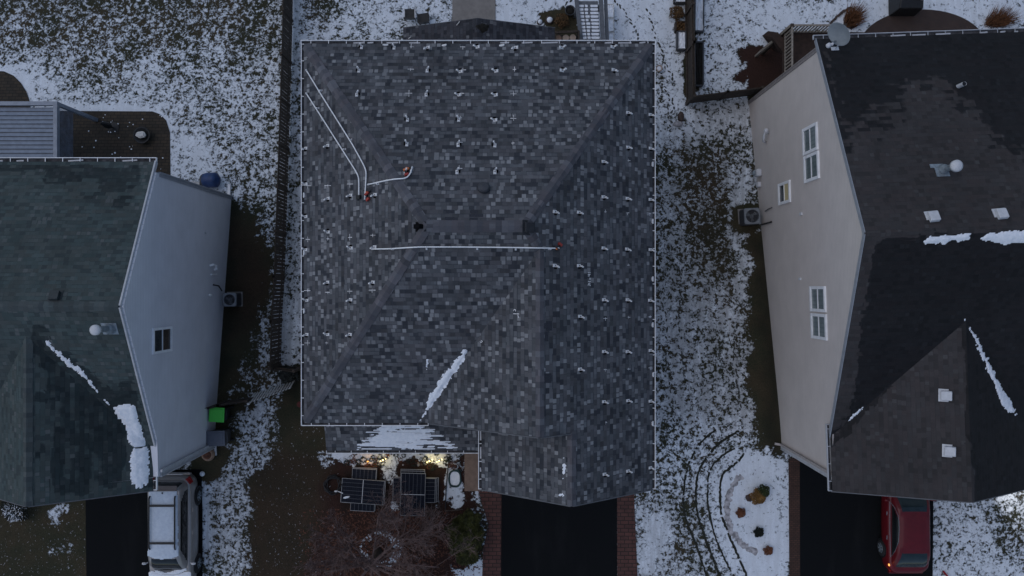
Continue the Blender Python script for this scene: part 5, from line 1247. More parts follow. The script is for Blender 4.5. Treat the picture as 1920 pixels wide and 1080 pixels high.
planter('upper dark framed bed with patchy snow behind the dark fence', [(1301, -8), (1317, -8), (1316, 62), (1300, 62)], .3, M['darkgrey'], M['snow'], hump=.05)
planter('long dark framed bed of bare soil behind the dark fence', [(1300, 82), (1316, 82), (1316, 163), (1301, 163)], .3, M['darkgrey'], M['soil'], hump=.05)
for k, (cs) in enumerate(([(1134, 12), (1149, 12), (1150, 36), (1136, 36)], [(1136, 38), (1149, 38), (1150, 62), (1138, 62)], [(1138, 64), (1150, 64), (1150, 86), (1139, 86)])):
    planter(['white framed planter full of snow, farthest from the house beside the boardwalk', 'white framed planter full of snow, middle one beside the boardwalk', 'white framed planter beside the boardwalk, half hidden by the main roof'][k], cs, .28, M['wood_grey'], M['snow'], 'white planters by the boardwalk', .04, .02)
c = G(1266, 30); sh = tag(None or thing('dry_shrub', 'brown leafless shrub spilling beside the black planters', 'shrub', c), None)
mb = MB(); clump(mb, c, .42, .55, 900, .10); mb.build('foliage', M['leaf_brown'], sh); mb = MB(); mb.tube([c, c+Vector((0.02, 0, .3))], .03, 6); mb.build('stem', M['bark'], sh)

# boardwalk of snowy boards with grey side rails
bw_ = thing('boardwalk', 'snow covered boardwalk with dark gaps and grey side rails behind the main house', 'boardwalk')
z_ = -2.1; L0, L1, R0, R1 = W(1083, 2, z_), W(1094, 88, z_), W(1121, 2, z_), W(1126, 88, z_)
nb = 13
for k in range(nb):
    t0, t1 = k/nb, (k+.9)/nb; q = [L0.lerp(L1, t0), R0.lerp(R1, t0), R0.lerp(R1, t1), L0.lerp(L1, t1)]
    mb = MB(); mb.prism([(v.x, v.y) for v in q], z_-.04, z_); bo = mb.build('board', M['composite'], bw_)
    if k == 0: continue
    wid = (q[1]-q[0]).length; cut = 0.26 if k > 1 else .3; c2 = cut+random.uniform(.12, .2)
    for s0, s1 in ((random.uniform(.01, .05), cut-.02), (cut+.04, c2+random.uniform(0, .1)), (c2+random.uniform(.10, .16), random.uniform(.97, 1.0))):
        if s1 <= s0+.02: continue
        mb = MB(); m_ = 10; rim = []
        for (ta, tb, jj) in ((.10, .88, 0),):
            top = [q[0].lerp(q[3], ta+random.uniform(-.05, .06)).lerp(q[1].lerp(q[2], ta), s0+(s1-s0)*i/m_) for i in range(m_+1)]
            bot = [q[0].lerp(q[3], tb+random.uniform(-.06, .06)).lerp(q[1].lerp(q[2], tb), s0+(s1-s0)*i/m_) for i in range(m_+1)]
            bot[0] = bot[0].lerp(top[0], .3); bot[-1] = bot[-1].lerp(top[-1], .3); top[0] = top[0].lerp(bot[0], .25); top[-1] = top[-1].lerp(bot[-1], .25)
            rim = top+bot[::-1]
        mb.prism([(v.x, v.y) for v in rim], z_+.001, z_+.032); mb.build('snow_strip', M['snow'], bo, bevel=.012)
for a, b, w in ((W(1080, -6, z_), W(1091, 90, z_), .17), (W(1126, -6, z_), W(1131, 90, z_), .18), (W(1135, -6, z_-.2), W(1139, 90, z_-.2), .14)):
    mb = MB(); mb.beam(a+Vector((0, 0, .05)), b+Vector((0, 0, .05)), w, .16); mb.build('side_rail', M['composite'], bw_)
for a in (W(1083, 8, z_), W(1092, 70, z_), W(1125, 8, z_), W(1130, 70, z_)):
    mb = MB(); mb.beam(a, Vector((a.x, a.y, gz(a.y)-.05)), .1, .1); mb.build('leg', M['composite'], bw_)
# things around it
def pot(px, py, r, h, label, m1, m2, name='plant_pot', grp=None):
    c = G(px, py); t = thing(name, label, 'pot', c, grp); mb = MB(); mb.lathe(c, [(r*.7, 0), (r*.95, h*.9), (r, h), (r*.88, h), (r*.8, h*.8), (0, h*.78)], 20); mb.build('pot', m1, t, True)
    mb = MB(); mb.lathe(c+Vector((0, 0, h*.80)), [(r*.8, 0), (r*.5, .03), (0, .05)], 14); mb.build('soil', m2, t, True); return t
pot(1068, 24, .24, .38, 'black round pot of dark soil left of the boardwalk', M['darkgrey'], M['soil'])
for (px, py, r, lb) in ((1030, 39, .19, 'large snow capped rock behind the sunroom'), (1012, 42, .14, 'small dark rock with snow behind the sunroom, left of the snow capped rock')):
    c = G(px, py); mb = MB(); mb.lathe(c, [(r, 0), (r*1.05, r*.4), (r*.8, r*.75), (r*.3, r*.9), (0, r*.92)], 9)
    for i, v in enumerate(mb.v): mb.v[i] = tuple(Vector(v)+Vector((random.uniform(-.03, .03), random.uniform(-.03, .03), 0)))
    tt = tag(mb.build('garden_rock', M['stone_dark'], None, True), lb, 'rock')
    mb = MB(); mb.lathe(c+Vector((.01, 0, r*.62)), [(r*.8, 0), (r*.62, .06), (r*.3, .11), (0, .12)], 12); mb.build('snow_cap', M['snow'], tt, True)
c = G(1052, 42); mb = MB(); clump(mb, c, .42, .35, 500, .10); tag(mb.build('dry_shrub', M['leaf_brown']), 'low dry brown shrub between the snow capped rock and the boardwalk', 'shrub')
rk = thing('log_rack', 'dark timber rack of pale sawn logs behind the main house', 'rack', G(1062, 66)); z0 = gz(11.0)
mb = MB(); A = W(1041, 61, -1.6); B = W(1085, 59, -1.6); mb.beam(A, B, .10, .10); mb.beam(A, A+Vector((.02, -.9, 0)), .08, .08); mb.beam(B, B+Vector((0, -.9, 0)), .08, .08); mb.beam(A+Vector((0, -.9, 0)), B+Vector((0, -.9, 0)), .1, .1)
for q in (A, B): mb.beam(q, Vector((q.x, q.y, gz(q.y))), .09, .09); mb.beam(q+Vector((0, -.9, 0)), Vector((q.x, q.y-.9, gz(q.y-.9))), .09, .09)
mb.beam((A+B)/2+Vector((0, -.45, -.75)), (A+B)/2+Vector((0.02, -.45, -.72)), (B-A).length, .9); mb.build('frame', M['wood'], rk)
for k, (px, py, mm) in enumerate(((1047, 72, M['tan']), (1061, 71, M['log']), (1074, 70.5, M['log']))):
    c = W(px, py, -1.75); mb = MB(); mb.lathe(c+Vector((0, 0, -.55)), [(.145, 0), (.15, .25), (.143, .55), (0.0, .552)], 18)
    tag(mb.build('log_round', mm), ['brown log standing left in the timber rack', 'pale log standing in the middle of the timber rack', 'palest log standing right in the timber rack'][k], 'log', 'logs in the rack')
def chair(px, py, ang, label, metal=False):
    c = G(px, py); t = thing('patio_chair', label, 'chair', c, 'black chairs behind the main house'); m = Matrix.Rotation(ang, 3, 'Z'); q = lambda x, y, z: c+m @ Vector((x, y, z))
    mb = MB(); mb.box(q(0, 0, .42), (.48, .46, .05), ang); mb.build('seat', M['black'], t, bevel=.02)
    mb = MB(); mb.beam(q(0, -.25, .45), q(0, -.33, .95), .48, .04, m @ Vector((0, 1, 0))); mb.build('backrest', M['black'], t)
    for sx in (-1, 1):
        for sy in (-1, 1): mb = MB(); mb.beam(q(sx*.22, sy*.2, 0), q(sx*.22, sy*.2, .42), .035, .035); mb.build('leg', M['black'], t)
        mb = MB(); mb.beam(q(sx*.25, -.24, .63), q(sx*.25, .2, .61), .045, .03); mb.beam(q(sx*.25, .2, 0), q(sx*.25, .2, .6), .03, .03); mb.build('armrest', M['lightgrey'] if metal else M['black'], t)
chair(771, 32, 0.0, 'black chair with pale arm rails beside the sunroom', True); chair(796, 40, .15, 'black chair without pale rails, nearer the sunroom edge')
for (px, py, w, d, h, lb) in ((1276, 220, .38, .26, .3, 'dark flat stone block in the snow at the main roof corner side'),):
    c = G(px, py); mb = MB(); mb.lathe(c, [(.21, 0), (.2, .15), (.15, .2), (0, .22)], 7, M=Matrix.Diagonal((.7, 1.25, 1)))
    tag(mb.build('garden_rock', M['stone_dark']), 'dark oblong stone in the trodden snow below the fence corner', 'rock')
c = G(1271, 233); mb = MB(); mb.lathe(c, [(.2, 0), (.19, .1), (.12, .14), (0, .15)], 8, M=Matrix.Diagonal((1.2, .7, 1))); tag(mb.build('garden_rock', M['stone']), 'pale flat stone in the trodden snow beside the dark oblong stone', 'rock')
pot(1234, 131, .15, .3, 'pale round pot half hidden by the right edge of the main roof', M['log'], M['snow'])

# rear right: black covered grill and dry grasses
c = G(1690, 14); gr_ = thing('covered_grill', 'black covered grill on the round patio behind the dark roof', 'grill', c)
mb = MB(); mb.raw([c+Vector(v) for v in ((-.62, -.45, 0), (.58, -.45, 0), (.58, .45, 0), (-.62, .45, 0), (-.56, -.38, 1.0), (.54, -.38, 1.0), (.5, .3, 1.15), (-.52, .3, 1.15))], [(0, 1, 5, 4), (1, 2, 6, 5), (2, 3, 7, 6), (3, 0, 4, 7), (4, 5, 6, 7), (3, 2, 1, 0)]); mb.build('cover', M['black'], gr_, bevel=.05)
mb = MB(); mb.prism([(c.x-.02, c.y+.02), (c.x+.42, c.y-.06), (c.x+.45, c.y+.26), (c.x+.02, c.y+.28)], c.z+1.12, c.z+1.17); mb.build('snow_patch', M['snow'], gr_, bevel=.02)
def grass_clump(px, py, dx, dy, r, lean, n, mtl, label, name='ornamental_grass', blade=.7):
    c = G(px, py); mb = MB()
    for _ in range(n):
        a = random.uniform(0, 6.283); rr = r*math.sqrt(random.random()); p = c+Vector((rr*math.cos(a)+dx*random.uniform(-1, 1), rr*math.sin(a)+dy*random.uniform(-1, 1), 0)); p.z = gz(p.y)
        d = Vector((math.cos(a)*.35+lean[0]+random.uniform(-.25, .25), math.sin(a)*.35+lean[1]+random.uniform(-.25, .25), 1)).normalized(); s = d.cross(Vector((random.uniform(-1, 1), random.uniform(-1, 1), .2))).normalized()*.012
        L = blade*random.uniform(.6, 1.1); mid = p+d*L*.6; tip = p+d*L+Vector((lean[0]*.3+math.cos(a)*.15, lean[1]*.3+math.sin(a)*.15, -.05))
        mb.face([p-s, p+s, mid+s*.8, mid-s*.8]); mb.face([mid-s*.8, mid+s*.8, tip])
    return tag(mb.build(name, mtl), label, 'grass clump')
grass_clump(1592, 42, .18, .2, .13, (.35, .45), 700, M['leaf_rust'], 'rusty ornamental grass clump behind the satellite dish')
grass_clump(1864, 44, .42, .14, .10, (.5, .45), 600, M['leaf_rust'], 'rusty ornamental grass clump leaning beyond the round patio')
for pts, lb in (([(1556, 46), (1564, 36), (1578, 24), (1596, 14)], 'dark curved stone edging above the rusty grass by the dish'), ([(1594, 56), (1603, 44), (1610, 32)], 'short dark edging between rusty grass and round patio')):
    mb, _ = ribbon('e', smooth_px(pts, 8), .12, None, .06, .3); tag(mb.build('bed_edging', M['stone_dark']), lb, 'edging')

# ================================================================== side yard equipment
def ac_unit(px, py, w, label, ang, hh=.8):
    c = W(px, py, 0); zt = gz(-(py-540)*35.3/F)+.05+hh
    c = W(px, py, zt); b = zt-hh; t = thing('air_conditioner', label, 'air conditioner', (c.x, c.y, b), 'outdoor air conditioner units'); mtx = Matrix.Rotation(ang, 3, 'Z')
    mb = MB(); mb.box((c.x, c.y, b-.03), (w+.08, w+.08, .08), ang); mb.build('pad', M['concrete_grey'], t)
    hw = w/2; r = .09
    def ring(s, z): return [mtx @ Vector((sx*(s-r)+r*math.cos(a), sy*(s-r)+r*math.sin(a), 0))+Vector((c.x, c.y, z)) for sx, sy, a0 in ((1, 1, 0), (-1, 1, 90), (-1, -1, 180), (1, -1, 270)) for a in [R(a0+22.5*k) for k in range(5)]]
    levels = [ring(hw, b+.01), ring(hw, zt-.05), ring(hw-.02, zt-.005)]; n = 20; vs = levels[1]+levels[2]; mb = MB()
    fs = [(i*n+k, i*n+(k+1) % n, (i+1)*n+(k+1) % n, (i+1)*n+k) for i in (0,) for k in range(n)]
    sd_ = MB(); sd_.raw(levels[0]+levels[1], [(k, (k+1) % n, n+(k+1) % n, n+k) for k in range(n)]+[tuple(range(n-1, -1, -1))]); sd_.build('coil_guard', M['darkgrey'], t)
    ro = w*.40; n2 = 20
    inner = [Vector((c.x+ro*math.cos(2*math.pi*k/n2+ang+.0), c.y+ro*math.sin(2*math.pi*k/n2+ang), zt)) for k in range(n2)]
    inner = [inner[k] for k in range(n2)]; base = len(vs); vs = vs+inner
    # ring order of the outer loop starts at angle 0 of the first corner: match by nearest start
    fs += [(n+k, n+(k+1) % n, base+(k+1) % n2, base+k) for k in range(n)]
    low = len(vs); vs += [Vector((p.x, p.y, zt-.22)) for p in inner]; fs += [(base+k, base+(k+1) % n2, low+(k+1) % n2, low+k) for k in range(n2)]
    mb.raw(vs, fs); mb.build('housing', M['grey'], t)
    mb = MB(); mb.lathe((c.x, c.y, zt-.2), [(ro*.99, 0), (0, .001)], 24, cap=False); mb.build('fan_well', M['darkgrey'], t)
    mb = MB(); mb.lathe((c.x, c.y, zt-.12), [(.09, -.05), (.09, .05), (0, .06)], 14)
    for k in range(3):
        a = ang+k*2.094+.5
        mb.face([(c.x+.07*math.cos(a), c.y+.07*math.sin(a), zt-.10), (c.x+ro*.9*math.cos(a-.25), c.y+ro*.9*math.sin(a-.25), zt-.08), (c.x+ro*.9*math.cos(a+.45), c.y+ro*.9*math.sin(a+.45), zt-.14), (c.x+.07*math.cos(a+.8), c.y+.07*math.sin(a+.8), zt-.14)])
    mb.build('fan', M['grey'], t)
    mb = MB()
    for k in range(1, 9):
        rr = ro*k/8.5; mb.tube([(c.x+rr*math.cos(2*math.pi*q/24), c.y+rr*math.sin(2*math.pi*q/24), zt-.012) for q in range(25)], .004, 4, cap=False)
    for k in range(8): a = ang+k*math.pi/4; mb.beam((c.x+.03*math.cos(a), c.y+.03*math.sin(a), zt-.02), (c.x+ro*math.cos(a), c.y+ro*math.sin(a), zt-.02), .008, .008)
    mb.build('grille', M['darkgrey'], t); return t
ac_unit(430, 562, .58, 'small grey outdoor air conditioner beside the grey-blue wall', R(1), .7)
ac_unit(1411, 405, .70, 'grey outdoor air conditioner beside the taupe wall', R(3), .8)
mb = MB(); A = W(416, 545, -.5); mb.tube([W(400, 534, .3), W(410, 536, -.1), A], .03, 7); tag(mb.build('refrigerant_hose', M['black']), 'black hose running from the grey-blue wall to its air conditioner', 'hose')
# wheeled bins
def bin_(px, py, sz, label, lid, body, ang, h=1.0):
    c = W(px, py, gz(-4.9)+h); z0 = gz(c.y); t = thing('wheeled_bin', label, 'bin', (c.x, c.y, z0), 'wheeled bins by the grey-blue wall'); m = Matrix.Rotation(ang, 3, 'Z'); q = lambda x, y, z: Vector((c.x, c.y, z0))+m @ Vector((x, y, z))
    w, d = sz; mb = MB(); vs = [q(*v) for v in ((-w*.38, -d*.38, .03), (w*.38, -d*.38, .03), (w*.38, d*.38, .03), (-w*.38, d*.38, .03), (-w*.47, -d*.47, h-.06), (w*.47, -d*.47, h-.06), (w*.47, d*.47, h-.06), (-w*.47, d*.47, h-.06))]
    mb.raw(vs, [(0, 3, 2, 1), (4, 5, 6, 7), (0, 1, 5, 4), (1, 2, 6, 5), (2, 3, 7, 6), (3, 0, 4, 7)]); mb.build('body', body, t, bevel=.03)
    mb = MB(); mb.box(q(0, 0, h-.03), (w, d, .055), ang); mb.box(q(-.01, 0, h), (w*.82, d*.8, .03), ang); mb.build('lid', lid, t, bevel=.04)
    mb = MB(); mb.tube([q(w*.58, -d*.35, h-.05), q(w*.62, -d*.3, h-.04), q(w*.62, d*.3, h-.04), q(w*.58, d*.35, h-.05)], .02, 8); mb.build('handle', body, t)
    for sy in (-1, 1): mb = MB(); mb.lathe(q(w*.42, sy*d*.36, .12), [(.12, -.03), (.12, .03)], 16, M=m @ Matrix.Rotation(R(90), 3, 'X')); mb.build('wheel', M['rubber'], t)
bin_(406.5, 777.5, (.62, .60), 'dark wheeled bin with a bright green lid by the grey-blue wall', M['green_lid'], M['black'], R(-3), 1.05)
bin_(407, 821, (.74, .62), 'grey wheeled bin with a grey lid by the grey-blue wall corner', mat('slate_plastic', (.10, .11, .135), .5, .1, 6), M['darkgrey'], R(2), 1.05)
# blue barrel and oddments at the rear corner of the left house
c = G(401, 340); br = thing('water_barrel', 'blue round barrel lying by the rear corner of the grey-blue house', 'barrel', c)
mt = Matrix.Rotation(R(78), 3, Vector((-.15, .2, 0)).normalized() if 0 else 'Y')
mb = MB(); mb.lathe(c+Vector((-.32, 0, .33)), [(.27, 0), (.31, .08), (.33, .25), (.315, .30), (.33, .36), (.33, .52), (.31, .62), (.2, .70), (0, .72)], 22, M=mt); mb.build('body', M['blue'], br, True)
mb = MB(); mb.lathe(c+Vector((-.34, 0, .33)), [(.26, -.03), (.29, .02), (.28, .12)], 22, M=mt); mb.build('lid', M['darkgrey'], br)
p0 = G(429, 374, .06); p1 = G(430, 346, .06); mb = MB(); mb.beam(p0, p1, .12, .09); mb.beam(p0, p0+Vector((-.12, -.05, .35)), .1, .08); tag(mb.build('downspout_extension', M['white']), 'white downspout extension lying on the ground at the rear corner', 'downspout')
c = G(365, 344); mb = MB(); 
for k in range(3): mb.beam(G(357, 341+k*2.2, .06+.0*k), G(374, 343+k*2.2, .06), .07, .04)
tag(mb.build('timber_stack', M['wood_grey']), 'few pale boards lying against the grey-blue house rear wall', 'boards')
c = G(351, 340); mb = MB(); mb.beam(G(345, 343, .05), G(350, 337, .05), .09, .06); mb.beam(G(350, 337, .05), G(351, 340, .05), .07, .06); tag(mb.build('drain_elbow', M['black']), 'small black bent drain piece near the pale boards', 'drain pipe')
c = G(394, 850); pk = thing('pumpkin_pot', 'round tan pot with brown top by the front corner of the grey-blue house', 'pot', c)
mb = MB(); mb.lathe(c, [(.17, 0), (.26, .12), (.28, .24), (.24, .34), (.20, .36)], 20); mb.build('bowl', M['tan'], pk, True); mb = MB(); mb.lathe(c+Vector((0, 0, .33)), [(.22, 0), (.12, .07), (0, .09)], 14); mb.build('soil', M['leaf_red'], pk, True)
c = G(380, 888); mb = MB(); mb.lathe(c, [(.1, 0), (.11, .06), (.06, .12), (0, .13)], 8); tag(mb.build('snow_lump', M['snow'], None, True), 'small lump of snow on the drive edge beside the silver car', 'snow')
# shrubs by the left front
c = G(40, 945); lsh = thing('round_shrub', 'dark round shrub dusted with snow before the green-grey garage gable', 'shrub', c)
mb = MB(); clump(mb, c, .72, .7, 2600, .09); mb.build('foliage', M['leaf_dark'], lsh); mb = MB(); clump(mb, c+Vector((0, -.1, .08)), .62, .68, 420, .08); mb.build('snow_dusting', M['snow'], lsh)
c = G(543, 700); mb = MB(); clump(mb, c, .5, .5, 700, .12); tag(mb.build('dry_shrub', mat('grey_dry_leaves', (.035, .04, .038), .9, .5, 8)), 'thin grey shrub in the dark corner by the pale gate', 'shrub')
c = G(562, 757); mb = MB(); mb.lathe(c+Vector((0.05, 0, 0)), [(.1, 0), (.13, .18), (.12, .2), (0, .19)], 12); tag(mb.build('plant_pot', mat('dull_red_clay', (.10, .02, .016), .8)), 'small dull red pot half hidden under the left eave', 'pot')

# ================================================================== front bed of the main house
def stone_at(px, py, r, mtl, name, label, cat, grp, flat=.6):
    c = G(px, py); mb = MB(); n = random.randint(7, 10)
    mb.lathe(c, [(r, 0), (r*1.03, r*flat*.4), (r*.75, r*flat*.85), (r*.2, r*flat), (0, r*flat)], n, M=Matrix.Rotation(random.uniform(0, 6), 3, 'Z') @ Matrix.Diagonal((random.uniform(.8, 1.25), random.uniform(.7, 1), 1)))
    for i, v in enumerate(mb.v): mb.v[i] = tuple(Vector(v)+Vector((random.uniform(-.12, .12)*r, random.uniform(-.12, .12)*r, 0)))
    return tag(mb.build(name, mtl, None, True), label, cat, grp)
def pebble_blocked(px, py): return 655 < px < 828 and 874 < py
for k in range(26):
    px = random.uniform(744, 862); py = random.uniform(857, 872) if px < 800 else random.uniform(856, 880)
    if pebble_blocked(px, py): continue
    stone_at(px, py, random.uniform(.04, .085), M['stone_dark'] if k % 3 else M['stone'], 'bed_stone', 'small round bed stone under the porch gutter among the snow', 'stone', 'small stones in the porch bed')
rosettes = [(random.uniform(650, 865), random.uniform(852, 876), random.uniform(.07, .14)) for _ in range(34)]+[(743, 853, .12), (757, 854, .10), (751, 862, .11), (765, 863, .09), (775, 861, .09), (782, 866, .08), (790, 860, .07), (704, 863, .10), (729, 848, .15), (819, 850, .11), (842, 861, .12), (846, 870, .13), (834, 866, .1), (860, 853, .12), (662, 854, .09), (682, 862, .14)]
for k, (px, py, r) in enumerate(rosettes):
    c = G(px, py); mb = MB()
    for q in range(34):
        a = random.uniform(0, 6.283); rr = r*random.uniform(.45, 1.0); p = c+Vector((rr*math.cos(a), rr*math.sin(a), .02+.08*random.random())); d = Vector((-math.sin(a)+random.uniform(-.6, .6), math.cos(a)+random.uniform(-.6, .6), random.uniform(-.2, .5))).normalized(); s = d.cross(Vector((0, 0, 1))).normalized(); l = r*random.uniform(.4, .8)
        mb.face([p-d*l*.5, p+s*l*.22, p+d*l*.5, p-s*l*.22])
    tag(mb.build('dead_perennial', M['leaf_red'] if k % 3 == 0 else M['leaf_dark']), 'withered curled plant in the snowy bed below the porch gutter', 'plant', 'withered plants in the porch bed')
lamps = [(691, 863.5, 'amber glowing garden light, leftmost in the bed below the porch', 9), (719, 861, 'yellow garden light below the porch, beside the withered ring plant', 10), (806, 863, 'yellow garden light below the porch, brightest one near the upright panels', 14), (824, 862, 'yellow garden light below the porch, nearest the walkway', 7)]
for k, (px, py, lb, e) in enumerate(lamps):
    c = G(px, py); t = thing('garden_light', lb, 'garden light', c, 'lit garden lights in the porch bed')
    mb = MB(); mb.tube([c-Vector((0, 0, .02)), c+Vector((0, 0, .14))], .012, 6); mb.build('stake', M['black'], t)
    mb = MB(); mb.lathe(c+Vector((0, 0, .13)), [(.02, 0), (.045, .02), (.045, .06), (.03, .062)], 12); mb.build('housing', M['black'], t)
    mb = MB(); mb.lathe(c+Vector((0, 0, .18)), [(.034, 0), (.026, .03), (0, .04)], 12); mb.build('lens', M['lamp_amber'] if k == 0 else M['lamp_warm'], t, True)
    if k: 
        for dx, dy in ((.11, .04), (-.10, -.06)):
            mb = MB(); mb.lathe(c+Vector((dx, dy, .11)), [(.022, 0), (.02, .02), (0, .03)], 10); mb.build('bulb', M['lamp_warm'], t, True)
    point('garden_light_glow', c+Vector((0.02, 0.0, .34)), e*.45, (1, .52, .16) if k == 0 else (1, .78, .32), .04)
# teal hose ring round a snowy basin
c = G(853, 897); t = thing('hose_ring', 'dark teal hose coiled round a snowy oval patch beside the tan walkway', 'hose', c); mb = MB()
for rr, zz in ((1.0, .03), (1.12, .05)):
    pts = [c+Vector((.225*rr*math.copysign(abs(math.cos(a))**.75, math.cos(a))+random.uniform(-.01, .01), .31*rr*math.copysign(abs(math.sin(a))**.75, math.sin(a)), zz)) for a in [2*math.pi*k/36 for k in range(37)]]; mb.tube(pts, .021, 7, cap=False)
mb.tube([c+Vector((-.1, .33, .06)), c+Vector((.1, .37, .07)), c+Vector((.24, .37, .05)), c+Vector((.27, .28, .05))], .02, 7)
mb.build('coil', M['hose'], t, True)
mb = MB(); rim = [(c.x+.20*math.copysign(abs(math.cos(a))**.75, math.cos(a)), c.y+.28*math.copysign(abs(math.sin(a))**.75, math.sin(a))) for a in [2*math.pi*k/30 for k in range(30)]]; mb.prism(rim, c.z-.01, c.z+.022); tag(mb.build('snow_pad', M['snow']), 'small oval pad of snow inside the teal hose ring', 'snow')
mb = MB(); mb.tube([G(834, 958, .05), G(850, 957, .08), G(868, 955, .04)], .02, 6); tag(mb.build('fallen_branch', M['bark']), 'short dark branch lying on the snow beside the evergreen bush', 'branch')
mb = MB(); mb.tube([G(842, 860, .05), G(838.5, 890, .05), G(836, 925, .05), G(835, 956, .05)], .022, 6); tag(mb.build('edging_strip', M['black']), 'thin black edging strip between the panel stacks and the snow', 'edging')
# black cable heap left of the panels
c = G(626, 907); mb = MB(); pts = [c+Vector((.30*math.cos(a)*(1+.25*math.sin(2.3*a)), .34*math.sin(a)*(1+.2*math.cos(1.7*a)), .05+.02*math.sin(3.1*a)+.008*a)) for a in [k*.28 for k in range(110)]]; mb.tube(pts, .022, 6); tag(mb.build('cable_coil', M['black'], None, True), 'tangled black cable coil left of the panel stacks', 'cable')
mb = MB(); mb.beam(G(631, 920, .36), G(643, 925, .36), .03, .03); mb.beam(G(628, 921, .3), G(632, 921, .42), .06, .05); tag(mb.build('hand_tool', M['silver']), 'small pale hand tool resting at the left panel edge', 'tool')

# ------------------------------------------------------------------ solar panel stacks
def make_panel():
    t = thing('solar_panel', 'x', 'solar panel'); L_, W_ = 1.76, 1.00; mb = MB()
    mb.box((0, W_/2-.005, .0175), (L_, .010, .035)); mb.box((0, -W_/2+.005, .0175), (L_, .010, .035)); mb.box((L_/2-.008, 0, .0175), (.016, W_-.0205, .035)); mb.box((-L_/2+.008, 0, .0175), (.016, W_-.0205, .035)); mb.build('frame', mat('panel_frame', (.34, .35, .36), .4, .1, 10, metal=.2), t)
    mb = MB(); a, b = L_/2-.016, W_/2-.010; mb.face([(-a, -b, .030), (a, -b, .030), (a, b, .030), (-a, b, .030)], [(-b, -a), (-b, a), (b, a), (b, -a)]); mb.face([(-a, b, .004), (a, b, .004), (a, -b, .004), (-a, -b, .004)], [(0, 0)]*4); mb.build('glass', M['solar'], t)
    mb = MB(); mb.box((0, 0, .0312), (.022, W_-.03, .0016)); mb.build('centre_bar', M['lightgrey'], t); return t
panel0 = make_panel(); pan_used = False
def panel(pxc, pyc, z, ang, label, grp):
    global pan_used
    o = copy_tree(panel0) if pan_used else panel0; pan_used = True
    c = W(pxc, pyc, z); o.location = c; o.rotation_euler = (0, 0, ang); tag(o, label, 'solar panel', grp)
gL, gR_ = 'solar panels in the left stack', 'solar panels in the right stack'
panel(683, 916.5, .06, R(90-2.5), 'panel at the bottom of the left stack, its ends showing top and bottom', gL)
panel(681.5, 918.5, .10, R(90-3), 'upright panel second from bottom in the left stack, under two crosswise ones', gL)
panel(682.5, 921.5, .15, R(-3.5), 'crosswise panel just under the top one of the left stack', gL)
panel(680, 921.5, .19, R(-4.2), 'crosswise topmost panel of the left stack with white centre bar', gL)
panel(782.5, 917, .06, R(-1), 'crosswise lowest panel of the right stack, its edge farthest right', gR_)
panel(779.5, 918, .10, R(-1.5), 'crosswise middle panel of the right stack below the upright ones', gR_)
panel(776.5, 919, .14, R(-1), 'crosswise upper panel of the right stack, its left cells uncovered', gR_)
panel(773.5, 919.5, .19, R(90-1), 'lowest upright panel of the right stack, its edge farthest up toward the porch', gR_)
panel(773.5, 922.5, .23, R(90-1.2), 'middle upright panel of the right stack', gR_)
panel(774.5, 927, .27, R(90-1.6), 'upright topmost panel of the right stack under the bare branches', gR_)
mb = MB()
for q in ((648, 903), (714, 903), (648, 935), (714, 935)): w = W(*q, .05); mb.box((w.x, w.y, gz(w.y)+.04), (.09, .3, .075))

tag(mb.build('timber_blocks', M['wood']), 'dark timber blocks under the left panel stack', 'blocks')
c = W(650, 932, .19); mb = MB(); mb.lathe((c.x, c.y, c.z+.034), [(.2, 0), (.14, .012), (0, .018)], 11, M=Matrix.Rotation(.25, 3, 'Z') @ Matrix.Diagonal((.75, .24, 1))); tag(mb.build('snow_smear', M['snow'], None, True), 'small smear of snow on the top panel of the left stack', 'snow')

# ------------------------------------------------------------------ bare tree
base = G(709, 1034); tr = thing('bare_tree', 'bare reddish many-branched tree in a snowy ring in the front bed', 'tree', base)
rt = random.Random(23); trunk = MB(); limbs = MB(); twigs = MB(); nt = [0]
def grow(p, d, L, r, lev, mb):
    n = 5 if lev < 2 else 4; pts = [p]; rs = [r]; dd = d.normalized()
    bend = Vector((rt.uniform(-1, 1), rt.uniform(-1, 1), rt.uniform(-.3, .5)))*.16
    for i in range(n):
        dd = (dd+bend*.5+Vector((rt.uniform(-1, 1), rt.uniform(-1, 1), rt.uniform(-.6, .9)))*(.06+.05*lev)).normalized(); pts.append(pts[-1]+dd*L/n); rs.append(r*(1-.55*(i+1)/n))
    mb.tube(pts, rs, 7 if lev < 2 else (5 if lev < 3 else 3), cap=lev < 2); nt[0] += 1
    if lev >= 5: return
    kids = (6, 6, 6, 5, 4)[lev]
    for k in range(kids):
        t = .28+.72*(k+rt.random())/kids; i = min(n-1, int(t*n)); q = pts[i].lerp(pts[i+1], t*n-i); dr = (pts[i+1]-pts[i]).normalized()
        ax = Vector((rt.uniform(-1, 1), rt.uniform(-1, 1), rt.uniform(-.5, .6))); ax = (ax-dr*ax.dot(dr)).normalized(); sp_ = rt.uniform(.45, .85)
        nd = (dr+ax*sp_+Vector((0, 0, .10))).normalized(); nl = L*rt.uniform(.46, .70)*(1-.22*t); nr_ = max(.0065, rs[i]*rt.uniform(.45, .66))
        grow(q, nd, nl, nr_, lev+1, twigs if lev >= 2 else limbs)
tp = [base-Vector((0, 0, .05)), base+Vector((-.03, -.06, .5)), base+Vector((-.08, -.12, 1.0)), base+Vector((-.10, -.16, 1.35))]
trunk.tube(tp, [.17, .13, .12, .11], 12); top = tp[-1]
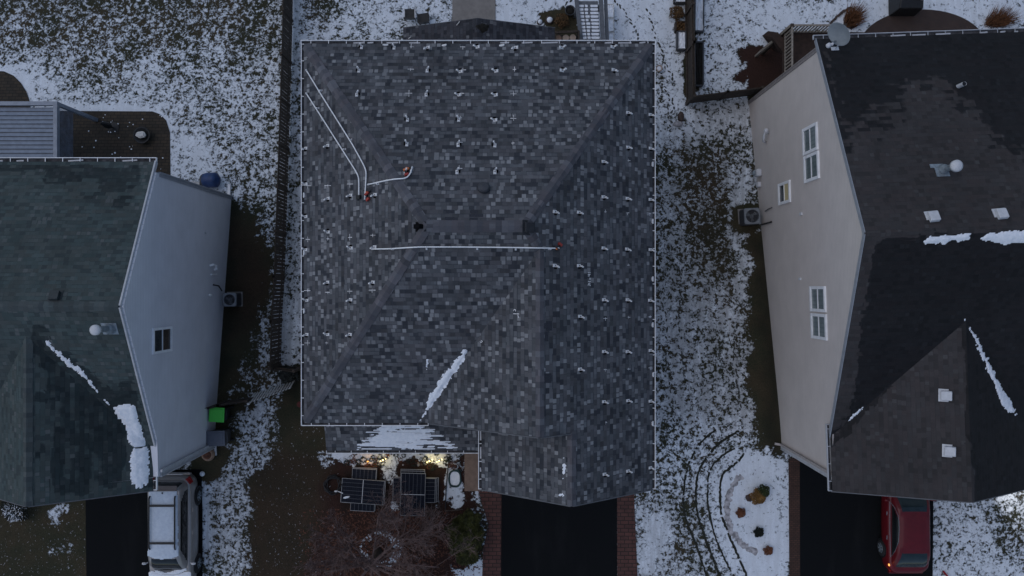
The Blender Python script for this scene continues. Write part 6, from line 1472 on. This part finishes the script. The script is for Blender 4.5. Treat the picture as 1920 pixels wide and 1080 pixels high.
for k in range(8):
    a = 2*math.pi*k/8+rt.uniform(-.3, .3); el = rt.uniform(.50, 1.1); d = Vector((math.cos(a), math.sin(a), el))
    grow(top-Vector((0, 0, rt.uniform(0, .35))), d, rt.uniform(1.9, 2.6)*(1.25 if math.cos(a) > .1 else 1), rt.uniform(.045, .065), 1, limbs)
grow(top, Vector((-.1, -.1, 1)), 1.8, .07, 1, limbs)
for dx, dy, dz, L_ in ((1, .62, .42, 3.0), (1, .15, .35, 3.1), (.8, 1.05, .5, 2.9), (.35, 1.1, .55, 2.8), (1, -.25, .4, 2.8)): grow(top-Vector((0, 0, .15)), Vector((dx, dy, dz)), L_, .05, 1, limbs)
trunk.build('trunk', M['bark'], tr, True); limbs.build('limbs', M['twig'], tr, True); twigs.build('crown', M['twig'], tr)
print('branches', nt[0])
# evergreen bush beside the drive
c = G(874, 998); bs = thing('evergreen_bush', 'large dark green evergreen bush between the bare tree and the driveway', 'bush', c)
mb = MB(); rb = random.Random(4)
for (dx, dy, r, h, n) in ((0, .0, .85, 1.15, 5200), (.15, .62, .62, .9, 2600), (.05, -.62, .66, .95, 2800), (-.35, .25, .6, .9, 2200), (.35, .1, .55, 1.0, 2000), (-.3, -.4, .5, .8, 1500)): clump(mb, c+Vector((dx, dy, 0)), r, h, n, .13, 1.0, .5, rb)
mb.build('foliage', M['leaf_evergreen'], bs)
mb = MB()
for a in range(6): mb.tube([c, c+Vector((.25*math.cos(a), .25*math.sin(a), .5)), c+Vector((.5*math.cos(a), .6*math.sin(a), .75))], [.04, .025, .01], 6)
mb.build('stem', M['bark'], bs)
# scattered snow flecks and leaves on the dark lawn
fl = MB(); lf = MB()
for k in range(900):
    px, py = (random.gauss(545, 60), random.uniform(800, 1085)) if k < 560 else (random.uniform(0, 160), random.uniform(945, 1085))
    if px > 640 or 165 < px < 470: continue
    c = G(px, py, .006); r = random.choice((.006, .008, .01, .012, .016, .022)); n = 6; a0 = random.uniform(0, 6); fl.face([(c.x+r*math.cos(a0)*2*math.cos(6.283*q/n)*random.uniform(.5, 1.4)-r*.5*math.sin(a0)*math.sin(6.283*q/n), c.y+r*math.sin(a0)*2*math.cos(6.283*q/n)+r*.5*math.cos(a0)*math.sin(6.283*q/n)*random.uniform(.6, 1.5), c.z+.012) for q in range(n)])
for k in range(2600):
    px = random.gauss(735, 85); py = random.uniform(955, 1085)
    if not 560 < px < 905: continue
    c = G(px, py, .012); a = random.uniform(0, 6.283); l = random.uniform(.03, .075); d = Vector((math.cos(a), math.sin(a), random.uniform(-.2, .2)))*l; s = Vector((-math.sin(a), math.cos(a), random.uniform(-.3, .3)))*l*.45; lf.face([c-d, c+s, c+d, c-s])
tag(fl.build('snow_flecks', M['stone']), label='small flecks of snow sprinkled over the dark front lawns', kind='stuff')
tag(lf.build('fallen_leaves', M['leaf_red']), label='reddish fallen leaves under the bare tree', kind='stuff')

# ------------------------------------------------------------------ round bed on the right with shrubs
arc = [(1391, 892), (1376, 908), (1366, 932), (1363, 958), (1367, 985), (1380, 1008), (1396, 1024), (1420, 1037)]
mb, _ = ribbon('e', smooth_px(arc, 8), .24, None, .012, .38)
up_ = MB()
for f in mb.f: up_.face([mb.v[i] for i in f])
tag(up_.build('bed_edging', M['edging']), 'pale grey stone arc edging the snowy round bed', 'edging')
c = G(1419, 923); b1 = thing('round_shrub', 'golden and green round shrub, largest in the snowy round bed', 'shrub', c)
mb = MB(); clump(mb, c+Vector((-.05, -.08, 0)), .42, .5, 2600, .06); mb.build('foliage', M['leaf_gold'], b1); mb = MB(); clump(mb, c+Vector((.15, .14, .02)), .36, .5, 1700, .06); mb.build('green_foliage', mat('dark_green_leaves', (.028, .040, .010), .8, .5, 8), b1)
c = G(1386, 959); mb = MB(); clump(mb, c, .26, .30, 1700, .05); tag(mb.build('round_shrub', M['leaf_rusty']), 'rust red round shrub near the stone arc, left of the others', 'shrub')
c = G(1420, 995); mb = MB(); clump(mb, c, .26, .25, 900, .08, 1, .7); tag(mb.build('round_shrub', M['leaf_dark']), 'small blackish spiky shrub in the snowy round bed', 'shrub')
c = G(1438, 1029); mb = MB(); clump(mb, c, .25, .28, 1500, .05); tag(mb.build('round_shrub', M['leaf_rusty']), 'rust red shrub at the lower end of the stone arc', 'shrub')
stone_at(1404, 934, .17, M['stone_dark'], 'garden_rock', 'grey brown rock tucked against the golden shrub', 'rock', None, .35)
c = G(1772, 1076); mb = MB(); mb.beam(c+Vector((-.1, .12, .05)), c+Vector((.08, -.1, .05)), .07, .07); tag(mb.build('reflector_stake', M['taillight']), 'small red stake lying in the snow beside the red car', 'stake')

# ================================================================== cars
def rrect(hx0, hx1, y0, y1, r, n):
    """rounded rectangle loop: half width hx0 at y0, hx1 at y1, corner radius r, n points a corner"""
    out = []
    for cx, cy, a0 in ((hx1-r, y1-r, 0), (-(hx1-r), y1-r, 90), (-(hx0-r), y0+r, 180), (hx0-r, y0+r, 270)):
        for k in range(n): a = R(a0+90*k/(n-1)); out.append((cx+r*math.cos(a), cy+r*math.sin(a)))
    res = []; m = len(out)
    for i in range(m):                                                    # split the long sides so that panels and pillars can be cut there
        a, b = out[i], out[(i+1) % m]; res.append(a); L = math.hypot(a[0]-b[0], a[1]-b[1]); k = max(1, int(L/.06))
        for q in range(1, k): res.append((a[0]+(b[0]-a[0])*q/k, a[1]+(b[1]-a[1])*q/k))
    return res
def make_car(name, label, cx, cy, face, spec, paint, glass_front, glass_side, glass_rear):
    """nose toward local -y; face=+1 keeps it, -1 turns the car round"""
    z0 = gz(cy)+.01; t = thing(name, label, 'car', (cx, cy, z0)); P = lambda x, y, z: Vector((cx+x*face, cy+y*face, z0+z))
    Ln, hw = spec['len']/2, spec['hw']; belt = spec['belt']
    yt0, yt1, wt, zr = spec['top']; yb0, yb1, wb = spec['base']
    def ztop(y):
        if y < yb0: s = (y-yb0)/(-Ln-yb0); return belt-.02-(spec['hood'])*s**1.6
        if y > yb1: s = (y-yb1)/(Ln-yb1+1e-6); return belt-.02-spec['tail']*s**1.5
        return belt
    # body: stacked rounded outlines
    body = MB(); lev = [(0.20, .93, .0), (.24, .97, .0), (.45, 1.0, 0), (.62, 1.0, 0), (.84, .985, 0), (.94, .955, .03), (1.0, .91, .07)]
    base = rrect(hw*.90, hw*.92, -Ln, Ln, .42, 9)
    # widen the middle
    def fat(x, y): s = 1+.10*math.cos(min(1, abs(y)/Ln)*math.pi/2); return x*s*.985, y
    base = [fat(*p) for p in base]; n = len(base); vs = []
    def bez(f, w, ins):
        out = []
        for x, y in base: yy = y*(1-ins/Ln*.8); out.append(P(x*w, yy, (f-.20)/.80*(ztop(yy)-.22)+.22))
        return out
    for f, w, ins in lev: vs += bez(f, w, ins)
    for s in (.93, .80, .55, .25):
        for x, y in base: yy = y*(1-.07/Ln*.8)*s; xx = x*.91*s; vs.append(P(xx, yy, ztop(yy)+.035*(1-s)))
    m = len(lev)+4
    fs = [(i*n+k, i*n+(k+1) % n, (i+1)*n+(k+1) % n, (i+1)*n+k) for i in range(m-1) for k in range(n)]+[tuple((m-1)*n+k for k in range(n))]+[tuple(range(n-1, -1, -1))]
    body.raw(vs, fs); bo = body.build('body', paint, t, True)
    # cabin, cut into roof, pillars and glass
    bot = rrect(wb*spec.get('bf', .93), wb*spec.get('br', 1), yb0, yb1, spec.get('cr', .22), 7); nn_ = len(bot)
    parts = {k: MB() for k in ('cabin', 'windscreen', 'rear_window', 'side_window')}
    ts = [0, .06, .12, .2, .3, .4, .5, .6, .7, .8, .86, .92, .96, 1.0]
    def cab(i, tt):
        x, y = bot[i]; e = tt**1.35 if tt < .92 else tt**1.35
        # target on roof outline: same loop squeezed to the roof rectangle
        u = (y-yb0)/(yb1-yb0); yT = yt0+(yt1-yt0)*u; wl = wb*(spec.get('bf', .93)+(spec.get('br', 1)-spec.get('bf', .93))*u); xT = x/wl*wt*(spec.get('tf', .95)+(1-spec.get('tf', .95))*u)
        h = math.sin(min(1, tt)*math.pi/2)**.92
        return (x+(xT-x)*e, y+(yT-y)*(tt**1.12), belt-.02+(zr-belt-.05)*h)
    gx = spec['glass']
    for a, b in zip(ts, ts[1:]):
        for i in range(nn_):
            j = (i+1) % nn_; q = [cab(i, a), cab(j, a), cab(j, b), cab(i, b)]
            mx = sum(abs(v[0]) for v in q)/4; my = sum(v[1] for v in q)/4; tm = (a+b)/2
            x, y = bot[i]; x2, y2 = bot[j]; xm, ym = (x+x2)/2, (y+y2)/2; key = 'cabin'
            wl = wb*(spec.get('bf', .93)+(spec.get('br', 1)-spec.get('bf', .93))*(ym-yb0)/(yb1-yb0))
            if .06 < tm < gx['t1']:
                if ym < yb0+.10 and abs(xm) < wl-.12: key = 'windscreen'
                elif ym > yb1-.10 and abs(xm) < wl-.13: key = 'rear_window' if tm > gx['r0'] else 'cabin'
                elif abs(xm) > wl-.10:
                    u = (ym-yb0)/(yb1-yb0)
                    if gx['s0']-gx['sl']*(tm) < u < gx['s1'](tm) and gx['st0'] < tm < gx['st1']: key = 'side_window'
            parts[key].face([P(*v) for v in q])
    # roof panel
    top = [cab(i, 1.0) for i in range(nn_)]; rv = [P(*v) for v in top]; cyy = (yt0+yt1)/2
    for s, dz in ((.9, .022), (.7, .040), (.35, .05)): rv += [P(v[0]*s, cyy+(v[1]-cyy)*s, v[2]+dz) for v in top]
    rf_ = MB(); rf_.raw(rv, [(i*nn_+k, i*nn_+(k+1) % nn_, (i+1)*nn_+(k+1) % nn_, (i+1)*nn_+k) for i in range(3) for k in range(nn_)]+[tuple(3*nn_+k for k in range(nn_))])
    for mbp in (parts['cabin'],):
        mbp.raw(rf_.v, rf_.f)
    for k, mm in (('cabin', paint), ('windscreen', glass_front), ('rear_window', glass_rear), ('side_window', glass_side)):
        if not parts[k].f: continue
        o = parts[k].build(k, mm, t)
        bm = bmesh.new(); bm.from_mesh(o.data); bmesh.ops.remove_doubles(bm, verts=bm.verts, dist=.0008); bmesh.ops.recalc_face_normals(bm, faces=bm.faces); bm.to_mesh(o.data); bm.free()
        o.data.polygons.foreach_set('use_smooth', [True]*len(o.data.polygons))
        md = o.modifiers.new('edges', 'EDGE_SPLIT'); md.split_angle = R(38)
    # wheels in dark arches
    for sx in (-1, 1):
        for yy in (spec['axles']):
            mb = MB(); mt = Matrix.Rotation(R(90), 3, 'Y')
            mb.lathe(P(sx*(hw-.17), yy, .33), [(.40, -.14), (.40, .155)], 24, M=mt); mb.build('wheel_arch', M['black'], t)
            mb = MB(); mb.lathe(P(sx*(hw-.08), yy, .33), [(.20, -.10), (.30, -.10), (.335, -.06), (.335, .06), (.30, .10), (.20, .10)], 28, M=mt); wh = mb.build('wheel', M['rubber'], t, True)
            mb = MB()
            for q in range(7):
                a = 2*math.pi*q/7; o_ = Vector((0, math.cos(a), math.sin(a))); mb.beam(P(sx*(hw+.012), yy, .33)+o_*.03, P(sx*(hw+.012), yy, .33)+o_*.20, .05, .03, (1, 0, 0))
            mb.lathe(P(sx*(hw+.0), yy, .33), [(.205, -.03), (.215, .0), (.205, .03)], 24, M=mt, cap=False); mb.lathe(P(sx*(hw-.04), yy, .33), [(.2, 0), (0, .001)], 20, M=mt, cap=False)
            mb.build('rim', M['galv'], wh)
    # mirrors and handles
    for sx in (-1, 1):
        mb = MB(); q = P(sx*(hw+.06), yb0+.32, belt+.08); mb.lathe(q, [(.0, -.08), (.055, -.06), (.07, 0), (.055, .07), (0, .09)], 10, M=Matrix.Rotation(R(90), 3, 'Y') @ Matrix.Diagonal((.9, .75, 1.15))); mb.beam(q, P(sx*(hw-.08), yb0+.34, belt+.02), .05, .03); mb.build('mirror', paint if not spec.get('mir') else spec['mir'], t, True)
        for yy in spec['handles']:
            mb = MB(); mb.beam(P(sx*(hw*.965), yy-.08, belt-.11), P(sx*(hw*.965), yy+.08, belt-.11), .022, .022); mb.build('door_handle', M['galv'] if spec.get('chrome') else paint, t)
    return t, P, ztop, cab, bot
sp1 = dict(len=4.6, hw=.93, belt=1.02, top=(-.72, 1.95, .60, 1.66), base=(-1.50, 2.16, .80), hood=.22, tail=.10, axles=(-1.42, 1.36), handles=(.0, .95), cr=.28, bf=.92, br=.95, tf=.97,
           glass=dict(t1=.84, r0=.2, s0=.10, sl=-.10, s1=lambda t: .90-.30*max(0, t-.35), st0=.04, st1=.70), mir=M['lightgrey'])
suv, P, zt, cab, bot = make_car('parked_car', 'silver car with snowy roof and black rails parked nose out on the left drive', -13.83, -9.92, 1, sp1, M['suvpaint'], M['carglass'], M['carglass'], M['carglass'])
for sx in (-1, 1):
    mb = MB(); mb.tube([P(sx*.50, -.42, 1.70), P(sx*.505, -.36, 1.755), P(sx*.51, .6, 1.765), P(sx*.505, 1.60, 1.755), P(sx*.50, 1.68, 1.70)], .032, 8); mb.build('roof_rail', M['black'], suv)
for yy in (-.16, 1.32):
    mb = MB(); mb.beam(P(-.51, yy, 1.765), P(.51, yy, 1.765), .085, .03); mb.build('cross_bar', M['black'], suv)
mb = MB(); mb.tube([P(0, 1.80, 1.70), P(0, 1.84, 1.76)], [.035, .01], 10); mb.build('antenna', M['black'], suv)
for sx in (-1, 1):
    mb = MB(); mb.raw([P(sx*.70, 2.20, 1.02), P(sx*.86, 2.02, 1.02), P(sx*.885, 2.06, .80), P(sx*.74, 2.30, .80), P(sx*.60, 2.18, .98), P(sx*.80, 1.98, .98), P(sx*.82, 2.0, .80), P(sx*.66, 2.2, .80)], [(0, 1, 2, 3), (4, 7, 6, 5), (0, 4, 5, 1), (1, 5, 6, 2), (2, 6, 7, 3), (3, 7, 4, 0)]); mb.build('tail_lamp', M['taillight'], suv, bevel=.015)
mb = MB(); mb.beam(P(-.72, 2.33, .60), P(.72, 2.33, .60), .10, .16); mb.build('rear_bumper', M['suvpaint'], suv, bevel=.04)
mb = MB(); mb.beam(P(-.44, 2.345, .80), P(.44, 2.345, .80), .03, .05); mb.build('chrome_strip', M['lightgrey'], suv)
mb = MB(); mb.box(P(0, 1.985, 1.64), (1.12, .20, .025)); mb.build('rear_spoiler', mat('dark_spoiler', (.06, .052, .055), .4), suv, bevel=.01)
# snow on the car: roof blanket, wiper line, bonnet
zc = lambda x, y: -9.92 and (gz(-9.92)+.01+1.685-.05*((x+13.83)/.6)**2)
rr_ = [(-13.83+x, -9.92+y) for x, y in ((-.54, 1.86), (.54, 1.86), (.57, 1.0), (.58, 0), (.58, -.40), (.60, -.68), (.3, -.78), (0, -.80), (-.3, -.78), (-.60, -.68), (-.58, -.40), (-.58, 0), (-.57, 1.0))]
mk = lambda X_, Y_: sd_poly(X_, Y_, rr_)+(fbm(X_*8, Y_*8, 5, 3)-.5)*.03
o = mound('snow_cover', zc, (-14.6, -10.9, -13.1, -7.9), mk, .03, .03, M['snow_thin']); tag(o, 'smooth blanket of snow on the roof of the silver car', 'snow')
hz = lambda x, y: gz(-9.92)+.01+zt(y+9.92)+.045-.03*((x+13.83)/.8)**2
rw = [(-13.83+x, -9.92+y) for x, y in ((-.72, -1.52), (-.3, -1.66), (.2, -1.68), (.74, -1.54), (.84, -1.6), (.82, -2.2), (-.82, -2.2), (-.84, -1.6))]
mk2 = lambda X_, Y_: sd_poly(X_, Y_, rw)+(fbm(X_*7, Y_*7, 9, 3)-.5)*.05
o = mound('snow_cover', hz, (-14.8, -12.3, -12.9, -11.3), mk2, .03, .03); tag(o, 'snow lying on the bonnet of the silver car', 'snow')
rw2 = [(-13.83+x, -9.92+y) for x, y in ((-.62, -1.44), (-.2, -1.56), (.2, -1.50), (.35, -1.38), (.60, -1.36), (.70, -1.44), (.3, -1.62), (-.3, -1.62))]
o = mound('snow_cover', lambda x, y: hz(x, -9.92-1.52)+.05, (-14.8, -11.8, -12.9, -11.1), lambda X_, Y_: sd_poly(X_, Y_, rw2)+(fbm(X_*9, Y_*9, 3, 3)-.5)*.06, .04, .025); tag(o, 'crescent of snow along the wipers of the silver car', 'snow')
mb = MB(); mb.beam(P(-.55, -1.46, 1.075), P(-.02, -1.38, 1.09), .02, .02); mb.build('wiper', M['black'], suv)
mb = MB(); mb.beam(P(.05, -1.46, 1.075), P(.60, -1.34, 1.09), .02, .02); mb.build('wiper', M['black'], suv)

sp2 = dict(len=4.40, hw=.90, belt=.93, top=(-.42, 1.12, .585, 1.42), base=(-1.18, 1.92, .80), hood=.20, tail=.06, axles=(-1.34, 1.27), handles=(-.28, .70), cr=.26, bf=.92, br=.93, tf=.97, chrome=True,
           glass=dict(t1=.90, r0=.15, s0=.14, sl=-.12, s1=lambda t: .84-.22*max(0, t-.2), st0=.03, st1=.76))
RCX, RCY = 16.10, -9.43
red, P, zt2, cab2, bot2 = make_car('parked_car', 'dark red car with lit lamps parked nose in on the right drive', RCX, RCY, -1, sp2, M['redpaint'], M['carglass_teal'], M['carglass'], M['carglass_teal'])
for sx in (-1, 1):
    mb = MB(); mb.raw([P(sx*.66, 2.02, .86), P(sx*.80, 1.80, .86), P(sx*.84, 1.86, .68), P(sx*.70, 2.16, .68), P(sx*.56, 1.98, .84), P(sx*.70, 1.76, .84), P(sx*.74, 1.8, .68), P(sx*.6, 2.1, .68)], [(0, 1, 2, 3), (4, 7, 6, 5), (0, 4, 5, 1), (1, 5, 6, 2), (2, 6, 7, 3), (3, 7, 4, 0)])
    tl = mb.build('tail_lamp', M['taillight'], red, bevel=.015)
    if sx < 0: continue
    mb = MB(); mb.lathe(P(sx*.775, 1.80, .865), [(.055, -.03), (.06, .0), (.04, .025), (0, .03)], 12); mb.build('lit_lens', M['lamp_amber'], tl, True)
    mb = MB(); pts = [Vector(P(*[a*1.0 for a in (sx*v[0], v[1], v[2])])) for v in ((.812, -.78, .96), (.72, -.62, 1.16), (.635, -.30, 1.335), (.62, .20, 1.365), (.63, .70, 1.33), (.70, 1.15, 1.17), (.79, 1.45, .97), (.812, .3, .955), (.812, -.78, .96))]
    mb.tube(pts, .007, 6); mb.build('chrome_trim', M['galv'], red)
mb = MB(); mb.lathe(P(.74, -.80, 1.10), [(.03, -.04), (.035, 0), (0, .04)], 8)
mb = MB(); mb.beam(P(-.70, 2.20, .55), P(.70, 2.20, .55), .08, .2); mb.build('rear_bumper', M['redpaint'], red, bevel=.04)
point('tail_lamp_glow', P(.86, 1.84, 1.02), 0.35, (1, .30, .06), .03)
print('objects', len(bpy.data.objects))
